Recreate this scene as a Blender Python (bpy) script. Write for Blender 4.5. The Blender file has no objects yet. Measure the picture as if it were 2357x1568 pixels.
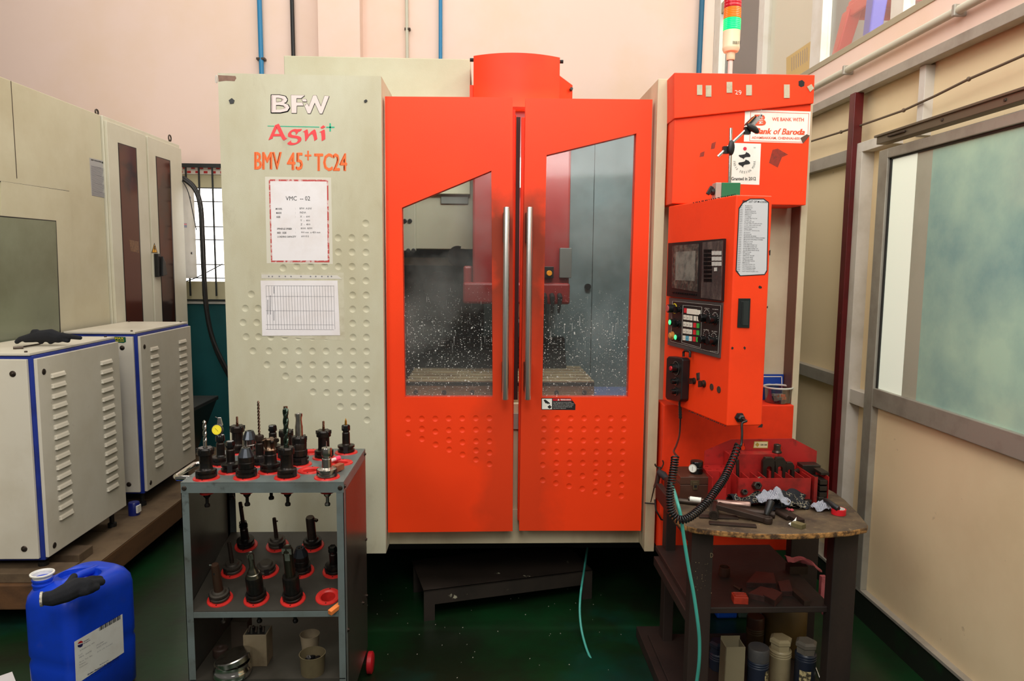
import bpy, bmesh, math, random
from mathutils import Vector, Matrix, noise
random.seed(7)
R = math.radians
# ------------------------------------------------------------------ camera
W_, H_ = 2357, 1568
CX, CY, FP = W_/2, H_/2, 1640.0
CAM = Vector((0, 0, 1.62))
_vy = Vector((1118-CX, 609-CY, FP)).normalized()
_dn = Vector((-.009*15300, 15300, FP)); _dn = (_dn-_vy*_dn.dot(_vy)).normalized()
_Z = -_dn
_X = _vy.cross(_Z)
if _X.x < 0: _X = -_X
cd = bpy.data.cameras.new('camera'); cam = bpy.data.objects.new('camera', cd)
C = bpy.context.scene.collection; C.objects.link(cam)
cd.sensor_width = 36; cd.lens = FP/W_*36; cd.clip_start = .05
m3 = Matrix(((_X[0], -_X[1], -_X[2]), (_vy[0], -_vy[1], -_vy[2]), (_Z[0], -_Z[1], -_Z[2])))
cam.matrix_world = Matrix.Translation(CAM) @ m3.to_4x4()
sc = bpy.context.scene; sc.camera = cam
# ------------------------------------------------------------------ light
sc.view_settings.view_transform = 'Standard'; sc.view_settings.look = 'None'
sc.view_settings.gamma = 1; sc.view_settings.exposure = 0.0
wd = bpy.data.worlds.new('world'); sc.world = wd; wd.use_nodes = True
wb = wd.node_tree.nodes['Background']; wb.inputs[0].default_value = (1, .95, .87, 1); wb.inputs[1].default_value = .1
def area(name, loc, target, sx, sy, power, col=(1, .96, .9)):
    l = bpy.data.lights.new(name, 'AREA'); l.shape = 'RECTANGLE'; l.size = sx; l.size_y = sy; l.energy = power; l.color = col
    o = bpy.data.objects.new(name, l); C.objects.link(o); o.location = loc
    o.rotation_euler = (Vector(target)-Vector(loc)).to_track_quat('-Z', 'Y').to_euler(); return o
area('roof_light', (-.2, 1.25, 4.15), (0, 3.1, 1.9), 4.2, 1.4, 84)
area('roof_light_side', (.1, -.7, 3.7), (1.9, 1.5, 1.0), 1.2, 1.2, 62)
area('roof_light_rear', (-.4, 4.3, 5.3), (-.4, 4.8, 0), 7, 2.0, 125)
area('front_fill_left', (-3.0, -1.6, 3.5), (1.3, 3.0, 1.9), 1.6, 1.6, 66, (1, .97, .92))  # unseen fill behind the camera, added for metal reflections and front light
area('front_fill_right', (1.3, -2.6, 3.5), (-.8, 3.2, 2.0), 1.6, 1.6, 26, (1, .97, .92))  # weaker fill added on the right, also out of view
area('upstairs_fill', (2.5, 2.6, 4.4), (2.5, 2.9, 2.6), .8, 2.5, 95)  # unseen light added to brighten the room behind the upper windows
area('machine_work_lamp', (.3, 3.35, 2.25), (.2, 4.2, 1.1), .9, .12, 17)
# ------------------------------------------------------------------ pixel -> world rays
def ray(px, py):
    r = Vector((px-CX, py-CY, FP)); return Vector((r.dot(_X), r.dot(_vy), r.dot(_Z)))
def pY(px, py, Y): d = ray(px, py); return CAM+d*(Y/d.y)
def pX(px, py, X): d = ray(px, py); return CAM+d*(X/d.x)
def pZ(px, py, Z): d = ray(px, py); return CAM+d*((Z-CAM.z)/d.z)
def pP(px, py, o, n): d = ray(px, py); return CAM+d*((o-CAM).dot(n)/d.dot(n))
def FY(Y): return lambda a, b: pY(a, b, Y)
def FX(X): return lambda a, b: pX(a, b, X)
def FZ(Z): return lambda a, b: pZ(a, b, Z)
def FPl(o, n): return lambda a, b: pP(a, b, o, n)
# ------------------------------------------------------------------ materials
def lin(c):
    c = c/255; return c/12.92 if c <= .04045 else ((c+.055)/1.055)**2.4
def L3(c): return (lin(c[0]), lin(c[1]), lin(c[2]), 1)
MATS = {}
def mat(name, rgb, rough=.5, metal=0., dirt=None, amt=.5, sc_=3., lo=.45, hi=.7, det=6, bump=0., bsc=120., spec=.5, emit=0., stretch=None, dirt2=None, coat=0.):
    if name in MATS: return MATS[name]
    m = bpy.data.materials.new(name); m.use_nodes = True; nt = m.node_tree; b = nt.nodes['Principled BSDF']
    b.inputs['Base Color'].default_value = L3(rgb); b.inputs['Roughness'].default_value = rough; b.inputs['Metallic'].default_value = metal
    b.inputs['Specular IOR Level'].default_value = spec; b.inputs['Coat Weight'].default_value = coat
    if emit: b.inputs['Emission Color'].default_value = L3(rgb); b.inputs['Emission Strength'].default_value = emit
    def N(t, **k):
        n = nt.nodes.new(t)
        for a, v in k.items(): setattr(n, a, v)
        return n
    lk = nt.links.new
    if dirt or bump:
        tc = N('ShaderNodeTexCoord'); co = tc.outputs['Object']
        if stretch:
            mp = N('ShaderNodeMapping'); mp.inputs['Scale'].default_value = stretch; lk(co, mp.inputs[0]); cs = mp.outputs[0]
        else: cs = co
    if dirt:
        prev = None
        for i, (dc, am, s, l, h) in enumerate([(dirt, amt, sc_, lo, hi)]+([dirt2] if dirt2 else [])):
            nz = N('ShaderNodeTexNoise'); nz.inputs['Scale'].default_value = s; nz.inputs['Detail'].default_value = det; nz.inputs['Roughness'].default_value = .62
            lk(cs, nz.inputs['Vector'])
            mr = N('ShaderNodeMapRange'); mr.inputs['From Min'].default_value = l; mr.inputs['From Max'].default_value = h; mr.inputs['To Max'].default_value = am
            lk(nz.outputs[0], mr.inputs[0])
            mx = N('ShaderNodeMix', data_type='RGBA'); lk(mr.outputs[0], mx.inputs[0])
            if prev: lk(prev, mx.inputs[6])
            else: mx.inputs[6].default_value = L3(rgb)
            mx.inputs[7].default_value = L3(dc); prev = mx.outputs[2]
        lk(prev, b.inputs['Base Color'])
    if bump:
        nb = N('ShaderNodeTexNoise'); nb.inputs['Scale'].default_value = bsc; nb.inputs['Detail'].default_value = 3; lk(co, nb.inputs['Vector'])
        bp = N('ShaderNodeBump'); bp.inputs['Strength'].default_value = bump; bp.inputs['Distance'].default_value = .002
        lk(nb.outputs[0], bp.inputs['Height']); lk(bp.outputs[0], b.inputs['Normal'])
    MATS[name] = m; return m
ORG_ = mat('orange_paint', (252, 66, 22), .45, spec=.3, dirt=(190, 45, 18), amt=.35, sc_=2.2, bump=.12, bsc=260)
ORDR = mat('orange_door_paint', (252, 66, 20), .45, spec=.3, bump=.12, bsc=260)
ORGD = mat('orange_paint_plain', (250, 62, 22), .5, spec=.3, dirt=(150, 30, 14), amt=.4, sc_=3)
CRM = mat('cream_paint', (201, 197, 172), .48, dirt=(166, 150, 108), amt=.65, sc_=1.6, lo=.42, hi=.7, bump=.14, bsc=230, stretch=(1, 1, .45), dirt2=((120, 95, 60), .35, 9, .6, .85))
CRMF = mat('cream_paint_frame', (205, 192, 160), .5, dirt=(140, 118, 84), amt=.6, sc_=3, stretch=(1, 1, .3), bump=.15, bsc=230)
CRML = mat('machine_cream_left', (208, 200, 172), .42, dirt=(172, 155, 115), amt=.5, sc_=1.3)
CABW = mat('cabinet_grey_white', (222, 214, 196), .4, dirt=(190, 176, 148), amt=.4, sc_=2.5, dirt2=((120, 90, 60), .5, 14, .66, .85))
BLU = mat('cabinet_blue_trim', (32, 54, 148), .4, dirt=(20, 30, 80), amt=.6, sc_=6)
BLK = mat('black_plastic', (22, 22, 22), .42)
BLKG = mat('black_gloss', (14, 14, 14), .22)
BLKM = mat('black_oxide_steel', (30, 28, 26), .34, .55, dirt=(70, 50, 36), amt=.5, sc_=30)
STL = mat('bright_steel', (190, 186, 178), .24, 1., dirt=(90, 78, 64), amt=.5, sc_=25)
STLD = mat('dark_steel', (84, 74, 66), .42, .85, dirt=(44, 30, 22), amt=.7, sc_=18)
CHR = mat('polished_tube', (215, 212, 205), .14, 1.)
GRYP = mat('cart_grey_paint', (100, 110, 108), .42, dirt=(70, 66, 54), amt=.55, sc_=6, dirt2=((38, 32, 26), .8, 22, .6, .75))
GRYD = mat('cart_shelf_grime', (58, 54, 47), .5, dirt=(40, 36, 28), amt=.8, sc_=7)
RED = mat('red_plastic_ring', (208, 44, 38), .4, dirt=(120, 26, 20), amt=.4, sc_=25)
REDD = mat('clamp_rack_red', (172, 30, 26), .5, dirt=(84, 20, 16), amt=.85, sc_=7, dirt2=((40, 22, 18), .7, 20, .58, .75))
PINK = mat('pink_wall_paint', (240, 212, 197), .8, dirt=(232, 200, 168), amt=.6, sc_=.9, bump=.05, bsc=40, dirt2=((170, 120, 95), .5, 7, .72, .86))
TEAL = mat('teal_dado_paint', (6, 82, 84), .6, dirt=(4, 52, 56), amt=.5, sc_=2)
ALU = mat('aluminium_frame', (168, 162, 150), .45, .25, dirt=(120, 108, 92), amt=.5, sc_=5)
ALUW = mat('aluminium_white', (214, 208, 198), .5, dirt=(170, 160, 140), amt=.4, sc_=6)
PANL = mat('cream_laminate', (240, 219, 178), .55, dirt=(214, 188, 146), amt=.55, sc_=1.1, dirt2=((110, 84, 62), .75, 16, .7, .8))
MARO = mat('maroon_paint', (92, 10, 14), .4, dirt=(50, 6, 8), amt=.5, sc_=8, dirt2=((200, 180, 170), .6, 26, .74, .78))
WHT = mat('white_paper', (236, 230, 230), .6, dirt=(214, 200, 190), amt=.5, sc_=6)
WHT2 = mat('white_vinyl', (240, 238, 228), .45, dirt=(205, 190, 170), amt=.3, sc_=14)
INK = mat('black_ink', (24, 24, 26), .6)
GRYI = mat('grey_ink', (120, 118, 124), .6)
PIPB = mat('blue_pipe', (40, 128, 176), .4); PIPW = mat('grey_conduit', (200, 196, 176), .5)
WOOD = mat('oily_wood', (44, 31, 25), .6, dirt=(20, 15, 13), amt=.8, sc_=4, stretch=(1, 1, .3), bump=.25, bsc=60, dirt2=((120, 96, 70), .4, 30, .68, .8))
WOODP = mat('pallet_wood', (104, 70, 40), .75, dirt=(60, 40, 24), amt=.8, sc_=5, stretch=(1, .35, 2), bump=.4, bsc=50)
WOODT = mat('pallet_wood_dusty', (112, 92, 68), .85, dirt=(66, 50, 36), amt=.7, sc_=5, bump=.4, bsc=50)
CHIP = mat('chipboard_top', (98, 80, 57), .7, dirt=(50, 38, 28), amt=.85, sc_=9, lo=.4, hi=.62, bump=.5, bsc=90, dirt2=((176, 150, 104), .6, 60, .62, .75))
CHIPE = mat('chipboard_edge', (170, 122, 66), .8, dirt=(56, 38, 22), amt=.95, sc_=45, lo=.4, hi=.6, bump=1., bsc=140)
RUB = mat('coil_cord_rubber', (20, 20, 21), .28)
HOSE = mat('teal_hose', (70, 165, 150), .35)
CLO = mat('black_knit', (24, 25, 30), .95, bump=.8, bsc=500)
WD_ = mat('wood_box_brown', (74, 44, 32), .4, dirt=(36, 22, 18), amt=.6, sc_=9)
# ------------------------------------------------------------------ geometry helpers
ORGN = {}
_tc = {}
def txt2d(s, bold=0., shear=0., res=2):
    k = (s, bold, shear, res)
    if k in _tc: return _tc[k]
    c = bpy.data.curves.new('t', 'FONT'); c.body = s; c.size = 1; c.offset = bold; c.shear = shear; c.resolution_u = res; c.fill_mode = 'FRONT'
    o = bpy.data.objects.new('t', c); C.objects.link(o)
    me = bpy.data.meshes.new_from_object(o.evaluated_get(bpy.context.evaluated_depsgraph_get()))
    v = [(p.co.x, p.co.y) for p in me.vertices]; f = [tuple(p.vertices) for p in me.polygons]
    bpy.data.objects.remove(o); bpy.data.curves.remove(c); bpy.data.meshes.remove(me)
    x0 = min(a for a, b in v); x1 = max(a for a, b in v); y0 = min(b for a, b in v); y1 = max(b for a, b in v)
    v = [((a-x0)/(x1-x0), (b-y0)/max(1e-6, y1-y0)) for a, b in v]
    _tc[k] = (v, f); return _tc[k]
class MB:
    def __init__(s): s.v = []; s.f = []; s.m = []
    def add(s, vs, fs, m=0):
        o = len(s.v); s.v += [Vector(v) for v in vs]; s.f += [tuple(i+o for i in f) for f in fs]; s.m += [m]*len(fs); return s
    def hexa(s, p, m=0):   # p: 4 bottom ccw, 4 top
        return s.add(p, [(3, 2, 1, 0), (4, 5, 6, 7), (0, 1, 5, 4), (1, 2, 6, 5), (2, 3, 7, 6), (3, 0, 4, 7)], m)
    def b2(s, x0, x1, y0, y1, z0, z1, m=0):
        return s.hexa([(x0, y0, z0), (x1, y0, z0), (x1, y1, z0), (x0, y1, z0), (x0, y0, z1), (x1, y0, z1), (x1, y1, z1), (x0, y1, z1)], m)
    def box(s, c, sz, m=0, rz=0, mt=None):
        a, b, d = [k/2 for k in sz]; M = mt or (Matrix.Translation(c) @ Matrix.Rotation(rz, 4, 'Z'))
        return s.hexa([M @ Vector(q) for q in [(-a, -b, -d), (a, -b, -d), (a, b, -d), (-a, b, -d), (-a, -b, d), (a, -b, d), (a, b, d), (-a, b, d)]], m)
    def ext(s, pts, vec, m=0):
        n = len(pts); vec = Vector(vec); P = [Vector(p) for p in pts]
        return s.add(P+[p+vec for p in P], [tuple(range(n)), tuple(range(2*n-1, n-1, -1))]+[(i, i+n, (i+1) % n+n, (i+1) % n) for i in range(n)], m)
    def tube(s, pts, r, n=10, m=0, cap=True):
        pts = [Vector(p) for p in pts]; k = len(pts); rs = r if isinstance(r, (list, tuple)) else [r]*k
        T = [(pts[min(i+1, k-1)]-pts[max(i-1, 0)]).normalized() for i in range(k)]
        a = Vector((0, 0, 1)) if abs(T[0].z) < .9 else Vector((1, 0, 0)); U = T[0].cross(a).normalized(); vs = []
        for i in range(k):
            U = (U-T[i]*U.dot(T[i])).normalized(); B = T[i].cross(U)
            vs += [pts[i]+(U*math.cos(2*math.pi*j/n)+B*math.sin(2*math.pi*j/n))*rs[i] for j in range(n)]
        fs = [(i*n+j, i*n+(j+1) % n, (i+1)*n+(j+1) % n, (i+1)*n+j) for i in range(k-1) for j in range(n)]
        if cap: fs += [tuple(range(n-1, -1, -1)), tuple((k-1)*n+j for j in range(n))]
        return s.add(vs, fs, m)
    def cyl(s, a, b, r, n=16, m=0): return s.tube([a, b], r, n, m)
    def lathe(s, pr, n=24, m=0, M=None, ms=None):
        M = M or Matrix.Identity(4)
        for q in range(len(pr)-1):
            (r0, z0), (r1, z1) = pr[q], pr[q+1]; vs = []
            for j in range(n):
                c, d = math.cos(2*math.pi*j/n), math.sin(2*math.pi*j/n); vs += [M @ Vector((r0*c, r0*d, z0)), M @ Vector((r1*c, r1*d, z1))]
            if r0 < 1e-6 and r1 < 1e-6: continue
            s.add(vs, [(2*j, 2*((j+1) % n), 2*((j+1) % n)+1, 2*j+1) for j in range(n)], ms[q] if ms else m)
        return s
    def twist(s, r, z0, z1, turns, m=0, n=12, k=40, core=.45, tip=.006, M=None, lobes=2):
        M = M or Matrix.Identity(4); vs = []
        for i in range(k+1):
            t = i/k; z = z0+(z1-z0)*t; a0 = t*turns*2*math.pi; f = min(1, (z1-z)/tip*.9+.1) if tip else 1
            for j in range(n):
                a = 2*math.pi*j/n; q = core+(1-core)*abs(math.cos(a*lobes/2))**.6
                vs.append(M @ Vector((r*q*f*math.cos(a+a0), r*q*f*math.sin(a+a0), z)))
        return s.add(vs, [(i*n+j, i*n+(j+1) % n, (i+1)*n+(j+1) % n, (i+1)*n+j) for i in range(k) for j in range(n)]+[tuple(k*n+j for j in range(n))], m)
    def blob(s, c, r, m=0, n=12, k=8, jit=0., M=None):
        vs = []; r = r if isinstance(r, (tuple, list)) else (r, r, r)
        for i in range(k+1):
            for j in range(n):
                a, b = 2*math.pi*j/n, math.pi*i/k; p = Vector((math.sin(b)*math.cos(a), math.sin(b)*math.sin(a), -math.cos(b)))
                q = 1+jit*noise.noise(p*2+Vector(c)*9); p = Vector((p.x*r[0]*q, p.y*r[1]*q, p.z*r[2]*q))
                vs.append(Vector(c)+(M @ p if M else p))
        return s.add(vs, [(i*n+j, i*n+(j+1) % n, (i+1)*n+(j+1) % n, (i+1)*n+j) for i in range(k) for j in range(n)], m)
    # decals on a plane, given by picture points on that plane
    def poly(s, pts, pf, m=0, t=.0008, off=0.):
        P = [pf(*p) for p in pts]; n = (P[1]-P[0]).cross(P[2]-P[0]).normalized()
        if n.dot(CAM-P[0]) < 0: n = -n
        return s.ext([p+n*off for p in P], n*t, m)
    def rect(s, x0, y0, x1, y1, pf, m=0, t=.0008, off=0.): return s.poly([(x0, y1), (x1, y1), (x1, y0), (x0, y0)], pf, m, t, off)
    def crop(s, org, sc, pts, pf, m=0, off=.0008, t=.0004, sm=False, dx=0, dy=0):
        P = [Vector((org[0]+a/sc+dx, org[1]+b/sc+dy)) for a, b in pts]; n = len(P)
        if sm:
            o = []
            for i in range(n):
                p0, p1, p2, p3 = P[i-1], P[i], P[(i+1) % n], P[(i+2) % n]
                for k in range(3): u = k/3; o.append(.5*((2*p1)+(p2-p0)*u+(2*p0-5*p1+4*p2-p3)*u*u+(3*p1-p0-3*p2+p3)*u**3))
            P = o
        return s.poly([tuple(p) for p in P], pf, m, t, off)
    def text(s, st, q, pf, m=0, bold=0., shear=0., off=.0012, res=2, rot=0):
        if not isinstance(q[0], tuple): x0, y0, x1, y1 = q; q = [(x0, y1), (x1, y1), (x1, y0), (x0, y0)]
        bd = bold; bold = 0. if bold > .025 else bold
        v, f = txt2d(st, bold, shear, res); a, b, c, d = [Vector(k) for k in q]
        if bd > .025:
            hh = (d-a).length*bd*.8
            for dx, dy in ((-hh, 0), (hh, 0), (-hh/2, hh*.5), (hh/2, -hh*.5), (hh/2, hh*.5), (-hh/2, -hh*.5)): s.text(st, [tuple(k*.96+(a+b+c+d)/4*.04+Vector((dx, dy))) for k in (a, b, c, d)], pf, m, 0., shear, off+dx*.00002, res)
        o = pf(*a); n = (pf(*b)-o).cross(pf(*d)-o).normalized()
        if n.dot(CAM-o) < 0: n = -n
        vs = []
        for (u, w) in v:
            p = (a*(1-u)+b*u)*(1-w)+(d*(1-u)+c*u)*w; vs.append(pf(p.x, p.y)+n*off)
        return s.add(vs, f, m)
    def disc(s, px, py, r, pf, m=0, t=.001, n=20, off=0., ry=None):
        o = pf(px, py); u = (pf(px+2, py)-o); w = pf(px, py-2)-o; nn = u.cross(w).normalized(); w = nn.cross(u).normalized()*(-1 if nn.cross(u).dot(w) < 0 else 1); u.normalize()
        if nn.dot(CAM-o) < 0: nn = -nn
        ry = ry or r
        return s.ext([o+nn*off+u*r*math.cos(2*math.pi*i/n)+w*ry*math.sin(2*math.pi*i/n) for i in range(n)], nn*t, m)
    def build(s, name, mats, parent=None, bev=0., smooth=None, seg=2, kind=None):
        mats = mats if isinstance(mats, (list, tuple)) else [mats]
        if parent is not None: org = ORGN.get(parent.name, Vector((0, 0, 0)))
        else:
            xs = [v.x for v in s.v]; ys = [v.y for v in s.v]; zs = [v.z for v in s.v]; org = Vector(((min(xs)+max(xs))/2, (min(ys)+max(ys))/2, min(zs)))
        me = bpy.data.meshes.new(name); me.from_pydata([v-org for v in s.v], [], s.f)
        for mm in mats: me.materials.append(mm)
        me.polygons.foreach_set('material_index', s.m)
        bm = bmesh.new(); bm.from_mesh(me); bmesh.ops.remove_doubles(bm, verts=bm.verts, dist=1e-6)
        bmesh.ops.recalc_face_normals(bm, faces=bm.faces); bm.to_mesh(me); bm.free()
        if smooth: me.shade_smooth(); me.set_sharp_from_angle(angle=R(smooth))
        o = bpy.data.objects.new(name, me); C.objects.link(o)
        if parent is not None: o.parent = parent
        else: o.location = org
        ORGN[o.name] = org
        if kind: o['kind'] = kind
        if bev:
            b = o.modifiers.new('bevel', 'BEVEL'); b.width = bev; b.segments = seg; b.limit_method = 'ANGLE'; b.angle_limit = R(40); b.harden_normals = False
        return o
def tag(o, label, cat, group=None):
    o['label'] = label; o['category'] = cat
    if group: o['group'] = group
    return o
def thing(name, label, cat, loc=(0, 0, 0), group=None):
    o = bpy.data.objects.new(name, None); o.empty_display_size = .05; C.objects.link(o); o.location = loc; ORGN[o.name] = Vector(loc); return tag(o, label, cat, group)
def struct(mb, name, mats, parent=None, bev=0., smooth=None):
    o = mb.build(name, mats, parent, bev, smooth)
    if parent is None: o['kind'] = 'structure'
    return o
def bake(o):
    dg = bpy.context.evaluated_depsgraph_get(); me = bpy.data.meshes.new_from_object(o.evaluated_get(dg)); old = o.data; o.modifiers.clear(); o.data = me; me.name = o.name; bpy.data.meshes.remove(old); return o
def cut(o, cutter, mats=None):
    k = cutter.build('cutter', mats or []); m = o.modifiers.new('b', 'BOOLEAN'); m.operation = 'DIFFERENCE'; m.solver = 'EXACT'; m.object = k
    bpy.context.view_layer.update(); bake(o); bpy.data.objects.remove(k); return o
def remesh(o, vox, sm=4):
    m = o.modifiers.new('r', 'REMESH'); m.mode = 'VOXEL'; m.voxel_size = vox; m.use_smooth_shade = True
    s = o.modifiers.new('s', 'SMOOTH'); s.iterations = sm; s.factor = .5
    ms = list(o.data.materials); bake(o); o.data.materials.clear()
    for q in ms: o.data.materials.append(q)
    return o
def dup(root, loc=None, rz=None, label=None, group=None):
    def cp(o, par):
        c = o.copy(); C.objects.link(c); c.parent = par
        for ch in [x for x in list(bpy.data.objects) if x.parent == o]: cp(ch, c)
        return c
    r = cp(root, root.parent)
    if loc is not None: r.location = loc
    if rz is not None: r.rotation_euler.z = rz
    if label: r['label'] = label
    if group: r['group'] = group
    return r
# ================================================================== THE SETTING
XW, YB = 1.79, 6.11
FW, FB = FX(XW), FY(YB)
def flat(): pass
# floor
fm = mat('green_epoxy_floor', (14, 56, 26), .3, dirt=(22, 27, 17), amt=.9, sc_=1.6, lo=.34, hi=.58, bump=.25, bsc=25, dirt2=((6, 66, 58), .6, .9, .55, .7))
struct(MB().b2(-4.2, XW+.06, -.6, YB, -.08, 0), 'floor', fm)
# back wall with window opening, teal dado
zt = pY(465, 378, YB).z; zb = pY(465, 692, YB).z; wx0 = pY(385, 500, YB).x; wx1 = pY(540, 500, YB).x; zd = pY(500, 694, YB).z
w = MB(); w.b2(-4.2, wx0, YB, YB+.12, zd, 4.6); w.b2(wx1, XW+.1, YB, YB+.12, zd, 4.6); w.b2(wx0, wx1, YB, YB+.12, zt, 4.6)
w.b2(-4.2, XW+.1, YB, YB+.12, -.05, zd, 1); w.b2(wx0-.02, wx1+.02, YB-.02, YB, zd-.02, zd+.012, 2)
struct(w, 'wall_back', [PINK, TEAL, ALUW])
w = MB(); xa = pY(741, 60, YB).x; xb = pY(835, 60, YB).x; w.b2(xa, xb, YB-.14, YB, 0, 4.6); struct(w, 'trim_1', PINK)
# window_1
sky = mat('daylight_sky', (255, 255, 252), .5, emit=3.0)
wn = MB(); fr = mat('window_frame_cream', (196, 186, 150), .6)
y0, y1 = YB+.03, YB+.07
wn.b2(wx0, wx1, y0, y1, zb, zb+.16); wn.b2(wx0, wx1, y0, y1, zt-.19, zt-.02)
for x in (wx0, wx1-.05): wn.b2(x, x+.05, y0, y1, zb, zt)
W1 = struct(wn, 'window_1', fr)
struct(MB().b2(wx0-.3, wx1+.3, YB+.5, YB+.52, zb-.3, zt+.4), 'sky_backdrop', sky, W1)
g = MB(); gb = mat('grille_black', (30, 34, 34), .5)
for x in (427, 457, 488): a = pY(x, 380, YB-.03); g.b2(a.x-.006, a.x+.006, YB-.036, YB-.024, zb+.04, zt)
for y in (433, 464, 522, 552, 609, 640): a = pY(470, y, YB-.03); g.b2(wx0, wx1, YB-.034, YB-.028, a.z-.004, a.z+.004)
g.b2(wx0, wx1, YB-.04, YB-.01, zt-.03, zt); g.b2(wx0, wx1, YB-.04, YB-.01, zb-.0, zb+.012)
struct(g, 'window_grille', gb, W1)
v = MB(); rw = mat('valance_white', (226, 214, 200), .8); rr = mat('valance_red', (190, 50, 46), .8)
za, zc = pY(470, 381, YB).z, pY(470, 401, YB).z
v.b2(wx0, wx1, YB+.02, YB+.024, zc, za, 0)
for i in range(17):
    for j in range(2): 
        if (i+j) % 2: v.b2(wx0+i*.034, wx0+i*.034+.03, YB+.016, YB+.02, zc+.01+j*(za-zc)/2, zc+.0+(j+1)*(za-zc)/2-.008, 1)
struct(v, 'valance_tape', [rw, rr], W1)
# right wall : returns (y,z) of a picture point on the partition plane
def yz(px, py, X=XW): p = pX(px, py, X); return p.y, p.z
zs = yz(2071, 49)[1]; zbt = yz(1875, 246.5)[1]; zbb = yz(1872, 266)[1]
YN = .6
w = MB(); w.b2(XW, XW+.1, YN, YB, zbt, zs, 0)
w.b2(XW+.04, XW+.06, YN, YB, 0, zbt, 1)
struct(w, 'wall_right', [PINK, PANL])
struct(MB().b2(XW-.03, XW+.02, YN, YB, zbb, zbt), 'trim_2', ALU, bev=.002)
# mid rail, low rail (left of maroon post), mullions
zm0, zm1 = yz(1864, 398)[1], yz(1864, 372)[1]; zl0, zl1 = yz(1841, 862)[1], yz(1841, 836)[1]
ym = yz(1975, 340)[0]
w = MB(); w.b2(XW, XW+.05, ym, YB, zm0, zm1); w.b2(XW, XW+.05, ym, YB, zl0, zl1); struct(w, 'trim_3', ALU, bev=.002)
ya, yb_ = yz(2112, 230)[0], yz(2126, 230)[0]
w = MB(); w.b2(XW, XW+.05, yb_, ya, yz(2126, 310)[1], zbb); struct(w, 'trim_4', ALUW, bev=.002)
# maroon steel post
ya = yz(1976, 240)[0]; yb_ = yz(1988, 240)[0]
pm = MB(); pm.b2(XW-.045, XW, yb_, ya, 0, zbb)
# narrow fixed light beside the post and header
zh1, zh0 = yz(1985, 330)[1], yz(1985, 352)[1]
y_p = yb_; y_d0 = yz(2008, 500, XW-.05)[0]
w = MB(); w.b2(XW-.02, XW+.05, y_d0-.05, y_p, zh0, zh1); w.b2(XW-.02, XW+.05, y_p-.05, y_p, 0, zh0); w.b2(XW-.01, XW+.05, y_d0-.05, y_p-.05, zl0-.05, zl0+.02)
struct(w, 'trim_5', ALUW, bev=.002)
tag(pm.build('steel_post', MARO, bev=.003), 'dark maroon square steel post against the cream partition', 'post')
# sliding door on the partition
XD = XW-.055; FD = FX(XD)
gl1 = mat('frosted_light_glass', (222, 232, 208), .25, dirt=(236, 244, 226), amt=.6, sc_=1.2)
dy0 = YN; dy1 = pX(2008, 600, XD).y; s1 = pX(2034, 500, XD).y
zt1 = pX(2034, 345, XD).z; zg1 = pX(2034, 366, XD).z; zg0 = pX(1999, 890, XD).z; zr0 = pX(1994, 931, XD).z
D = thing('door_1', 'x', 'x', (XD, dy1, 0)); del D['label'], D['category']; D['kind'] = 'structure'
w = MB(); w.b2(XD, XD+.04, s1, dy1, .14, zt1); w.b2(XD, XD+.04, dy0, s1, zg1, zt1+.0); w.b2(XD, XD+.04, dy0, s1, zr0, zg0); 
w.build('door_frame', mat('aluminium_door', (160, 156, 144), .4, .3, dirt=(112, 100, 88), amt=.5, sc_=6), D, bev=.003)
MB().b2(XD+.03, XD+.045, dy0, s1, .13, zr0).build('door_panel', PANL, D)
gm = bpy.data.materials.new('green_film_glass'); gm.use_nodes = True; nt = gm.node_tree; b = nt.nodes['Principled BSDF']
b.inputs['Roughness'].default_value = .18
tc = nt.nodes.new('ShaderNodeTexCoord'); nz = nt.nodes.new('ShaderNodeTexNoise'); nz.inputs['Scale'].default_value = 1.6; nz.inputs['Detail'].default_value = 7; nz.inputs['Roughness'].default_value = .6
cr = nt.nodes.new('ShaderNodeValToRGB'); cr.color_ramp.elements[0].color = L3((132, 172, 168)); cr.color_ramp.elements[1].color = L3((180, 216, 192)); cr.color_ramp.elements[0].position = .36; cr.color_ramp.elements[1].position = .6
nt.links.new(tc.outputs['Object'], nz.inputs['Vector']); nt.links.new(nz.outputs[0], cr.inputs[0]); nt.links.new(cr.outputs[0], b.inputs['Base Color'])
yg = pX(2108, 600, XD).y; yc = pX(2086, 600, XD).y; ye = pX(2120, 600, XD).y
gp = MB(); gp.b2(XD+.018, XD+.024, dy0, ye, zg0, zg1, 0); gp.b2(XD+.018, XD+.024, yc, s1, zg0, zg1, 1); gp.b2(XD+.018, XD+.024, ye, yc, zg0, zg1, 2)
gp.build('door_glass', [gm, mat('window_glow_glass', (232, 240, 222), .2, emit=.32), mat('grey_reveal_glass', (176, 178, 160), .25, dirt=(150, 152, 134), amt=.6, sc_=2)], D)  # glow put into the pane for the bright window seen through it
gk = MB(); gk.b2(XD+.012, XD+.03, s1-.012, s1+.001, zg0, zg1); gk.b2(XD+.012, XD+.03, dy0, s1, zg1-.008, zg1+.001); gk.build('gasket', BLK, D)
tr = MB(); ta, tb = pX(2018, 315, XD-.02), pX(2018, 333, XD-.02)
tr.b2(XD-.02, XD+.03, dy0, ta.y, tb.z, ta.z); tr.b2(XD-.028, XD-.016, dy0, ta.y+.01, ta.z-.004, ta.z+.006, 0)
tr.b2(XD-.03, XD-.02, pX(2086, 300, XD-.02).y, pX(2048, 300, XD-.02).y, tb.z+.015, ta.z-.012, 1)
for x in (2170, 2315): p = pX(x, 311-(x-2018)*.3, XD-.02); tr.box((XD-.021, p.y, (ta.z+tb.z)/2+.0), (.008, .01, .01), 1)
tr.build('door_track', [mat('track_steel', (112, 102, 86), .4, .5), STLD], D, bev=.002)
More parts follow.
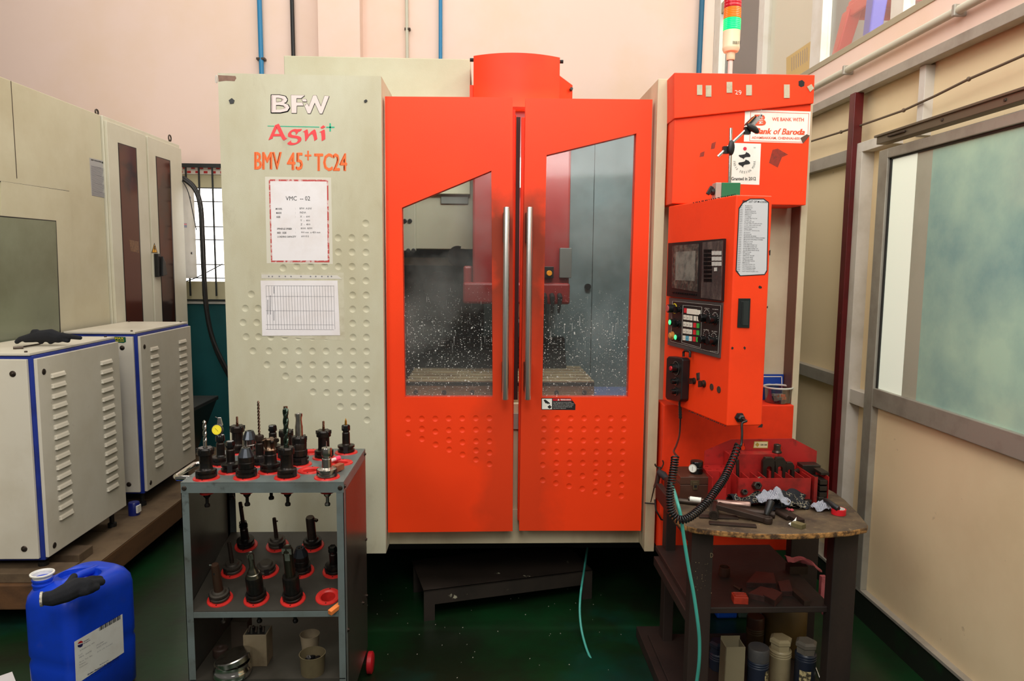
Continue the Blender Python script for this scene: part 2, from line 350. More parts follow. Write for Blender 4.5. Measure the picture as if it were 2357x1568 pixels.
# baseboard
bb = MB(); zk = .14; gcurb = mat('curb_green_black', (24, 30, 22), .5, dirt=(8, 60, 24), amt=.8, sc_=3, lo=.5, hi=.62)
bb.b2(XW-.05, XW+.05, YN, YB, 0, zk-.012, 0); bb.b2(XW-.055, XW+.05, YN, YB, zk-.012, zk, 1); struct(bb, 'baseboard_right', [gcurb, ALU])
# window_2 : upper band of white-framed glazing
ZT = 4.6
W2 = thing('window_2', 'x', 'x', (XW, 3.6, zs)); del W2['label'], W2['category']; W2['kind'] = 'structure'
def yy(px, py=100): return yz(px, py)[0]
fr = MB(); fr.b2(XW-.005, XW+.06, YN, YB, zs, zs+.03, 1)
ms = [(1643, 1656), (1744, 1757), (1866, 1890), (2046, 2075)]
for a, b_ in ms: fr.b2(XW-.002, XW+.05, yy(b_), yy(a), zs+.03, ZT, 0)
zz = yz(1652, 27)[1]; fr.b2(XW+.005, XW+.05, yy(1744), yy(1643), zz-.04, zz+.04, 1)
fr.build('window_frame', [mat('window_white', (228, 224, 214), .45, dirt=(196, 184, 160), amt=.4, sc_=5), mat('window_olive', (168, 158, 132), .5)], W2, bev=.002)
def glassmat(name, tint, a=.25, rough=.05):
    m = bpy.data.materials.new(name); m.use_nodes = True; nt = m.node_tree; nt.nodes.remove(nt.nodes['Principled BSDF']); out = nt.nodes['Material Output']
    t = nt.nodes.new('ShaderNodeBsdfTransparent'); t.inputs[0].default_value = tint
    g = nt.nodes.new('ShaderNodeBsdfGlossy'); g.inputs['Roughness'].default_value = rough; f = nt.nodes.new('ShaderNodeFresnel'); f.inputs[0].default_value = 1.5
    mr = nt.nodes.new('ShaderNodeMapRange'); mr.inputs['To Min'].default_value = a*.3; mr.inputs['To Max'].default_value = .15+a
    mx = nt.nodes.new('ShaderNodeMixShader'); nt.links.new(f.outputs[0], mr.inputs[0]); nt.links.new(mr.outputs[0], mx.inputs[0]); nt.links.new(t.outputs[0], mx.inputs[1]); nt.links.new(g.outputs[0], mx.inputs[2]); nt.links.new(mx.outputs[0], out.inputs[0]); return m
GLS = glassmat('window_clear_glass', (1, 1, .99, 1), .12)
ed = [yy(1643), yy(1744), yy(1866), yy(2046), YN]; st = [yy(1656), yy(1757), yy(1890), yy(2075)]
for i in range(4): MB().b2(XW+.03, XW+.036, ed[i+1], st[i], zs+.03, ZT).build('pane', GLS, W2)
struct(MB().b2(XW+.05, XW+.065, yy(1866)+.0, yy(1757)+.12, zs+.03, ZT), 'white_panel', mat('white_board', (240, 236, 214), .6), W2)
struct(MB().b2(XW+1.2, XW+1.22, .3, YB+1.5, 1.0, 5), 'wall_far_room', mat('upstairs_wall', (200, 196, 186), .8), None)
struct(MB().b2(XW+.1, XW+1.2, .3, YB+1.5, zs-.12, zs-.04), 'floor_upstairs', mat('upstairs_floor', (150, 146, 140), .7), None)
yp = MB(); YEL = mat('yellow_paper', (226, 190, 80), .6)
yp.poly([(1810, 133), (1866, 95), (1868, 172), (1810, 172)], FX(XW+.0485), 0, .0005)
for x in range(1822, 1862, 5): yp.poly([(x, 172-(x-1810)*.66), (x+1.2, 172-(x-1810)*.66), (x+1.2, 140-(x-1810)*.66), (x, 140-(x-1810)*.66)], FX(XW+.0475), 1, .0003)
tag(yp.build('wall_notice', [YEL, GRYI]), 'yellow paper notice stuck inside the upper window', 'notice')
# plastic stool standing on the upstairs floor behind window
so = thing('plastic_stool', 'red and blue plastic stool seen through the upper window', 'stool', (XW+.38, 3.95, zs-.04))
RP = mat('stool_red', (196, 52, 46), .4); BP = mat('stool_blue', (66, 72, 176), .4)
ox, oy, oz = XW+.38, 3.95, zs-.04
sp = MB(); sp.box((ox, oy, oz+.44), (.3, .3, .03)); 
for sx in (-1, 1): sp.b2(ox-.15, ox+.15, oy+sx*.15-.01, oy+sx*.15+.01, oz+.36, oz+.43); sp.b2(ox+sx*.15-.01, ox+sx*.15+.01, oy-.15, oy+.15, oz+.36, oz+.43)
sp.build('seat', RP, so, bev=.01)
for sx in (-1, 1):
    for sy in (-1, 1):
        l = MB(); a, b_ = (ox+sx*.13, oy+sy*.13, oz+.4), (ox+sx*.2, oy+sy*.2, oz)
        l.hexa([(b_[0]-.03, b_[1]-.03, b_[2]), (b_[0]+.03, b_[1]-.03, b_[2]), (b_[0]+.03, b_[1]+.03, b_[2]), (b_[0]-.03, b_[1]+.03, b_[2]), (a[0]-.04, a[1]-.04, a[2]), (a[0]+.04, a[1]-.04, a[2]), (a[0]+.04, a[1]+.04, a[2]), (a[0]-.04, a[1]+.04, a[2])])
        l.build('leg', BP if (sx, sy) == (-1, -1) else RP, so, bev=.008)
# pipes on the walls
def pipe(px, py, px2, py2, Y, r, m, label, clip=None, name='wall_pipe', n=12):
    a, b_ = pY(px, py, Y), pY(px2, py2, Y); b_.x = a.x+(b_.x-a.x); b_.z = min(b_.z, 2.2); t = a+(a-b_)*.5
    q = MB(); q.cyl(t, b_, r, n, 0); p = tag(q.build(name, m, smooth=40), label, 'pipe')
    if clip:
        c = pY(clip[0], clip[1], Y); k = MB(); k.box((c.x, Y+.005, c.z), (r*3.6, r*2.4, .018)); k.build('pipe_clip', STLD, p, bev=.002)
    return p
pipe(597, 0, 603, 163, YB-.03, .0195, PIPB, 'blue pipe on the pink wall left of the black pipe', (601, 136))
pipe(672, 0, 676, 125, YB-.03, .0165, BLK, 'black pipe on the pink wall left of the pilaster')
pipe(936, 0, 938, 131, YB-.025, .0135, PIPW, 'thin pale grey conduit on the pink wall right of the pilaster', (938, 67))
pipe(1014, 0, 1013, 135, YB-.03, .0155, PIPB, 'blue pipe on the pink wall above the orange drum cover, left side')
pipe(1616, 0, 1606, 165, YB-.04, .0215, mat('dark_blue_pipe', (26, 96, 128), .4), 'dark blue pipe in the corner beside the upper windows')
c = MB(); P = [pX(x, y, XW-.035) for x, y in ((1830, 232), (1949, 162), (2205, 20), (2300, -34))]
a = P[0]; e = P[-1]; zc = (P[1].z+P[2].z)/2; yA = 5.9
c.cyl((XW-.03, yA, zc), (XW-.03, YN+.4, zc), .0165, 14)
cd_ = tag(c.build('conduit_pipe', PIPW, smooth=40), 'pale grey conduit running along the pink strip under the upper windows', 'pipe')
for x, y in ((1949, 162), (2205, 20)):
    p = pX(x, y, XW-.03); k = MB(); k.box((XW-.025, p.y, zc), (.05, .018, .044)); k.build('pipe_clip', ALU, cd_, bev=.004)
# hanging wire along the partition
wi = MB(); pts = [pX(x, y, XW-.01) for x, y in ((1830, 335), (1868, 325), (1936, 304), (2015, 277), (2080, 254), (2150, 222), (2230, 182), (2300, 152), (2400, 108))]
wi.tube(pts, .0052, 8)
for i in (2, 4, 6): wi.blob(pts[i], .009, 0, 8, 5)
tag(wi.build('wire', mat('dusty_wire', (104, 88, 70), .7), smooth=60), 'dusty wire strung across the cream partition panels', 'cable')
# ================================================================== THE ORANGE AND CREAM MACHINE
MC = thing('machining_centre', 'large orange and cream vertical milling machine with two glazed front doors', 'milling machine', (.1, 3.0, 0))
YF = 3.0; F0 = FY(YF); YDR = 3.035; FDR = FY(YDR)
x0, x1, z0, z1 = -1.079, -.427, .367, 2.375
def dimples(pts, pf, r, d=.0035):
    k = MB(); Rr = (r*r+d*d)/(2*d)
    for a, b_ in pts:
        c = pf(a, b_)+Vector((0, -(Rr-d), 0)); th = math.asin(min(1, r/Rr))*1.35
        pr = [(Rr*math.sin(th*i/5), Rr*math.cos(th*i/5)) for i in range(6)]; pr += [(Rr*math.sin(th)*.9, Rr*math.cos(th)*.55-.004), (0, Rr*math.cos(th)*.55-.004)]
        k.lathe(pr[::-1], 16, 0, Matrix.Translation(c) @ Matrix.Rotation(R(-90), 4, 'X'))
    return k
col = MB(); col.b2(x0, x1, YF, YF+.5, z0, z1); col = col.build('left_column', CRM, MC)
D7 = '1065,72 1177,73 1291,75 611,203 724,188 838,188 952,188 1065,191 1177,191 1291,192 1180,308 1292,308 351,418 1182,425 1293,425 301,534 405,534 1182,541 1294,541 283,650 396,650 1182,657 1295,657 308,767 410,767 512,770 624,770 736,770 850,770 962,770 1185,772 1295,772 364,883 496,883 627,883 740,883 852,885 964,885 1076,885 1186,887 1297,887 479,996 611,996 742,997 854,998 965,999 1076,999 1187,1000 1298,1000 632,1090 744,1111 856,1113 967,1113 1078,1113 1188,1113 1298,1115 858,1220 969,1225 1079,1226 1189,1227 1299,1228 1081,1340 1190,1340 1300,1340 1301,1451'
pts = [(480+a/3.564, 560+b_/3.564) for a, b_ in [tuple(map(float, q.split(','))) for q in D7.split()]]+[(841.7, 514), (778, 547.5), (809.5, 547.5), (841.7, 547.5)]
ORGN['cutter'] = Vector((0, 0, 0))
class _O: name = 'cutter'
def docut(o, k):
    me_o = k.build('cutter', []); m = o.modifiers.new('b', 'BOOLEAN'); m.operation = 'DIFFERENCE'; m.solver = 'EXACT'; m.object = me_o
    bpy.context.view_layer.update(); bake(o); me = me_o.data; bpy.data.objects.remove(me_o); bpy.data.meshes.remove(me); return o
bpy.context.view_layer.update()
docut(col, dimples(pts, F0, .0148))
# doors : grimy brown hand-wear around the handles
def handwear():
    nt = ORDR.node_tree; N = nt.nodes.new; lk = nt.links.new; b = nt.nodes['Principled BSDF']; tc = N('ShaderNodeTexCoord'); sp = N('ShaderNodeSeparateXYZ'); lk(tc.outputs['Object'], sp.inputs[0])
    def M(op, x, y=None):
        n = N('ShaderNodeMath'); n.operation = op
        for i, v in enumerate((x, y)):
            if v is None: continue
            if isinstance(v, (int, float)): n.inputs[i].default_value = v
            else: lk(v, n.inputs[i])
        return n.outputs[0]
    def mr(v, a, b_, c, d):
        n = N('ShaderNodeMapRange'); lk(v, n.inputs[0])
        for i, k in enumerate((a, b_, c, d)): n.inputs[i+1].default_value = k
        return n.outputs[0]
    nz = N('ShaderNodeTexNoise'); nz.inputs['Scale'].default_value = 7; nz.inputs['Detail'].default_value = 6; lk(tc.outputs['Object'], nz.inputs['Vector'])
    nb = N('ShaderNodeTexNoise'); nb.inputs['Scale'].default_value = 1.7; nb.inputs['Detail'].default_value = 5; lk(tc.outputs['Object'], nb.inputs['Vector'])
    x = M('ABSOLUTE', M('SUBTRACT', sp.outputs[0], .035)); wob = mr(nz.outputs[0], .3, .7, -.05, .05); x = M('ADD', x, wob); z = M('ADD', sp.outputs[2], wob)
    m = M('MULTIPLY', M('MULTIPLY', mr(x, .2, .1, 0, 1), mr(z, 1.97, 1.82, 0, 1)), mr(z, 1.1, 1.5, .3, .85))
    mx = N('ShaderNodeMix'); mx.data_type = 'RGBA'; lk(mr(nb.outputs[0], .45, .75, 0, .35), mx.inputs[0]); mx.inputs[6].default_value = L3((252, 66, 20)); mx.inputs[7].default_value = L3((205, 46, 16))
    m2 = N('ShaderNodeMix'); m2.data_type = 'RGBA'; lk(m, m2.inputs[0]); lk(mx.outputs[2], m2.inputs[6]); m2.inputs[7].default_value = L3((116, 50, 28)); lk(m2.outputs[2], b.inputs['Base Color'])
handwear()
def door(outer, win, dots, name='door'):
    q = MB(); q.ext([pY(a, b_, YDR) for a, b_ in outer], (0, .05, 0)); o = q.build(name, ORDR, MC)
    k = MB(); k.ext([pY(a, b_, YDR)+Vector((0, -.1, 0)) for a, b_ in win], (0, .3, 0)); bpy.context.view_layer.update(); docut(o, k)
    docut(o, dimples(dots, FDR, .0133, .003)); return o
def sc3(s): return [(870+a/3.466, 900+b_/3.466) for a, b_ in [tuple(map(float, q.split(','))) for q in s.split()]]
wl = [(925, 478), (1131, 393), (1134, 915), (932, 915)]; wr = [(1258, 357), (1465, 307), (1446, 915), (1248, 915)]
dl = door([(886, 222), (1180, 224), (1180, 1223), (893, 1226)], wl, sc3('241,222 349,222 457,222 564,220 672,219 780,218 888,217 242,337 350,303 458,325 565,312 672,311 781,309 888,308 351,384 460,428 566,391 674,410 782,402 889,402 568,469 675,508 782,475 890,493 782,548 890,584'))
rr_ = []
for y, xs in ((218, '1325 1431 1538 1645 1750 1857 1963'), (306, '1324 1428 1535 1641 1748 1855 1960'), (396, '1320 1427 1533 1639 1745 1850 1955'), (485, '1318 1425 1530 1637 1742 1847 1952'), (574, '1423 1528 1634 1738 1844 1950')): rr_ += ['%s,%d' % (x, y) for x in xs.split()]
rr_ += '1315,590 1314,713 1420,655 1526,662 1632,678 1737,650 1842,662 1946,662 1419,737 1524,760 1629,781 1734,727 1839,741 1944,751 1732,803 1837,820 1941,838'.split()
dr = door([(1210, 226), (1502, 229), (1475, 1222), (1195, 1222)], wr, sc3(' '.join(rr_)))
# grimy door glass
def dirtyglass():
    m = bpy.data.materials.new('coolant_splashed_glass'); m.use_nodes = True; nt = m.node_tree; nt.nodes.remove(nt.nodes['Principled BSDF']); out = nt.nodes['Material Output']; N = nt.nodes.new; lk = nt.links.new
    t = N('ShaderNodeBsdfTransparent'); t.inputs[0].default_value = (.72, .76, .76, 1); g = N('ShaderNodeBsdfGlossy'); g.inputs['Roughness'].default_value = .06
    f = N('ShaderNodeFresnel'); f.inputs[0].default_value = 1.6; mx = N('ShaderNodeMixShader'); lk(f.outputs[0], mx.inputs[0]); lk(t.outputs[0], mx.inputs[1]); lk(g.outputs[0], mx.inputs[2])
    tc = N('ShaderNodeTexCoord'); sp = N('ShaderNodeSeparateXYZ'); lk(tc.outputs['Object'], sp.inputs[0])
    def M(op, a, b_=None, c=None):
        n = N('ShaderNodeMath'); n.operation = op
        for i, v in enumerate((a, b_, c)):
            if v is None: continue
            if isinstance(v, (int, float)): n.inputs[i].default_value = v
            else: lk(v, n.inputs[i])
        return n.outputs[0]
    z = sp.outputs[2]
    def mrange(v, a, b_, c, d):
        n = N('ShaderNodeMapRange'); lk(v, n.inputs[0]); n.inputs[1].default_value = a; n.inputs[2].default_value = b_; n.inputs[3].default_value = c; n.inputs[4].default_value = d; return n.outputs[0]
    mp = N('ShaderNodeMapping'); lk(tc.outputs['Object'], mp.inputs[0])
    def vor(s, thr_lo, thr_hi, st=(1, 1, 1)):
        mp = N('ShaderNodeMapping'); mp.inputs['Scale'].default_value = st; lk(tc.outputs['Object'], mp.inputs[0])
        v = N('ShaderNodeTexVoronoi'); v.inputs['Scale'].default_value = s; lk(mp.outputs[0], v.inputs['Vector'])
        w = N('ShaderNodeSeparateColor'); lk(v.outputs['Color'], w.inputs[0])
        rad = M('MULTIPLY', w.outputs[0], w.outputs[0])
        return M('LESS_THAN', v.outputs['Distance'], M('MULTIPLY', rad, mrange(z, 1.6, 1.35, thr_lo, thr_hi))), w.outputs[1]
    d1, _ = vor(150, 0, .34); d2, _ = vor(70, 0, .25); 
    # runs : vertical stretched cells between z 1.3 and 1.7
    d3, c3 = vor(120, .0, .3, (1, 1, .08)); band = M('MULTIPLY', mrange(z, 1.22, 1.34, 0, 1), mrange(z, 1.62, 1.5, 0, 1)); d3 = M('MULTIPLY', M('MULTIPLY', d3, band), .35)
    low = M('MAXIMUM', mrange(z, 1.06, 1.03, 0, .35), mrange(z, 1.3, 1.05, 0, .1))
    nz = N('ShaderNodeTexNoise'); nz.inputs['Scale'].default_value = 3.2; nz.inputs['Detail'].default_value = 6; lk(tc.outputs['Object'], nz.inputs['Vector'])
    film = mrange(nz.outputs[0], .45, .75, .01, .16)
    al = M('MAXIMUM', M('MAXIMUM', M('MULTIPLY', M('MAXIMUM', d1, d2), .85), d3), M('MAXIMUM', low, film))
    di = N('ShaderNodeBsdfDiffuse'); di.inputs[0].default_value = (.62, .62, .58, 1)
    m2 = N('ShaderNodeMixShader'); lk(al, m2.inputs[0]); lk(mx.outputs[0], m2.inputs[1]); lk(di.outputs[0], m2.inputs[2]); lk(m2.outputs[0], out.inputs[0]); return m
DG = dirtyglass()
for par, wp in ((dl, wl), (dr, wr)):
    q = MB(); P = [pY(a, b_, YDR) for a, b_ in wp]; cx_ = sum(p.x for p in P)/4; cz_ = sum(p.z for p in P)/4
    q.ext([Vector((p.x+(.012 if p.x > cx_ else -.012), YDR+.022, p.z+(.01 if p.z > cz_ else -.01))) for p in P], (0, .006, 0)); o = q.build('window_pane', DG, par)
    # origin at floor level so the splash bands sit at their real heights
def handle(px, par):
    a, b_ = pY(px, 477, 2.955), pY(px, 920, 2.955); x = a.x; q = MB()
    for z in (a.z-.08, b_.z+.09): q.b2(x-.014, x+.002, 2.955, YDR, z-.06, z+.06, 1)
    q.lathe([(0, b_.z), (.0128, b_.z), (.0135, b_.z+.004), (.0135, a.z-.004), (.0128, a.z), (0, a.z)], 24, 0, Matrix.Translation((x, 2.955, 0)))
    q.build('door_handle', [mat('satin_tube', (228, 224, 218), .3, 1.), mat('handle_bracket', (60, 44, 34), .5, .4)], par, smooth=40)
# handles, shifted so that bars match
handle(1166.5, dl)
handle(1219.5, dr)
# inner door edge strips in the gap
xg0, xg1 = pY(1181, 700, 3.06).x, pY(1202, 700, 3.06).x
q = MB(); q.b2(xg0-.02, xg0+.004, YDR+.052, YDR+.09, .48, 2.27); q.b2(xg0+.004, xg0+.008, YDR+.06, YDR+.08, .5, 2.25); q.build('door_edge_strip', ORGD, dl, bev=.002)
q = MB(); q.b2(xg1-.009, xg1+.02, YDR+.052, YDR+.09, .48, 2.24); q.build('door_edge_strip', ORGD, dr, bev=.002)
q = MB(); q.b2(xg0+.004, xg1-.012, YDR+.1, YDR+.106, 1.02, 2.25); q.build('gap_shade_strip', mat('gap_shade_brown', (54, 18, 14), .6), dr)  # dark strip added behind the door gap to stand for its shade
# right door column, sill, top rails
q = MB(); xr0, xr1 = .7045, .748; q.b2(xr0, xr1, YF, YF+.45, .367, 2.386); q.build('right_column', CRMF, MC, bev=.003)
q = MB(); q.b2(x1-.02, xr0+.02, 3.12, 3.15, .36, .52); q.build('sill', CRMF, MC, bev=.002)
q = MB(); xm = (xg0+xg1)/2; q.b2(xm-.06, xm+.06, 3.14, 3.15, .5, 1.0, 0); q.b2(xm-.05, xm+.05, 3.12, 3.15, .89, .96, 1); q.build('sill_splash_plate', [CRMF, ALU], MC)
# enclosure shell behind the doors
IN = mat('interior_light_grey', (150, 156, 152), .45, dirt=(96, 92, 74), amt=.6, sc_=2)
IND = mat('interior_grimy_steel', (70, 68, 60), .5, dirt=(18, 16, 14), amt=.95, sc_=5, lo=.38, hi=.6)
s = MB(); s.b2(-1.06, -1.03, YF+.5, 5.2, .4, 2.36); s.b2(1.2, 1.23, YF+.45, 5.2, .4, 2.36); s.b2(-1.06, 1.23, 5.17, 5.2, .4, 2.36); s.b2(-1.06, 1.23, 3.16, 5.2, .4, .43); s.build('enclosure_shell', IN, MC)
s = MB()
ap, bp_ = pY(925, 380, 4.0), pY(1090, 574, 4.0); s.b2(ap.x-.3, bp_.x, 4.0, 4.6, bp_.z, 2.3, 0)
a, b_ = pY(1015, 410, 3.99), pY(1078, 470, 3.99); s.b2(a.x, b_.x, 3.985, 4.0, b_.z, a.z, 1)
a, b_ = pY(925, 400, 3.97), pY(957, 578, 3.97); s.b2(a.x, b_.x, 3.96, 4.0, b_.z, 2.25, 0)
for x, y in ((932, 509), (944, 509), (940, 577), (952, 577)): s.disc(x, y, .012, FY(3.96), 2, .01)
s.build('tool_changer_cover', [mat('interior_cream', (176, 172, 150), .5, dirt=(120, 112, 86), amt=.5, sc_=2), mat('vent_plate', (120, 122, 116), .5), BLK], MC, bev=.003)
s = MB(); a, b_ = pY(925, 585, 4.3), pY(1075, 850, 4.3); s.b2(a.x-.3, b_.x+.1, 4.3, 4.5, .6, a.z+.1, 0)
a, b_ = pY(930, 592, 4.2), pY(1060, 612, 4.2); s.b2(a.x, b_.x, 4.18, 4.3, b_.z, a.z, 1)
s.cyl(pY(1055, 590, 4.0), pY(1055, 590, 4.3), .06, 20, 2); s.cyl(pY(1010, 660, 4.15), pY(1010, 660, 4.3), .09, 24, 2)
s.build('tool_changer_arm', [IND, mat('interior_bracket', (150, 150, 132), .5, dirt=(60, 56, 46), amt=.7, sc_=8), BLKM], MC, bev=.003)
# spindle head
RIN = mat('interior_red', (128, 38, 36), .4, dirt=(120, 34, 30), amt=.6, sc_=3, stretch=(1, 1, .3))
sp_ = MB(); YS = 3.78
def hx(px, y): return pY(px, y, YS).x
a, b_ = pY(1088, 380, YS), pY(1309, 700, YS); sp_.b2(a.x, b_.x, YS, YS+.6, pY(1200, 665, YS).z, 2.409, 0)
c = pY(1066, 500, YS); sp_.b2(c.x, b_.x+.0, YS-.05, YS+.5, b_.z, pY(1100, 650, YS).z, 0); sp_.b2(c.x, a.x, YS+.02, YS+.5, b_.z, pY(1066, 612, YS).z, 0)
for z in range(3): pass
head = sp_.build('spindle_head', RIN, MC, bev=.012)
sx = (c.x+b_.x)/2; q = MB(); q.lathe([(0, 0), (.05, 0), (.055, .02), (.07, .03), (.075, .12), (0, .12)], 28, 0, Matrix.Translation((sx, YS+.15, b_.z-.11))); q.build('spindle_nose', STL, head, smooth=40)
q = MB(); p = pY(1262, 627, YS-.0); q.box((p.x, YS-.02, p.z), (.05, .04, .06), 1); q.cyl((p.x, YS-.04, p.z-.004), (p.x, YS-.075, p.z-.004), .014, 16, 0); q.build('coolant_valve', [mat('amber_knob', (220, 140, 30), .3), BLK], head, bev=.002)
q = MB(); p = pY(1270, 680, YS-.05)
for dx in (-.04, 0, .04): q.tube([(p.x+dx, YS-.055, p.z), (p.x+dx, YS-.09, p.z-.01), (p.x+dx*.8, YS-.1, p.z-.09)], [.014, .013, .006], 10)
q.build('coolant_nozzle', BLK, head, smooth=40)
q = MB(); p, p2 = pY(1288, 571, YS-.01), pY(1310, 640, YS-.01); q.b2(p.x, p2.x+.01, YS-.03, YS, p2.z, p.z); q.build('cable_box', mat('grey_box_interior', (92, 92, 88), .5), head, bev=.003)
# right inner wall with split line and knob
q = MB(); YI = 4.35; a, b_ = pY(1306, 400, YI), pY(1480, 850, YI); xm_ = pY(1364, 600, YI).x
q.b2(a.x-.1, xm_-.002, YI, YI+.03, .45, 2.58, 0); q.b2(xm_+.002, b_.x+.25, YI, YI+.03, .45, 2.58, 0); p = pY(1352, 660, YI); q.cyl((p.x, YI, p.z), (p.x, YI-.03, p.z), .019, 16, 1); q.build('splash_guard', [mat('splash_guard_bluegrey', (150, 166, 168), .35, dirt=(84, 90, 84), amt=.7, sc_=1.6), BLK], MC)
xwc = pY(1300, 800, 4.2).x; q = MB(); q.b2(-1.0, xwc, 4.2, 4.34, .45, pY(1300, 780, 4.2).z, 0); q.b2(-1.0, xwc, 3.9, 4.2, .45, .9, 0)
for i in range(9): q.b2(-.9, xwc-.01, 4.14-i*.03, 4.2-i*.03, .9, 1.2-i*.035, 0)
q.build('way_cover', mat('way_cover_dark', (52, 52, 50), .4, .4, dirt=(20, 18, 16), amt=.8, sc_=5), MC)
# work table with t-slots
p0, p1 = pY(934, 876, 3.55), pY(1368, 878, 3.55); zt_ = p0.z; yb2 = pZ(955, 841, zt_).y
q = MB(); n = 5; dy = (yb2-3.55)/(n*2+1)
for i in range(n*2+1):
    y = 3.55+dy*i
    q.b2(p0.x, p1.x, y, y+dy, zt_-.06, zt_ if i % 2 == 0 else zt_-.02, 0)
q.b2(p0.x, p1.x, 3.55, yb2, zt_-.11, zt_-.06, 0); q.b2(p0.x, p1.x, 3.545, 3.552, zt_-.026, zt_-.008, 1)
for i in range(7): x = p0.x+.05+i*(p1.x-p0.x-.1)/6; q.cyl((x, 3.55, zt_-.06), (x, 3.542, zt_-.06), .012, 14, 1)
q.build('work_table', [mat('table_iron', (196, 176, 140), .4, .3, dirt=(120, 88, 58), amt=.8, sc_=6), BLK], MC, bev=.002)
q = MB(); q.b2(p0.x+.05, p1.x-.05, 3.5, yb2+.1, .62, zt_-.11); q.b2(p1.x+.0, 1.1, 3.3, 3.9, .62, .95, 1); q.build('saddle', [mat('saddle_cream', (172, 164, 138), .5, dirt=(90, 80, 62), amt=.6, sc_=3), mat('saddle_blue', (96, 112, 160), .5)], MC, bev=.01)
# top : rear cover, drum cover over the spindle motor
q = MB(); YC = 3.95; a, b_ = pY(653, 127, YC), pY(1083, 137, YC); zz = (a.z+b_.z)/2; q.b2(a.x, b_.x, YC, YC+.7, 2.0, zz)
q.build('magazine_cover', mat('magazine_cream', (200, 198, 170), .5, dirt=(178, 168, 132), amt=.5, sc_=1.6, bump=.14, bsc=230), MC, bev=.004)
q = MB(); YM = 3.75; a, b_ = pY(1090, 126, YM), pY(1289, 126, YM); zt2 = pY(1190, 124, YM-.05).z; n = 20
arc = [(a.x+(b_.x-a.x)*i/n, YM-.07*(1-(2*i/n-1)**2)) for i in range(n+1)]
P = [(x, y, 2.41) for x, y in arc]+[(b_.x, YM+.5, 2.41), (a.x, YM+.5, 2.41)]
q.ext(P, (0, 0, zt2-2.41)); 
q.build('motor_drum_cover', ORGD, MC, smooth=30)
q = MB(); c, d = pY(1290, 187, YM+.1), pY(1318, 196, YM+.1); q.hexa([(b_.x, YM+.02, 2.41), (d.x, YM+.1, 2.41), (d.x, YM+.4, 2.41), (b_.x, YM+.4, 2.41), (b_.x, YM+.02, c.z+.01), (d.x, YM+.1, d.z), (d.x, YM+.4, d.z), (b_.x, YM+.4, c.z+.01)], 0)
k = MB(); k.b2(a.x-.02, a.x-.001, YM+.05, YM+.3, 2.41, pY(1088, 190, YM).z, 0); k.build('motor_side_cover', ORGD, MC, bev=.002)
p = pY(1314, 207, YM+.09); q.cyl((p.x, YM+.12, p.z), (p.x, YM+.06, p.z), .008, 10, 1)
for x, y in ((1087, 138), (1291, 142)): p = pY(x, y, YM+.02); k = MB(); k.cyl((p.x-.012, p.y, p.z), (p.x+.012, p.y, p.z), .009, 10, 0); k.build('cover_bolt', BLK, MC)
q.build('motor_side_cover', [ORGD, BLK], MC, bev=.002)
# strip lettering seen in the door gap
q = MB(); a, b_ = pY(1187, 360, 3.75), pY(1196, 432, 3.75); q.b2(a.x-.03, b_.x+.02, 3.7, 3.72, pY(1190, 432, 3.7).z, pY(1190, 362, 3.7).z); q.build('inner_plate', mat('inner_plate_grey', (170, 168, 158), .4), MC)
# ---- brand lettering on the left column
LP_ = mat('letter_pale_pink', (236, 214, 208), .5); LRD = mat('letter_red', (240, 62, 66), .5); LOR = mat('letter_orange', (252, 110, 42), .5); LGR = mat('letter_green', (34, 178, 138), .5)
q = MB(); KB = (570, 200)
for dx, dy in ((-.9, -.7), (1.1, 1.2), (-.9, 1.3), (.9, -.7), (0, 1.4), (0, 0)): q.text('B', (624.5+dx, 218+dy, 667+dx, 260+dy), F0, 1, bold=.04, off=.0008)
q.text('B', (625.5, 219, 666, 259), F0, 0, bold=.04, off=.0016)
for G_ in ([(785, 150), (1030, 155), (965, 207), (885, 205), (882, 285), (990, 285), (1010, 340), (888, 340), (885, 472), (795, 472)], [(980, 224), (1056, 224), (1070, 266), (1000, 266)], [(1075, 297), (1108, 357), (1185, 157), (1240, 157), (1325, 357), (1390, 165), (1470, 170), (1347, 485), (1305, 485), (1212, 287), (1133, 480), (1087, 480), (1032, 350)]):
    for dx, dy in ((-.6, -.6), (.7, -.5), (-.5, .8), (1.0, 1.1), (.4, 1.3)): q.crop(KB, 7.842, G_, F0, 1, .0006+dx*.00005, .0003, dx=dx, dy=dy)
    q.crop(KB, 7.842, G_, F0, 0, .0014, .0003)
q.build('brand_lettering', [LP_, INK], MC)
q = MB()
for G_ in ([(375, 963), (495, 693), (532, 742), (482, 850), (462, 890), (452, 932)], [(495, 693), (560, 665), (575, 685), (650, 850), (685, 915), (715, 930), (655, 970), (630, 950), (597, 890), (580, 850), (525, 745)], [(480, 850), (585, 850), (598, 892), (460, 892)], [(1315, 733), (1368, 693), (1405, 725), (1355, 755), (1330, 755)], [(1293, 820), (1380, 768), (1395, 785), (1402, 880), (1403, 945), (1337, 980), (1335, 900), (1325, 830), (1315, 818)],
    [(990, 815), (1070, 767), (1085, 775), (1098, 860), (1150, 805), (1205, 767), (1225, 780), (1240, 830), (1260, 940), (1203, 978), (1195, 920), (1175, 860), (1150, 855), (1110, 890), (1055, 978), (1038, 978), (1035, 900), (1028, 830), (1015, 812)]): q.crop(KB, 7.842, G_, F0, 0)
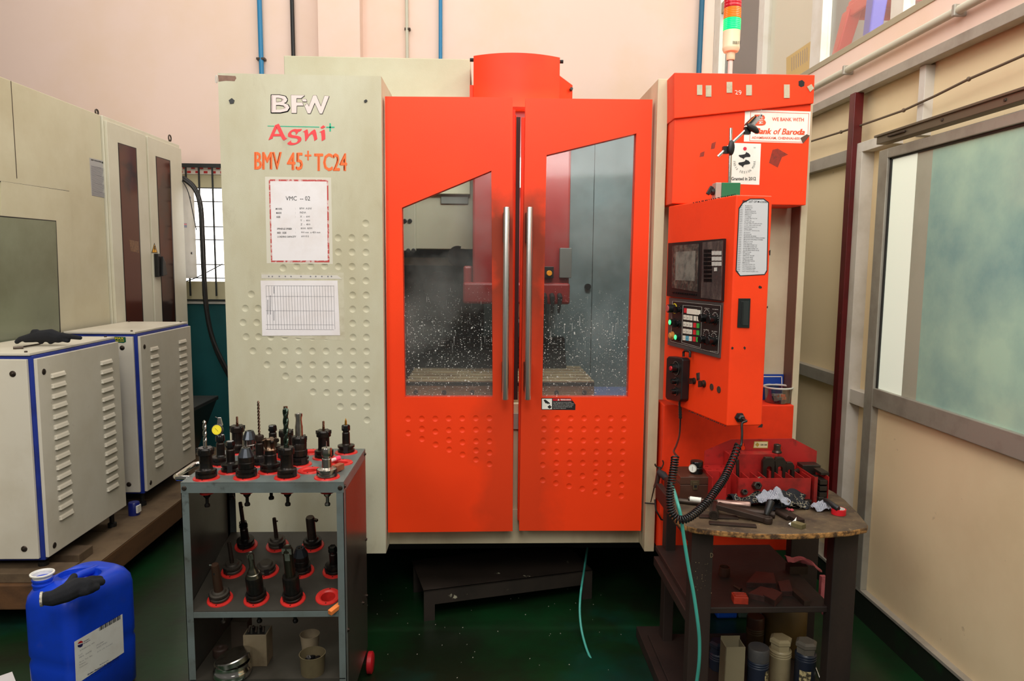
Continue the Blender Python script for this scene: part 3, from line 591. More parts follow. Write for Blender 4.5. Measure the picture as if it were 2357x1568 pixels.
q.crop(KB, 7.842, [(980, 763), (945, 805), (915, 810), (905, 835), (868, 868), (870, 845), (855, 815), (820, 805), (790, 830), (795, 860), (830, 875), (900, 885), (955, 905), (972, 935), (965, 975), (920, 1015), (850, 1045), (780, 1053), (730, 1040), (718, 1020), (740, 1000), (785, 967), (783, 985), (795, 1005), (840, 1013), (885, 1000), (908, 965), (905, 950), (880, 930), (800, 920), (740, 900), (728, 875), (735, 840), (780, 790), (845, 762), (900, 765)], F0, 0, sm=True)
q.poly([(616, 289.3), (631, 289.5), (631, 291.2), (616, 290.9)], F0, 1); q.poly([(645, 289.7), (735, 291.6), (735, 293.6), (645, 291.6)], F0, 1); q.rect(751, 291.6, 770, 294.6, F0, 1); q.rect(758.3, 283.8, 761.6, 302.5, F0, 1)
q.build('model_script_lettering', [LRD, LGR], MC)
q = MB(); q.text('BMV', (585.5, 350, 648.5, 390.5), F0, bold=.04); q.text('45', (661, 351, 697, 392), F0, bold=.04); q.text('+', (702, 347, 716.5, 369), F0, bold=.03); q.text('TC24', (723, 353, 799, 394), F0, bold=.04); q.build('model_number_lettering', LOR, MC)
RSD = mat('residue_brown', (140, 108, 92), .8, dirt=(110, 80, 66), amt=.8, sc_=30); q = MB(); q.poly([(502, 173), (542, 175), (544, 180), (540, 187), (520, 186), (503, 188)], F0, 0, .0004); q.build('tape_residue', RSD, MC); q = MB(); q.poly([(527, 231), (534, 226), (540, 231), (538, 238), (530, 239)], F0, 0, .003); q.build('plug', BLK, MC); q = MB(); q.poly([(838, 232), (843, 229), (846, 232), (843, 236), (839, 236)], F0, 0, .004); q.build('plug', BLK, MC)
q = MB(); q.tube([pY(499+2*math.cos(t*.7)-1, 182+9*math.sin(t*.7), 3.02) for t in range(10)], .002, 6); q.build('cable_tie', ALUW, MC)
# paper notices taped on the column (things of their own)
TAPE = mat('clear_tape', (216, 210, 192), .25); RTP = mat('red_tape', (190, 70, 66), .5, dirt=(225, 205, 200), amt=.8, sc_=60, lo=.5, hi=.55)
q = MB(); q.poly([(610, 407), (762, 409), (766, 608), (614, 606)], F0, 3, .0003); q.poly([(618.6, 413), (755.5, 414), (758.5, 604), (624, 603.5)], F0, 2, .0003, .0005); q.poly([(622, 417), (752.5, 418), (754.5, 600), (627, 600)], F0, 0, .0004, .001)
O_ = .0018
q.text('VMC  -- 02', (657.8, 452, 714, 461.7), F0, 1, off=O_)
L = [('MODEL', 'BFW  AGNI', 481, 635, 650, 690, 717), ('MADE', 'INDIA', 490.3, 636, 648, 690.5, 704.5), ('SIZE', 'X  -  600', 499.6, 636.5, 645.5, 691, 713.5), (None, 'Y  -  400', 508.7, 0, 0, 691.5, 714), (None, 'Z  -  400', 517.7, 0, 0, 692, 714.5), ('SPINDLE SPEED', '8000  RPM', 526.8, 638, 672.5, 692.5, 718.5), ('BED  SIZE', '900 mm  x 450 mm', 536, 638.5, 659.5, 693, 737.5), ('LOADING CAPACITY', '600 KG', 545, 639, 682, 693.5, 711)]
for a, b_, y, u0, u1, v0, v1 in L:
    if a: q.text(a, (u0, y-2.1, u1, y+2.1), F0, 1, bold=.02, off=O_, res=1)
    q.text(b_, (v0, y-3.2, v1, y+1.2), F0, 1, off=O_, res=1)
    if a: q.text(':', (680, y-1.6, 680.8, y+1.6), F0, 1, off=O_, res=1)
tag(q.build('paper_notice', [WHT, INK, RTP, TAPE]), 'white machine data sheet edged in worn red tape on the cream column', 'notice')
q = MB(); q.poly([(601, 628), (791, 628), (794, 784), (603, 774)], F0, 2, .0003); q.poly([(602, 632), (776, 634), (787, 642), (602, 641)], F0, 3, .0005, .0004); q.poly([(600, 646), (777, 646), (783, 772), (604, 773)], F0, 0, .0006, .001)
for x in (619, 627, 643, 657, 670, 693, 715, 727, 741, 755, 763): q.disc(x, 636.5, .003, F0, 1, .0003, 8, .001)
for i in range(25):
    t = i/24; xa_, xb_ = 612+t*156, 616+t*155; q.poly([(xa_, 657.5), (xa_+.6, 657.5), (xb_+.6, 758), (xb_, 758)], F0, 1, .0002, .0018)
for y, k in ((657.5, 0), (682, 1), (715, 1), (747, 1), (758, 0)): q.poly([(612, y), (768, y+.6), (770, y+1.2), (613, y+.6)], F0, 1, .0002, .0018)
for x, y, h in ((616, 690, 34), (622, 680, 44), (630, 660, 16), (630, 716, 22)): q.poly([(x, y), (x+1.3, y), (x+1.5, y+h), (x+.2, y+h)], F0, 1, .0002, .0018)
tag(q.build('log_sheet_sleeve', [WHT, GRYI, mat('plastic_sleeve', (206, 200, 176), .2, dirt=(170, 158, 128), amt=.5, sc_=20), ALUW]), 'sideways log sheet in a torn plastic sleeve below the data sheet', 'document')
# ---- warning label on right door
q = MB(); q.poly([(1246, 916.4), (1314, 916.4), (1324.7, 931.7), (1324, 943.9), (1246, 943.3)], FDR, 0, .0006); q.poly([(1247.5, 918), (1270.5, 918), (1270.5, 942), (1247.5, 942)], FDR, 2, .0003, .0007)
q.poly([(1272.5, 917.5), (1314.5, 917.5), (1318, 922.8), (1272.5, 922.8)], FDR, 1, .0003, .0007); q.text('WARNING', (1290, 918.4, 1313.7, 922), FDR, 2, bold=.03, off=.0014, res=1); q.poly([(1283, 922), (1288, 922), (1285.5, 918)], FDR, 2, .0003, .001)
for i, s_ in enumerate(('The CNC system may operate suddenly.', 'Table, Spindle head, or Spindle rotation.', 'DO NOT open door unless machine control', 'is in the manual mode and the spindle', 'stop button is depressed.')): q.text(s_, (1273.5, 925+i*3.5, 1273.5+len(s_)*1.17, 927.4+i*3.5), FDR, 2, off=.0012, res=1)
q.poly([(1251, 921), (1255, 919.5), (1266, 928), (1263.5, 931), (1262, 928.5), (1260, 930.5), (1258, 928), (1256, 929)], FDR, 0, .0003, .0011); q.poly([(1260, 936), (1263, 934), (1266, 932), (1267.5, 935), (1270, 936), (1268, 939), (1265, 941), (1262, 939)], FDR, 0, .0003, .0011)
q.build('warning_label', [INK, mat('label_red', (190, 24, 34), .5), WHT2], dr)
# ================================================================== right cabinet
YK = 2.9; FK = FY(YK); BC = mat('cabinet_back_cream', (206, 196, 166), .55, dirt=(160, 140, 104), amt=.5, sc_=2)
cx0, cx1 = .752, 1.303
xe = pY(1853, 600, 2.99).x; xf = pY(1838, 600, 2.99).x
q = MB(); q.b2(.75, xe, 3.08, 3.6, .4, 2.37, 0); q.b2(xf, xe, 2.99, 3.08, .4, 2.37, 0); q.b2(xf-.003, xf, 2.992, 3.08, .42, 2.3, 1); q.build('right_side_cabinet', [BC, mat('edge_brown', (104, 72, 58), .5)], MC, bev=.002)
q = MB(); q.b2(cx0, cx1, YK, YK+.18, 1.872, 2.3); q.build('control_cabinet', ORG_, MC, bev=.003)
q = MB(); q.ext([pY(a, b_, YK-.012) for a, b_ in ((1552, 167), (1876, 172), (1873, 238), (1552, 273))], (0, .19, 0)); lid = q.build('cabinet_lid', ORG_, MC, bev=.003)
FTM = mat('foam_tape_buff', (196, 184, 158), .8, dirt=(160, 146, 116), amt=.6, sc_=40); FL = FY(YK-.012); q = MB()
for a in ((1604, 196, 1616, 219), (1624, 197, 1637, 223), (1672, 189, 1685, 214), (1717, 196, 1730, 220), (1804, 195, 1817, 226)): q.rect(*a, FL, 0, .003); q.build('foam_tape', FTM, lid); q = MB()
q.poly([(1857, 200), (1867, 194), (1873, 204), (1864, 212)], FL, 0, .003); q.build('foam_tape', FTM, lid); q = MB(); q.poly([(1838, 187), (1846, 184), (1852, 189), (1851, 198), (1844, 201), (1838, 197)], FL, 1, .0006)
q.text('29', [(1692, 217), (1707, 219), (1706, 208), (1691, 208)], FL, 2, bold=-.01)
q.build('paint_mark', [BLK, BLK, WHT2], lid)
# bank sticker
q = MB(); q.poly([(1715, 252), (1866, 257), (1863, 312), (1848, 330), (1712, 326)], FK, 0, .0006); BO = mat('sticker_orange', (232, 84, 44), .5)
for a in ([(1727, 257), (1862, 261), (1862, 262), (1727, 258)], [(1727, 257), (1728, 257), (1726, 324), (1725, 324)], [(1725, 323.5), (1848, 327), (1848, 328), (1725, 324.6)], [(1861, 261), (1862, 261), (1860, 310), (1859, 310)]): q.poly(a, FK, 1, .0002, .0008)
q.text('WE BANK WITH', [(1777, 278.5), (1850, 280), (1850, 271.5), (1777, 270.5)], FK, 1, bold=.02); q.text('Bank of Baroda', [(1737, 308.5), (1852, 311), (1853, 297), (1738, 294.5)], FK, 1, bold=.035, shear=.25); q.text('ADAMBAKKAM, CHENNAI-600 0', [(1730, 320.5), (1847, 323), (1847, 316), (1730, 314)], FK, 1, bold=.02)
q.text('B', [(1737, 289), (1758, 290), (1758, 264), (1737, 264)], FK, 1, bold=.05); q.text('B', [(1743, 289), (1763, 290), (1763, 264), (1743, 264)], FK, 1, bold=.02)
for i in range(4): q.poly([(1746, 272+i*4), (1756, 271+i*4), (1756, 272.3+i*4), (1746, 273.4+i*4)], FK, 0, .0003, .0016)
q.poly([(1848, 330), (1863, 312), (1856, 309.5), (1842, 318)], FK, 2, .002, .0012)
bs = [WHT2, BO, mat('sticker_backing_brown', (92, 66, 50), .6)]; q.build('bank_sticker', bs, MC)
q = MB(); q.poly([(1684, 329), (1751.5, 331), (1747.5, 425.5), (1681, 423.5)], FK, 0, .0006); q.disc(1714.5, 342.5, .0072, FK, 2, .0004, 20, .0008)
KD = (1640, 240)
for G_ in ([(632, 905), (690, 935), (718, 970), (715, 1000), (690, 1005), (640, 1005), (610, 1015), (590, 1045), (575, 1030), (520, 1005), (495, 980), (505, 965), (560, 960), (610, 950), (635, 925)], [(625, 1050), (685, 1075), (713, 1110), (708, 1135), (670, 1143), (610, 1150), (585, 1175), (580, 1203), (545, 1170), (500, 1150), (488, 1125), (500, 1108), (560, 1100), (600, 1090), (622, 1070)]): q.crop(KD, 8.254, G_, FK, 1)
s_ = 'INDIA DESIGN MARK'
for i, ch in enumerate(s_):
    if ch == ' ': continue
    cx_, cy_, rr2 = 1713.5, 373.5, 23.2; an = R(176+i*11.7)
    ex, ey = cx_+rr2*math.cos(an), cy_-rr2*math.sin(an); tx, ty = -math.sin(an), -math.cos(an); nx, ny = math.cos(an), -math.sin(an); w_, h_ = (1.6 if ch != 'I' else .4), 2.6
    if ch == 'M': w_ = 2.1
    q.text(ch, [(ex-tx*w_+nx*h_, ey-ty*w_+ny*h_), (ex+tx*w_+nx*h_, ey+ty*w_+ny*h_), (ex+tx*w_-nx*h_, ey+ty*w_-ny*h_), (ex-tx*w_-nx*h_, ey-ty*w_-ny*h_)], FK, 1, off=.001, res=1)
q.text('Granted in 2012', (1683, 407.5, 1739.7, 415.5), FK, 1, bold=.02); q.text('TM', (1734, 339, 1739, 342), FK, 1, res=1); q.build('design_mark_sticker', [WHT2, INK, mat('dot_red', (214, 30, 60), .5)], MC)
GR_ = mat('glue_grime', (150, 44, 22), .7, dirt=(90, 40, 28), amt=.8, sc_=60)
q = MB(); 
for a in ([(1778, 345), (1790, 342), (1814, 356), (1800, 362), (1790, 386), (1770, 375)], [(1612, 352), (1622, 348), (1620, 360), (1610, 362)], [(1638, 330), (1648, 326), (1645, 342), (1636, 344)]): q = MB(); q.poly(a, FK, 0, .0002); q.build('glue_stain', GR_, MC)
# signal tower
T = pY(1683, 150, 3.02); YT = 3.02
def zy(y): return pY(1684, y, YT).z
u = YT/1640; q = MB(); tx_ = pY(1681, 150, YT).x
def TM(z): return Matrix.Translation((tx_, YT, z))
q.lathe([(0, 2.36), (5.2*u, 2.36), (5.2*u, zy(136)), (0, zy(136))], 20, 0, TM(0)); q.build('tower_pole', ALUW, MC, smooth=40)
CRMP = mat('tower_cream', (226, 212, 176), .4)
q = MB(); q.lathe([(8*u, zy(139)), (9.5*u, zy(136)), (9.5*u, zy(122)), (16*u, zy(120)), (19*u, zy(113)), (19*u, zy(109)), (18.5*u, zy(107)), (19*u, zy(72)), (0, zy(72))], 28, 0, TM(0))
for i in range(8): q.box((tx_-.004+i*.0042, YT-19.2*u, zy(104)), (.001, .002, .012), 1)
q.build('tower_base', [CRMP, INK], MC, smooth=40)
for nm, a, b_, c_, em in (('green_lamp', 71, 45, (0, 230, 96), 1.7), ('amber_lamp', 44, 20, (236, 118, 20), .12), ('red_lamp', 19, -24, (190, 14, 34), .1)):
    n = 6; pr = [(0, zy(a))]+[((19.2 if i % 2 else 18.6)*u, zy(a+(b_-a)*i/(2*n))) for i in range(2*n+1)]+[(0, zy(b_))]
    q = MB(); q.lathe(pr, 28, 0, TM(0)); q.build(nm, mat(nm, c_, .25, emit=em), MC, smooth=20)
# lower orange box
q = MB(); ob = pY(1528, 935, 2.95); oc = pY(1828, 933, 2.95); zo = oc.z; q.b2(ob.x, oc.x, 2.95, 3.079, .39, zo); q.build('coolant_box', ORGD, MC, bev=.004)
FO = FY(2.95); q = MB(); q.b2(pY(1754, 880, 3.07).x, pY(1803, 880, 3.07).x, 3.07, 3.079, zo, pY(1790, 862, 3.07).z, 0); q.rect(1757, 866, 1800, 868, FY(3.069), 1, .0004); q.rect(1798.5, 866, 1800.5, 895, FY(3.069), 1, .0004); q.build('blue_plate', [mat('enamel_blue', (24, 66, 160), .35), WHT2], MC)
# underside : base casting, feet, tray
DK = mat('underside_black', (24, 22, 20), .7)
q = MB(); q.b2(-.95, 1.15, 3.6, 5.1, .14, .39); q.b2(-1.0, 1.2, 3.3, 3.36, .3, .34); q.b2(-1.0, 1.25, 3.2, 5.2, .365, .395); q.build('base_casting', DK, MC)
for x in (-.85, .1, 1.05):
    for y in (3.75, 4.9): q = MB(); q.lathe([(0, 0), (.07, 0), (.07, .02), (.02, .03), (.02, .14), (0, .14)], 16, 0, Matrix.Translation((x, y, 0))); q.build('levelling_foot', DK, MC, smooth=40)
# ================================================================== control pendant (orange console)
A_, B_, C_ = Vector((.751, 2.95, 0)), Vector((.857, 2.45, 0)), Vector((.988, 2.462, 0)); D_ = C_+(A_-B_)
zp0, zp1 = 1.057, 1.865
q = MB(); q.ext([Vector((p.x, p.y, zp0)) for p in (A_, B_, C_, D_)], (0, 0, zp1-zp0)); q.b2(.86, .96, 2.93, 3.09, 1.35, 1.5)
PD = q.build('control_console', ORG_, MC, bev=.005)
PD.modifiers['bevel'].segments = 3
e1 = (A_-B_).normalized(); n1 = Vector((0, 0, 1)).cross(e1).normalized(); n1 = n1 if n1.x < 0 else -n1
e2 = (C_-B_).normalized(); n2 = Vector((0, 0, 1)).cross(e2).normalized(); n2 = n2 if n2.y < 0 else -n2
FA, FB2 = FPl(B_, n1), FPl(B_, n2)
def cu(a, b_): return (1530+a/5.227, 540+b_/5.227)
def CP(s): return [cu(*map(float, q.split(','))) for q in s.split()]
q = MB(); q.poly(CP('80,105 740,50 715,805 60,740'), FA, 0, .014)
FS = FPl(B_+n1*.014, n1)
q.poly(CP('95,135 410,110 395,690 90,640'), FS, 1, .002); q.poly(CP('140,210 375,195 365,560 135,550'), FS, 2, .001, .002)
q.poly(CP('460,95 705,70 680,790 440,760'), FS, 3, .002)
for i, y in enumerate((200, 268, 330)):
    for j in range(3): x = 577+j*39; q.poly(CP('%d,%d %d,%d %d,%d %d,%d' % (x, y, x+33, y-2, x+33, y+46, x, y+48)), FS, 4, .003, .001)
q.poly(CP('606,398 636,396 634,440 605,442'), FS, 4, .003, .001)
for j in range(5):
    for i in range(8): x = 480+j*20; y = 180+i*50; q.poly(CP('%d,%d %d,%d %d,%d %d,%d' % (x, y, x+14, y, x+14, y+38, x, y+38)), FS, 5, .003, .001)
for i in range(11): x = 98+i*27; y = 690+i*2.6; q.poly(CP('%g,%g %g,%g %g,%g %g,%g' % (x, y, x+18, y+1, x+18, y+20, x, y+19)), FS, 5, .003)
q.build('display_unit', [BLK, mat('screen_bezel_wrap', (60, 56, 52), .25, dirt=(130, 118, 104), amt=.7, sc_=40, bump=.8, bsc=60), mat('wrapped_screen', (128, 126, 116), .2, dirt=(82, 82, 78), amt=.9, sc_=22, bump=.8, bsc=50), mat('wrapped_keypad', (66, 58, 56), .2, dirt=(112, 98, 90), amt=.8, sc_=26, stretch=(1, 1, .25), bump=.9, bsc=60), mat('key_grey', (190, 188, 180), .4), BLKG], PD)
q = MB(); q.poly(CP('75,760 710,820 675,1485 55,1325'), FA, 0, .008); FQ = FPl(B_+n1*.008, n1)
q.poly(CP('90,795 690,850 655,1440 70,1290'), FQ, 1, .001)
def line(pts, w=2.2, pf=None, m=2, closed=True):
    P = CP(pts); n = len(P)
    for i in range(n if closed else n-1):
        a, b_ = Vector(P[i]), Vector(P[(i+1) % n]); d = (b_-a).normalized()*w/10; nn = Vector((-d.y, d.x)); q.poly([tuple(a-nn), tuple(b_-nn), tuple(b_+nn), tuple(a+nn)], pf or FQ, m, .0003, .0015)
line('98,800 680,856 646,1432 78,1284'); line('225,850 452,872 435,1362 208,1298')
W4 = 'K'
def key(x, y, w_, h_, m): q.poly(CP('%g,%g %g,%g %g,%g %g,%g' % (x, y, x+w_, y+w_*.1, x+w_-1, y+h_+w_*.12, x-1, y+h_)), FQ, m, .003, .001)
key(243, 885, 25, 55, 3)
key(277, 890, 116, 62, 4)
for i, m in enumerate((4,)): key(402, 908, 32, 58, m)
for r_, (y, ms_) in enumerate(((965, [4, 4, 4, 4, 4]), (1048, [4, 4, 4, 3, 5]), (1132, [4, 4, 4, 3, 5]), (1214, [4, 6, 4, 3, 5]))):
    for j, m in enumerate(ms_): x = (236, 274, 311, 358, 398)[j]-r_*3; key(x, y+j*5, 27, 56, m)
KL = ['EDIT', 'MDI', 'JOG', 'REF', 'SBK', 'BDT', 'OSP', 'DRN', 'CW', 'CCW', '+X', '-Y']
for r_, y in enumerate((985, 1068, 1152, 1234)):
    for j in range(3): x = (238, 276, 313)[j]-r_*3; q.text(KL[r_*3+j], [cu(x+4, y+18+j*5), cu(x+22, y+20+j*5), cu(x+22, y+8+j*5), cu(x+4, y+6+j*5)], FQ, 1, off=.0045, res=1)
for s_, x, y, w_ in (('AXIS SELECTOR', 482, 880, 60), ('MODE SELECTOR', 580, 892, 70), ('RAPID OVERRIDE', 470, 1138, 64), ('FEED OVERRIDE', 570, 1158, 66), ('MACHINE CONTROL', 548, 1398, 88)): q.text(s_, [cu(x, y+12), cu(x+w_, y+18), cu(x+w_, y+7), cu(x, y)], FQ, 2, off=.0015, res=1)
for cx_, cy_ in ((610, 1010), (510, 975), (595, 1255), (505, 1215)):
    for k in range(11):
        an = R(-110+k*22); x, y = cx_+36*math.sin(an), cy_-75*math.cos(an)*.95; q.poly(CP('%g,%g %g,%g %g,%g %g,%g' % (x-3, y-4, x+3, y-4, x+3, y+4, x-3, y+4)), FQ, 2, .0003, .0015)
q.build('operator_panel', [mat('panel_grey', (70, 70, 68), .4), mat('panel_black', (28, 28, 28), .45), mat('legend_white', (222, 218, 206), .6), mat('key_red', (214, 40, 50), .4), mat('key_ivory', (232, 226, 210), .4), mat('key_green', (60, 176, 74), .4), mat('key_blue', (90, 170, 196), .4)], PD)
def knob(nm, px, py, r, L_, mats, r2=None, base=.008, paddle=False, rb=None):
    p = FPl(B_+n1*base, n1)(px, py); M = Matrix.Translation(p) @ n1.to_track_quat('Z', 'Y').to_matrix().to_4x4(); k = MB(); r2 = r2 or r*.86
    rb = rb or r*1.15
    k.lathe([(rb, 0), (rb, .004), (r, .005), (r, L_*.3), (r2, L_*.36), (r2, L_*.95), (r2*.9, L_), (0, L_)], 22, 0, M)
    if len(mats) > 1: k.lathe([(r2*.82, L_+.0002), (r2*.7, L_+.002), (0, L_+.0025)], 22, 1, M)
    if paddle: k.box((0, 0, 0), (r*.45, r*2.0, .014), 0, mt=M @ Matrix.Translation((0, 0, L_+.006)))
    k.build(nm, mats, PD, smooth=35)
for a, b_ in ((510, 1040), (612, 1060), (505, 1300), (600, 1315)): x, y = cu(a, b_); knob('selector_knob', x, y-7, .0175, .03, [BLKG])
YRG = mat('yellow_ring', (232, 206, 40), .5); EMR = mat('estop_red', (196, 84, 80), .4); GLOW = mat('green_pilot_lamp', (60, 255, 120), .3, emit=2.2); AMB = mat('amber_lamp_off', (206, 140, 70), .35)
p = cu(122, 890); q = MB(); q.disc(p[0], p[1], .021, FQ, 0, .002); q.build('estop_ring', YRG, PD)
knob('emergency_stop', *cu(120, 890), .015, .032, [BLK, EMR], r2=.0165)
knob('key_switch', *cu(190, 905), .0125, .016, [BLKG], paddle=True)
knob('pilot_lamp', *cu(105, 1055), .0145, .016, [BLK, GLOW]); knob('rotary_switch', *cu(170, 1075), .0135, .014, [BLKG], paddle=True)
knob('pilot_lamp', *cu(100, 1215), .0145, .015, [AMB, AMB]); knob('pilot_lamp', *cu(165, 1235), .014, .013, [BLK, GLOW])
def c6(a, b_): return (1500+a/2.657, 430+b_/2.657)
knob('key_lock', *c6(262, 1188), .011, .008, [STLD], base=0, paddle=True); knob('key_lock', *c6(322, 1205), .012, .012, [STLD], base=0, paddle=True)
for a, b_ in ((368, 1225), (412, 1241)): q = MB(); p = c6(a, b_); q.disc(*p, .0125, FA, 0, .002); q.build('blanking_plug', mat('plug_brown', (60, 50, 40), .5), PD)
q = MB(); q.poly([c6(*v) for v in ((275, 1140), (296, 1136), (296, 1180), (278, 1185))], FA, 0, .002); q.build('lock_tag', STL, PD)
# m-code plate on narrow side, recessed pull, gland
q = MB(); q.poly([(1709, 466), (1726, 457), (1758, 457), (1770, 466), (1766, 624), (1760, 633), (1703, 636), (1693, 624), (1700, 479)], FB2, 1, .0008); q.poly([(1710.5, 468), (1727, 459.5), (1757, 459.5), (1767.5, 467), (1764, 622), (1759, 631), (1704, 634), (1695.5, 622), (1702, 481)], FB2, 0, .0004, .0006)
q.text('BFW', (1709, 460.8, 1719.5, 466.5), FB2, 1, bold=.05); q.text('LIST OF M-CODES', [(1723, 466.5), (1767, 467.5), (1767, 463), (1723.5, 461.5)], FB2, 1, bold=.02, shear=.2)
mcs = 'PROGRAM STOP|OPTIONAL STOP|PROGRAM END|SPINDLE ROTATION CW|SPINDLE ROTATION CCW|SPINDLE STOP|TOOL CHANGE|COOLANT THRU TOOL "ON"|COOLANT "ON"|ALL COOLANT "OFF"|ROTARY TABLE UNCLAMP (4TH AXIS)|ROTARY TABLE CLAMP (4TH AXIS)|MAGAZINE RETURN(MC 730)|SPINDLE ORIENT|UP. TOOL NO. UPDATION (730)|APC DOOR UP|APC DOOR DOWN|PROGRAM END AND REWIND|FEED MOTION WITHOUT SPINDLE ON ENABLE|FEED MOTION WITH SPINDLE ON ENABLE|PALLET OUT CYCLE|PALLET IN CYCLE|X-AXIS MIRROR IMAGE "ON"|Y-AXIS MIRROR IMAGE "ON"|4th-AXIS MIRROR IMAGE "ON"|ALL AXIS MIRROR IMAGE CANCEL|READY POT DOWN|ATC ARM SIDE|SPINDLE TOOL UNCLAMP|ATC 180 DEG. INDEX|SPINDLE TOOL CLAMP|ATC ARM PARK POSITION|READY POT UP|MAGAZINE FORWARD (730)|MAGAZINE RETRACT (730)|TOOL COMP/HEIGHT CLEARE|TOOL COMP/HEIGHT (SET)|PALLET CHANGE ON (SERVO APC)'.split('|')
for i, s_ in enumerate(mcs):
    y = 473.5+i*4.08; x = 1703.5-i*.19; x2 = x+10+len(s_)*1.32; q.text(s_, [(x+11, y+1.5), (x2+1, y+2.4), (x2+1.5, y), (x+11.5, y-1)], FB2, 1, off=.0014, res=1); q.text('M%02d -' % (i if i < 18 else i+22), [(x, y+1.3), (x+8, y+1.5), (x+8.3, y-.9), (x+.3, y-1)], FB2, 1, off=.0014, res=1)
q.build('m_code_plate', [mat('plate_silver_white', (204, 202, 204), .4), INK], PD)
q = MB(); P = [c6(*v) for v in ((530, 683), (602, 683), (595, 863), (522, 860))]; q.poly(P, FB2, 0, .004); P = [c6(*v) for v in ((543, 700), (592, 700), (586, 848), (537, 846))]; q.poly(P, FB2, 1, .001, .0042); P = [c6(*v) for v in ((548, 704), (558, 704), (552, 842), (541, 842))]; q.poly(P, FB2, 0, .003, .005); q.build('recessed_grip', [BLK, mat('grip_grey', (42, 42, 42), .3)], PD, bev=.001)
pg = FB2(*c6(535, 1410)); q = MB(); M = Matrix.Translation(pg) @ n2.to_track_quat('Z', 'Y').to_matrix().to_4x4(); q.lathe([(.018, 0), (.018, .008), (.013, .009), (.013, .022), (.008, .026), (0, .026)], 6, 0, M); q.build('cable_gland', BLK, PD)
chips = mat('chipped_dark', (44, 30, 24), .8); 
def chip(P, F): k = MB(); k.poly(P, F, 0, .0003, .0003); k.build('paint_chip', chips, PD)
for s_ in ('652,612 660,604 674,612 672,622 656,622', '716,392 727,386 725,420 718,420', '486,985 492,978 501,984 498,994 488,995', '560,985 567,976 576,985 570,999', '704,734 711,728 710,745 705,742', '646,1472 672,1450 680,1454 676,1473'):
    P = [c6(*map(float, v.split(','))) for v in s_.split()]; chip(P, FB2)
random.seed(3); EA = []
for i in range(22):
    x = 250+i*12+random.random()*6; y = 96-(x-250)*.2; EA.append([c6(x, y), c6(x+9, y-2), c6(x+7, y+random.random()*6+2), c6(x+2, y+random.random()*5+2)])
for i in range(18):
    x = 220+i*13+random.random()*6; y = 1372+(x-220)*.41; EA.append([c6(x, y), c6(x+9, y+3), c6(x+7, y-random.random()*7-2), c6(x+2, y-random.random()*6-2)])
for P in EA: chip(P, FA)
# ================================================================== LEFT : second machine, cabinets, pallet
XL = -2.40; FLM = FX(XL)
LM = thing('machining_centre', 'cream machine at the left edge with two brown-glazed electrical cabinet doors', 'machine', (XL-.6, 4.4, 0))
ztl = pX(236, 267, XL).z; ya = pX(238, 400, XL).y; ybk = pX(409, 334, XL).y
q = MB(); q.b2(XL-1.2, XL, 2.7, ya-.004, .25, ztl); q.build('machine_body', CRML, LM, bev=.004)
q = MB(); q.poly([(0, 417), (160, 441), (172, 760), (0, 790)], FLM, 0, .006); q.poly([(-40, 411), (0, 416.5), (158, 439.5), (158, 442), (0, 419)], FLM, 1, .004); q.poly([(24, 186), (25.5, 186.5), (39.5, 411), (38, 411)], FLM, 2, .001); q.build('sliding_guard', [CRML, BLK, STLD], LM, bev=.002)
q = MB(); q.poly([(-20, 495), (126, 508), (137, 775), (-20, 800)], FLM, 0, .004, .004); q.poly([(-20, 498), (124, 510), (133.5, 770), (-20, 790)], FLM, 1, .002, .008)
q.build('guard_window', [BLK, mat('left_window_grey_green', (132, 136, 112), .22, dirt=(100, 100, 74), amt=.7, sc_=1.4)], LM)
q = MB(); q.b2(XL-.5, XL+.012, ya, ybk, .25, ztl); q.build('cabinet_body', mat('left_cab_cream', (216, 211, 190), .4, dirt=(190, 180, 150), amt=.4, sc_=2), LM, bev=.004)
FLC = FX(XL+.012); BRG = mat('brown_glass', (82, 34, 20), .12, dirt=(34, 16, 10), amt=.8, sc_=2.2, lo=.5, hi=.56)
ym1, ym2 = pX(333, 400, XL+.012).y, pX(337, 400, XL+.012).y
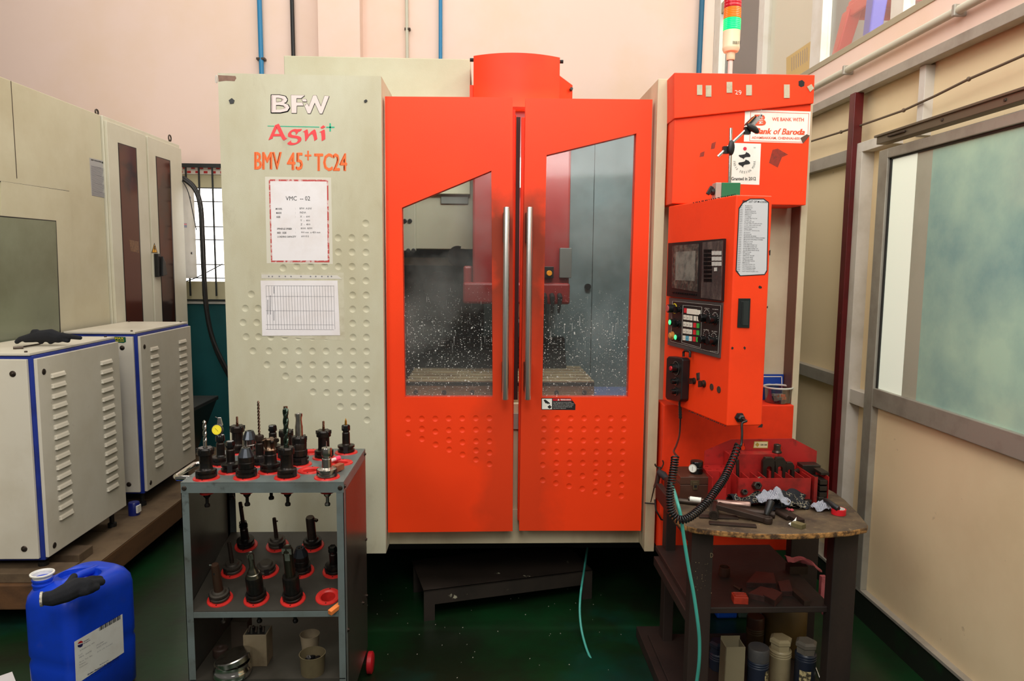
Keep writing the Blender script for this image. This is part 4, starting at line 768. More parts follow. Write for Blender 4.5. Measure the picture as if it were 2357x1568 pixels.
for a, b_, win in ((ya+.01, ym1, [(271, 328), (313.5, 341), (331, 760), (291, 760)]), (ym2, ybk-.01, [(358, 359), (391.5, 369.5), (405.5, 760), (375, 760)])):
    q = MB(); q.b2(XL+.012, XL+.03, a, b_, .3, ztl-.03); d = q.build('cabinet_door', mat('left_cab_cream', None), LM, bev=.003)
    F3 = FX(XL+.03); q = MB(); q.poly(win, F3, 0, .001); w2 = [(win[0][0]+1.5, win[0][1]+2), (win[1][0]-2, win[1][1]+1.5), (win[2][0]-2, 760), (win[3][0]+1.5, 760)]; q.poly(w2, F3, 1, .0012, .0006); q.build('door_glass', [BLK, BRG], d)
    if a > ym1:
        q = MB(); q.poly([(348.6, 582.5), (362.8, 582.8), (355.3, 559)], F3, 1, .0006); q.poly([(350.4, 581), (361, 581), (355.3, 563)], F3, 0, .0006, .0006); q.poly([(355, 566), (357.5, 566), (356, 572), (358, 572), (354.5, 580), (355.5, 574), (353.5, 574)], F3, 1, .0004, .0014); q.build('warning_triangle', [mat('warning_yellow', (244, 176, 20), .5), INK], d)
        q = MB(); q.hexa([F3(*v) for v in ((356, 637), (369, 634), (369, 632), (356, 635))]+[F3(*v) for v in ((354, 585), (360, 585), (360, 583), (354, 583))]); p = F3(357, 610)
        q = MB(); q.poly([(354, 584), (360, 584), (362, 637), (356, 638)], F3, 0, .03); q.poly([(360, 590), (366, 604), (370, 632), (360, 636)], F3, 0, .018, .03); q.build('rotary_handle', BLK, d, bev=.003)
    else:
        q = MB(); q.poly([(297, 552), (318, 556), (320, 582), (300, 578)], F3, 0, .0005, .0018); q.build('door_label', mat('label_brown', (130, 92, 60), .5, dirt=(60, 30, 18), amt=.8, sc_=60), d)
q = MB(); q.poly([(205.5, 363), (241, 371), (245, 455.5), (211, 450.5)], FLM, 0, .0006)
for i in range(30):
    y = 381+i*2.35; x = 209+i*.1; q.poly([(x, y), (x+24+(i*7 % 8), y+5.5), (x+24+(i*7 % 8), y+6.4), (x, y+.9)], FLM, 1, .0003, .0008)
q.text('SAFETY INSTRUCTIONS', [(209, 369), (233, 374.5), (233, 371.8), (209, 366.3)], FLM, 2, bold=.03); q.poly([(234, 372), (240, 373.5), (240, 377.5), (234, 376)], FLM, 2, .0003, .001); q.build('instruction_plate', [mat('plate_grey', (170, 168, 166), .4), GRYI, INK], LM)
for (x, y, r) in ((223, 262, .016), (391, 322, .022)):
    p = pX(x, y, XL-.02); q = MB(); q.tube([p+Vector((0 if x < 300 else 0, r*math.cos(t*math.pi/8), r*math.sin(t*math.pi/8)+r*.6)) for t in range(17)], .005, 8); q.cyl(p+Vector((0, 0, -.012)), p+Vector((0, 0, .0)), .01, 10); q.build('lifting_eye', STLD, LM, smooth=50)
q = MB(); yb1 = pX(446, 430, XL).y; a = pX(413, 411, XL); b_ = pX(448, 640, XL); q.b2(XL-.25, XL, ybk+.005, min(yb1, 6.06), b_.z, a.z-.02, 0); q.rect(420, 514, 430, 524, FLM, 1, .0006); q.rect(420.5, 515, 429.5, 518, FLM, 2, .0003, .0008)
for x, y in ((437, 455), (441, 583), (416, 423)): q.disc(x, y, .009, FLM, 3, .006)
q.build('junction_box', [mat('junction_grey', (172, 164, 146), .5, dirt=(140, 128, 104), amt=.5, sc_=3), mat('label_navy', (40, 40, 90), .5), mat('label_red', None), BLK], LM, bev=.004)
# louvred cabinets
def cabinet(label, xf, yA, yB_, zb_, zt_, xl, cols, zl0, zl1, n, badge=None):
    t = thing('louvred_cabinet', label, 'cabinet', ((xl+xf)/2, (yA+yB_)/2, zb_), group=None)
    q = MB(); q.b2(xl+.01, xf-.012, yA+.012, yB_-.004, zb_+.0, zt_-.004); q.build('frame', BLU, t, bev=.003)
    q = MB(); q.b2(xl, xf-.018, yA+.002, yB_, zt_-.002, zt_+.01)
    for x, y in ((xl+.03, yB_-.03), (xf-.05, yB_-.03), (xf-.05, yA+.03)): q.lathe([(.007, zt_+.01), (.007, zt_+.016), (0, zt_+.017)], 8, 1, Matrix.Translation((x, y, 0)))
    q.build('top_cover', [CABW, STLD], t, bev=.002)
    q = MB(); q.b2(xl+.01, xf-.03, yA-.004, yA+.012, zb_+.012, zt_-.017, 0)
    for z in (zt_-.08, zb_+.06): q.lathe([(.014, 0), (.014, .003), (.007, .004), (0, .006)], 14, 1, Matrix.Translation((xf-.09, yA-.004, z)) @ Matrix.Rotation(R(90), 4, 'X'))
    fp_ = q.build('front_panel', [CABW, STLD], t, bev=.003)
    if badge: q = MB(); q.poly(badge, FY(yA-.004), 0, .002); q.text('MAX', [(265, 781.5), (285, 782), (285, 777), (265, 776.5)], FY(yA-.006), 1, bold=.05); q.text('STABILIZER', [(259, 786), (286, 786.6), (286, 784), (259, 783.4)], FY(yA-.006), 1); q.build('maker_badge', [mat('badge_green', (20, 90, 60), .4), mat('badge_yellow', (240, 210, 40), .4)], fp_)
    q = MB(); q.b2(xf-.012, xf+.003, yA+.016, yB_-.006, zb_+.012, zt_-.017, 0)
    for y, z in ((yA+.06, zt_-.08), (yA+.06, zb_+.05)): q.lathe([(.014, 0), (.014, .002), (.007, .004), (0, .005)], 14, 1, Matrix.Translation((xf+.003, y, z)) @ Matrix.Rotation(R(90), 4, 'Y'))
    for (u, v) in cols:
        for i in range(n):
            z = zl1+(zl0-zl1)*i/(n-1); h = .021; Y0, Y1 = u, v; e = xf+.003; 
            q.add([(e, Y0, z-h/2), (e, Y1, z-h/2), (e, Y1, z+h/2), (e, Y0, z+h/2), (e+.011, Y0+.004, z-h/2+.001), (e+.011, Y1-.004, z-h/2+.001), (e+.006, Y1-.008, z+h/2-.006), (e+.006, Y0+.008, z+h/2-.006)], [(4, 5, 6, 7), (3, 2, 6, 7), (0, 1, 5, 4), (0, 3, 7, 4), (1, 2, 6, 5)], 0)
    q.build('side_panel', [CABW, STLD], t, bev=.002); return t
XC = -1.95
def yzc(x, y): p = pX(x, y, XC); return p.y, p.z
y1a, y1b = yzc(77, 818)[0], yzc(272, 779)[0]; z1t = yzc(80, 818)[1]; z1b = yzc(118, 1285)[1]
cols = [(yzc(115, 870)[0], yzc(148, 860)[0]), (yzc(229, 835)[0], yzc(256, 830)[0])]
LC1 = cabinet('white louvred cabinet with blue trim at the left edge, glove on its top', XC, y1a, y1b, z1b+.0, z1t, -2.362, cols, yzc(153, 1183)[1], yzc(131, 862)[1], 15)
y2a, y2b = yzc(318, 768)[0], yzc(438, 740)[0]; z2t = yzc(320, 768)[1]
cols = [(yzc(344, 800)[0], yzc(362, 795)[0]), (yzc(410, 790)[0], yzc(427, 785)[0])]
bp2 = [(258, 775), (289, 776), (290, 787), (285, 789.5), (258, 788)]
LC2 = cabinet('white louvred cabinet with green badge, behind the one carrying the glove', XC, y2a, y2b, z1b, z2t, -2.362, cols, yzc(373, 1063)[1], yzc(355, 802)[1], 16, bp2)
# pallet / timber platform
XP = -1.82; zq = pX(300, 1219, XP).z; yq = pX(165, 1380, XP).y
pt = thing('timber_platform', 'oily timber platform carrying the louvred cabinets, above the green floor', 'pallet', (XP-.5, 4.2, 0)); zb_ = .085; zt3 = max(.17, min(.2, zq))
q = MB(); q.b2(XP-.16, XP, yq, 5.4, zb_, zt3); q.build('side_beam', [WOODP], pt, bev=.006)
q = MB(); q.b2(XP-1.1, XP-.165, yq, yq+.16, zb_, zt3); q.build('front_beam', [WOODP], pt, bev=.006)
for i in range(9): y = yq+.165+i*.25; q = MB(); q.b2(XP-1.1, XP-.165, y, y+.235, zt3-.04, zt3-.004-(i % 2)*.004); q.build('board', WOODT, pt, bev=.004)
q = MB(); q.b2(XP-.17, XP-.001, yq+.003, 5.39, zt3, zt3+.002); q.build('dust_layer', WOODT, pt)
for y in (yq+.2, 4.2, 5.1): q = MB(); q.b2(XP-1.1, XP-.1, y, y+.12, 0, zb_); q.build('bearer', WOOD, pt, bev=.004)
for k, (x, y, lab) in enumerate(((pY(171, 1300, yq+.1).x, yq+.02, 'front packing plank under the left louvred cabinet'), (pY(204, 1270, yq+.3).x, yq+.22, 'rear packing plank under the left louvred cabinet'))):
    q = MB(); q.b2(-2.6, x, y, y+.12, zt3, zt3+.045); tag(q.build('wood_plank', WOODT, bev=.004), lab, 'plank')
for (Y0, Y1) in ((y1a, y1b), (y2a, y2b)):
    for x in (-2.27, -2.0):
        for y in (Y0+.06, Y1-.06):
            q = MB(); base = zt3+.045 if (Y0 == y1a and y < Y0+.1) else zt3; q.lathe([(.022, base), (.022, base+.02), (.012, base+.025), (.012, z1b), (0, z1b)], 12, 0, Matrix.Translation((x, y, 0))); q.build('foot', BLK, LC1 if Y0 == y1a else LC2, smooth=40)
q = MB(); p = pZ(275, 1176, zt3); q.lathe([(0, zt3), (.03, zt3), (.03, zt3+.07), (.026, zt3+.075), (0, zt3+.075)], 18, 0, Matrix.Translation((-1.95-.02, y1b+.12, 0))); q.b2(-1.945, -1.935, y1b+.09, y1b+.13, zt3+.02, zt3+.06, 1); tag(q.build('blue_tin', [mat('tin_blue', (24, 34, 110), .3), WHT2], smooth=40), 'small dark blue tin on the platform behind the left cabinet', 'tin')
# gloves : palm + five fingers fused
def glove(label, palm, fingers, cuff, z, mats, vox=.0035, flat_=1.):
    q = MB()
    def pth(s):
        if flat_ > 1: return [pZ(36+(a-18)*.9, 796, z)+Vector((0, 0, max(r*.9, (796-b_)/(430)-.012))) for a, b_, h, r in s], [s_[3] for s_ in s]
        return [pZ(a, b_, z+h) for a, b_, h, r in s], [s_[3] for s_ in s]
    for s in palm+fingers: P, r = pth(s); q.tube(P, r, 10); q.blob(P[-1], r[-1], 0, 10, 6)
    o = q.build('knit_glove', mats); remesh(o, vox, 5); tag(o, label, 'glove')
    if cuff: 
        P, r = pth(cuff); k = MB(); k.tube(P, r, 14, 0); c = k.build('cuff', mat('glove_cuff_white', (206, 198, 180), .95, bump=.8, bsc=400, dirt=(60, 60, 70), amt=.9, sc_=90), o); c.matrix_parent_inverse = Matrix.Identity(4); 
    return o
zc1 = z1t+.01
glove('black knit glove lying limp on top of the left louvred cabinet', [[(40, 778, .014, .016), (75, 772, .022, .028), (110, 770, .024, .032), (128, 774, .018, .026)]],
 [[(60, 772, .02, .017), (30, 778, .012, .013), (22, 783, .01, .011)], [(90, 770, .03, .018), (84, 779, .018, .014), (84, 783, .012, .012)], [(112, 772, .02, .018), (118, 780, .014, .014), (108, 783, .012, .012)], [(125, 772, .02, .018), (142, 778, .015, .013), (152, 780, .012, .012)], [(130, 770, .02, .016), (160, 772, .016, .013), (184, 775, .011, .01)], [(75, 765, .03, .02), (68, 764, .026, .016)]], None, zc1, CLO, flat_=2.)
q = MB(); q.tube([pZ(30, 801, zc1+.007), pZ(52, 800, zc1+.007), pZ(52, 799, zc1+.006), pZ(92, 792, zc1+.006)], [.0065, .0065, .004, .004], 6); tag(q.build('hex_key', STLD), 'dark steel hex key lying on the left louvred cabinet', 'tool')
# jerrycan
JC = thing('jerrycan', 'blue plastic jerrycan with white label on the green floor', 'jerrycan', (-1.49, 2.58, 0))
JB = mat('jerrycan_blue', (18, 66, 205), .35, dirt=(24, 60, 150), amt=.5, sc_=6, bump=.05, bsc=60, dirt2=((110, 110, 120), .25, 7, .62, .8))
ang = R(71); uu = Vector((math.cos(ang), math.sin(ang), 0)); ww = Vector((-math.sin(ang), math.cos(ang), 0)); JCc = Vector((-1.49, 2.58, 0))
MJ = Matrix(((uu.x, ww.x, 0, JCc.x), (uu.y, ww.y, 0, JCc.y), (0, 0, 1, 0), (0, 0, 0, 1)))
def rrect(a, b_, r, k=5):
    out = []
    for cx_, cy_, s in ((a-r, b_-r, 0), (-a+r, b_-r, 90), (-a+r, -b_+r, 180), (a-r, -b_+r, 270)):
        for i in range(k+1): t = R(s+90*i/k); out.append((cx_+r*math.cos(t), cy_+r*math.sin(t)))
    return out
levels = [(0, .135, .098, .04), (.015, .148, .112, .045), (.18, .150, .115, .045), (.2, .146, .111, .045), (.215, .150, .115, .045), (.25, .15, .115, .045), (.4, .15, .115, .045), (.43, .147, .112, .05), (.452, .138, .104, .06), (.466, .122, .09, .06), (.472, .1, .07, .05)]
q = MB(); vs = []; fs = []; k = len(rrect(1, 1, .1))
for z, a, b_, r in levels: vs += [MJ @ Vector((x, y, z)) for x, y in rrect(a, b_, r)]
for i in range(len(levels)-1): fs += [(i*k+j, i*k+(j+1) % k, (i+1)*k+(j+1) % k, (i+1)*k+j) for j in range(k)]
fs += [tuple(range(k)), tuple((len(levels)-1)*k+j for j in range(k))]; q.add(vs, fs, 0); jb = q.build('can_body', JB, JC, smooth=50)
kk = MB(); kk.blob(MJ @ Vector((.0, .0, .47)), (.075, .05, .06), 0, 20, 12); docut(jb, kk)
q = MB(); q.tube([MJ @ Vector(v) for v in ((-.1, .0, .44), (-.07, 0, .462), (0, 0, .468), (.07, 0, .462), (.1, 0, .44))], [.016, .015, .014, .015, .016], 12); q.build('carry_handle', JB, JC, smooth=60)
pn = MJ @ Vector((-.1, .06, 0)); q = MB(); q.lathe([(.031, .455), (.031, .468), (.034, .469), (.034, .474), (.031, .476), (.031, .484), (.034, .485), (.034, .49), (.03, .492), (0, .492)], 24, 0, Matrix.Translation(pn)); q.lathe([(.03, .492), (.031, .503), (.039, .506), (.039, .510), (.034, .511), (.031, .504)], 26, 1, Matrix.Translation(pn)); q.build('filler_neck', [JB, WHT2], JC, smooth=35)
nj = -ww; FJ = FPl(JCc+nj*.1155, nj)
q = MB(); q.poly([(171, 1478), (281.5, 1414), (285, 1502), (175, 1576)], FJ, 0, .0007)
for i in range(26):
    t = i/26; x = 228+t*50; y = 1443-t*28.5; wd_ = .5+((i*37) % 5)*.28; q.poly([(x, y), (x+wd_, y-wd_*.57), (x+wd_, y+10-wd_*.57), (x, y+10)], FJ, 1, .0003, .0008)
q.poly([(178, 1483), (181, 1478), (186, 1475), (190, 1477), (191, 1479)], FJ, 2, .0003, .0008); q.poly([(178, 1486), (191, 1481), (189, 1488), (184, 1491), (179, 1490)], FJ, 3, .0003, .0008)
def jt(s, x, y, w_, h_, m=1, b_=0.): q.text(s, [(x, y+h_), (x+w_, y+h_-w_*.57), (x+w_, y-w_*.57), (x, y)], FJ, m, bold=b_, res=1)
jt('Quaker', 192, 1476, 13, 3.2, 3, .03); jt('Houghton', 192, 1480.5, 15, 3.2, 3, .03); jt('QUAKERCOOL  3890', 183, 1497, 34, 3.4, 4); jt('LOT', 181, 1508, 8, 3, 4); jt('1T20580', 221, 1485, 17, 3.2, 4); jt('MFG   DATE', 182, 1513, 28, 3.2, 4); jt('2023 07/21', 222, 1490.5, 23, 3.2, 4); jt('Gross  Tare  Net', 182, 1524, 30, 3, 4); jt('20.10  1.00  19.10 KG', 223, 1500, 35, 2.8, 4); jt('Volume', 182, 1530, 14, 3, 4); jt('Customer', 182, 1536, 20, 3, 4)
jt('Manufactured by', 229, 1530, 20, 2.6, 3, .02); jt('Quaker Chemical India Private Limited', 200, 1552, 73, 4, 3, .04); jt('Dist. Midnapore, West Bengal, India', 208, 1553, 66, 2.6, 1); jt('Registered Office: Kolkata', 197, 1564, 60, 2.2, 1)
q.build('product_label', [WHT2, INK, mat('label_red', None), mat('label_navy', None), GRYI], JC)
zg = .495
glove('black knit glove with frayed white cuff draped over the blue jerrycan', [[(101, 1378, .012, .022), (120, 1378, .016, .026), (150, 1366, .022, .032), (178, 1352, .022, .034), (195, 1350, .02, .03)]],
 [[(150, 1358, .024, .018), (162, 1340, .024, .014), (170, 1328, .026, .013)], [(190, 1345, .022, .02), (212, 1334, .02, .014), (230, 1333, .012, .012)], [(195, 1350, .022, .018), (215, 1343, .016, .014), (234, 1340, .006, .013)], [(195, 1356, .018, .018), (208, 1356, .012, .014), (222, 1352, .004, .013)], [(185, 1362, .014, .018), (198, 1362, .01, .014), (212, 1358, .0, .012)]],
 [(93, 1380, .012, .0245), (99, 1379, .012, .0242)], zg, CLO)
q = MB(); P = [pZ(*v, .004) for v in ((-30, 1568), (28, 1548), (44, 1590), (0, 1640))]; q.add(P[:3]+[P[3]]+[p+Vector((0, 0, .003)) for p in P], [(0, 1, 2, 3), (7, 6, 5, 4), (0, 1, 5, 4), (1, 2, 6, 5), (2, 3, 7, 6), (3, 0, 4, 7)]); tag(q.build('paper_scrap', WHT), 'white paper scrap on the floor left of the jerrycan', 'paper')
# dark chip bin and cables behind
yB0 = y2b+.06; a = pY(499, 911, yB0+.5); xb_, Yb, zb2 = a.x, yB0+.5, a.z; xl_ = max(xb_-.4, XL+.05); q = MB()
q.hexa([(xl_+.02, yB0+.1, zt3), (xb_-.14, yB0+.1, zt3), (xb_-.14, Yb-.08, zt3), (xl_+.02, Yb-.08, zt3), (xl_, yB0+.02, zb2-.03), (xb_, yB0+.02, zb2-.03), (xb_, Yb, zb2-.03), (xl_, Yb, zb2-.03)]); q.b2(xl_-.01, xb_+.01, yB0, Yb+.01, zb2-.03, zb2)
tag(q.build('chip_bin', mat('bin_black', (26, 26, 26), .4), bev=.005), 'black chip bin with flared sides behind the rear louvred cabinet', 'bin')
def cable(label, pts, Y, r, m, name='cable'):
    P = [pY(a, b_, Y if len(v) == 0 else v[0]) for a, b_, *v in pts]; out = []
    for i in range(len(P)-1):
        p0, p1, p2, p3 = P[max(i-1, 0)], P[i], P[i+1], P[min(i+2, len(P)-1)]
        for s in range(5): t = s/5; out.append(.5*((2*p1)+(p2-p0)*t+(2*p0-5*p1+4*p2-p3)*t*t+(3*p1-p0-3*p2+p3)*t**3))
    out.append(P[-1]); q = MB(); q.tube(out, r, 10); return tag(q.build(name, m, smooth=60), label, 'cable' if 'hose' not in name else 'hose')
cable('thick black cable looping down beside the grilled window', [(405, 404), (425, 412), (447, 432), (461, 470), (466, 540), (470, 640), (474, 700), (484, 760), (502, 815), (530, 870)], 5.85, .019, BLK)
cable('thinner black cable beside the thick one over the grilled window', [(405, 408), (428, 418), (449, 440), (460, 480), (464, 560), (468, 640), (476, 720), (492, 785), (528, 860)], 5.8, .012, BLK)
cable('thin black wire draped over the grey junction box', [(412, 412), (422, 420), (434, 445), (444, 490), (452, 530)], 5.75, .0035, BLK, 'wire')
cable('diagonal thin wire across the bottom of the grilled window', [(422, 650), (450, 640), (480, 625), (512, 608)], 5.95, .004, BLK, 'wire')
# L shaped step lying on the floor below the machine
q = MB(); SB = mat('floor_stand_dark', (48, 40, 34), .5, dirt=(30, 26, 22), amt=.6, sc_=8, dirt2=((190, 186, 160), .8, 14, .66, .7))
a = pZ(976, 1431, 0); b_ = pZ(1362, 1378, 0); d = (b_-a); L_ = d.length; d.normalize(); nb = Vector((-d.y, d.x, 0)); h = pY(974, 1361, a.y).z; hb = h*.48
q.ext([a, a+d*.05, a+d*.05+Vector((0, 0, h-hb)), b_-d*.05+Vector((0, 0, h-hb)), b_-d*.05, b_, b_+Vector((0, 0, h)), a+Vector((0, 0, h))], nb*.006)
q.add([a+Vector((0, 0, h)), b_+Vector((0, 0, h)), b_+nb*.35+Vector((0, 0, h)), a+nb*.35+Vector((0, 0, h))]+[v+Vector((0, 0, -.006)) for v in (a+Vector((0, 0, h)), b_+Vector((0, 0, h)), b_+nb*.35+Vector((0, 0, h)), a+nb*.35+Vector((0, 0, h)))], [(0, 1, 2, 3), (7, 6, 5, 4), (0, 1, 5, 4), (1, 2, 6, 5), (2, 3, 7, 6), (3, 0, 4, 7)])
for p in (a+nb*.3, b_+nb*.3-d*.05): q.ext([p, p+d*.05, p+d*.05+Vector((0, 0, h)), p+Vector((0, 0, h))], nb*.006)
tag(q.build('foot_stand', SB), 'low chipped dark steel foot stand skewed on the floor under the machine', 'stand')
cable('thin teal hose running from under the machine across the floor', [(1352, 1262, 3.5), (1344, 1315, 3.25), (1336, 1372, 3.02), (1335, 1420, 2.95), (1343, 1470, 2.88), (1362, 1520, 2.78), (1405, 1575, 2.62), (1450, 1620, 2.5)], 3, .0052, HOSE, 'air_hose')
# ================================================================== TOOL CART
zT = .906; xa, xb_, ya_, yb_ = -.989, -.463, 2.295, 2.72
TC = thing('tool_cart', 'grey steel tool trolley with red ringed holes, in front of the cream column', 'trolley', ((xa+xb_)/2, (ya_+yb_)/2, 0))
ZM0, ZM1 = pY(600, 1407, ya_).z, pY(600, 1224, yb_).z; ZL = pY(650, 1563, ya_).z
th = math.atan2(ZM1-ZM0, yb_-ya_)
def mid(px, py):
    n = Vector((0, -math.sin(th), math.cos(th))); return pP(px, py, Vector((0, ya_, ZM0)), n)
tops = dict(A=(475, 1101), B=(531.7, 1086), C_=(567.4, 1099), D=(509, 1069.6), E=(548, 1042), F=(576, 1054), G=(598.7, 1069.6), H=(623, 1086), I=(629, 1043), J=(661, 1099), K=(660, 1054), L=(690, 1069.6), M=(716, 1042), N=(746, 1054), O=(797, 1042), P=(713.6, 1084), Q=(785, 1066), S=(752.7, 1099))
mids = [(506.6, 1379), (590.6, 1379), (674.5, 1379), (755, 1374), (537, 1315), (614.5, 1315), (696, 1315), (770, 1315), (566.6, 1256.6), (638.5, 1256.6), (720, 1256.6)]
q = MB(); q.b2(xa, xb_, ya_, yb_, zT-.003, zT)
tp = q.build('top_shelf', [GRYP], TC)
k = MB()
for p in tops.values(): c = pZ(*p, zT); k.cyl(c+Vector((0, 0, -.02)), c+Vector((0, 0, .02)), .029, 24)
docut(tp, k)
q = MB(); q.b2(xa, xb_, ya_-.0005, ya_+.003, zT-.036, zT-.0035); q.b2(xa, xb_, yb_-.003, yb_+.0005, zT-.036, zT-.0035); q.b2(xb_-.003, xb_+.0005, ya_+.003, yb_-.003, zT-.036, zT-.0035); q.b2(xa-.0005, xa+.003, ya_+.003, yb_-.003, zT-.036, zT-.0035); q.build('top_shelf_lip', GRYP, TC)
q = MB(); v = Vector((0, math.cos(th), math.sin(th))); P = [Vector((xa+.004, ya_+.003, ZM0)), Vector((xb_-.004, ya_+.003, ZM0)), Vector((xb_-.004, yb_-.003, ZM1)), Vector((xa+.004, yb_-.003, ZM1))]
q.hexa([p-Vector((0, 0, .003)) for p in P]+P); ms_ = q.build('middle_shelf', GRYD, TC)
k = MB(); nm_ = Vector((0, -math.sin(th), math.cos(th)))
for p in mids: c = mid(*p); k.cyl(c-nm_*.02, c+nm_*.02, .029, 24)
docut(ms_, k)
q = MB(); q.b2(xa+.0245, xb_-.0245, ya_, ya_+.003, ZM0-.022, ZM0-.0031); q.build('middle_shelf_lip', GRYP, TC)
q = MB(); q.b2(xa+.004, xb_-.004, ya_, yb_, ZL-.003, ZL); q.b2(xa+.0245, xb_-.0245, ya_, ya_+.003, ZL-.03, ZL-.0031); q.build('bottom_shelf', GRYD, TC)
for x, s in ((xa, 1), (xb_, -1)):
    for y, w_ in ((ya_, 1), (yb_, -1)):
        q = MB(); q.b2(min(x, x+s*.024), max(x, x+s*.024), min(y, y+w_*.002), max(y, y+w_*.002), .1, zT-.036); q.b2(min(x, x+s*.002), max(x, x+s*.002), min(y, y+w_*.03), max(y, y+w_*.03), .1, zT-.036); q.build('corner_post', GRYP, TC)
q = MB(); q.b2(xb_-.002, xb_+.001, ya_+.03, yb_-.005, .1, zT-.036); q.build('side_panel', mat('cart_panel_dark', (64, 62, 56), .28, .2, dirt=(40, 36, 30), amt=.7, sc_=5, bump=.1, bsc=30), TC)
q = MB(); q.b2(xa-.001, xa+.002, ya_+.03, yb_-.005, .1, zT-.036); q.build('side_panel', mat('cart_panel_dark', None), TC)
bl = STLD
for (x, y, z, ax) in ((xa+.011, ya_, zT-.02, 'y'), (xb_-.011, ya_, zT-.02, 'y'), (xb_, ya_+.012, zT-.018, 'x'), (xb_, yb_-.02, zT-.016, 'x'), (xb_, yb_-.02, .55, 'x'), (xb_, yb_-.1, .33, 'x'), (xb_, ya_+.03, .38, 'x'), (xb_, yb_-.02, .32, 'x')):
    q = MB(); rot = Matrix.Rotation(R(90), 4, 'X') if ax == 'y' else Matrix.Rotation(R(90), 4, 'Y'); q.lathe([(.008, 0), (.008, .002), (.005, .003), (.005, .006), (0, .006)], 12, 0, Matrix.Translation((x, y, z)) @ rot); q.build('bolt', bl, TC, smooth=40)
def ring(M):
    q = MB(); q.lathe([(.0265, 0), (.022, -.052), (.02, -.052), (.024, 0), (.0285, .004), (.031, .0045), (.041, .0035), (.0425, .0), (.0265, 0)], 32, 0, M)
    for s in (-1, 1): q.box((0, 0, 0), (.004, .004, .0008), 1, mt=M @ Matrix.Translation((0, s*.036, .0045)))
    q.build('socket_ring', [RED, BLK], TC, smooth=40)
for p in tops.values(): ring(Matrix.Translation(pZ(*p, zT)))
MR = Matrix.Rotation(th, 4, 'X')
for p in mids: ring(Matrix.Translation(mid(*p)) @ MR)
q = MB(); P = [pZ(x, y, zT-.015) for x, y in ((470, 1062), (440, 1066), (428, 1074), (423, 1084), (423, 1094), (430, 1099), (445, 1093))]; P[0].x = xa+.002; P[-1].x = xa+.002; P = [P[0], Vector((xa-.05, P[0].y, P[0].z)), Vector((xa-.062, P[0].y-.02, P[0].z)), Vector((xa-.062, P[-1].y+.02, P[0].z)), Vector((xa-.05, P[-1].y, P[0].z)), P[-1]]; P = [Vector((xa, ya_+.26, zT-.012)), Vector((xa-.045, ya_+.26, zT-.012)), Vector((xa-.058, ya_+.245, zT-.012)), Vector((xa-.058, ya_+.1, zT-.012)), Vector((xa-.045, ya_+.085, zT-.012)), Vector((xa, ya_+.085, zT-.012))]
q.tube(P, .0095, 14); q.build('push_handle', CHR, TC, smooth=60)
for x in (xa+.05, xb_-.02):
    for y in (ya_+.05, yb_-.02):
        q = MB(); q.lathe([(.02, .1), (.02, .085), (0, .085)], 14, 1, Matrix.Translation((x, y, 0))); q.b2(x-.02, x+.02, y-.004, y+.004, .04, .09, 1); q.lathe([(0, -.0125), (.034, -.0125), (.042, -.008), (.042, .008), (.034, .0125), (0, .0125)], 24, 0, Matrix.Translation((x+.032, y, .042)) @ Matrix.Rotation(R(90), 4, 'Y')); q.build('caster', [mat('caster_red', (180, 24, 34), .4), STLD], TC, smooth=40)
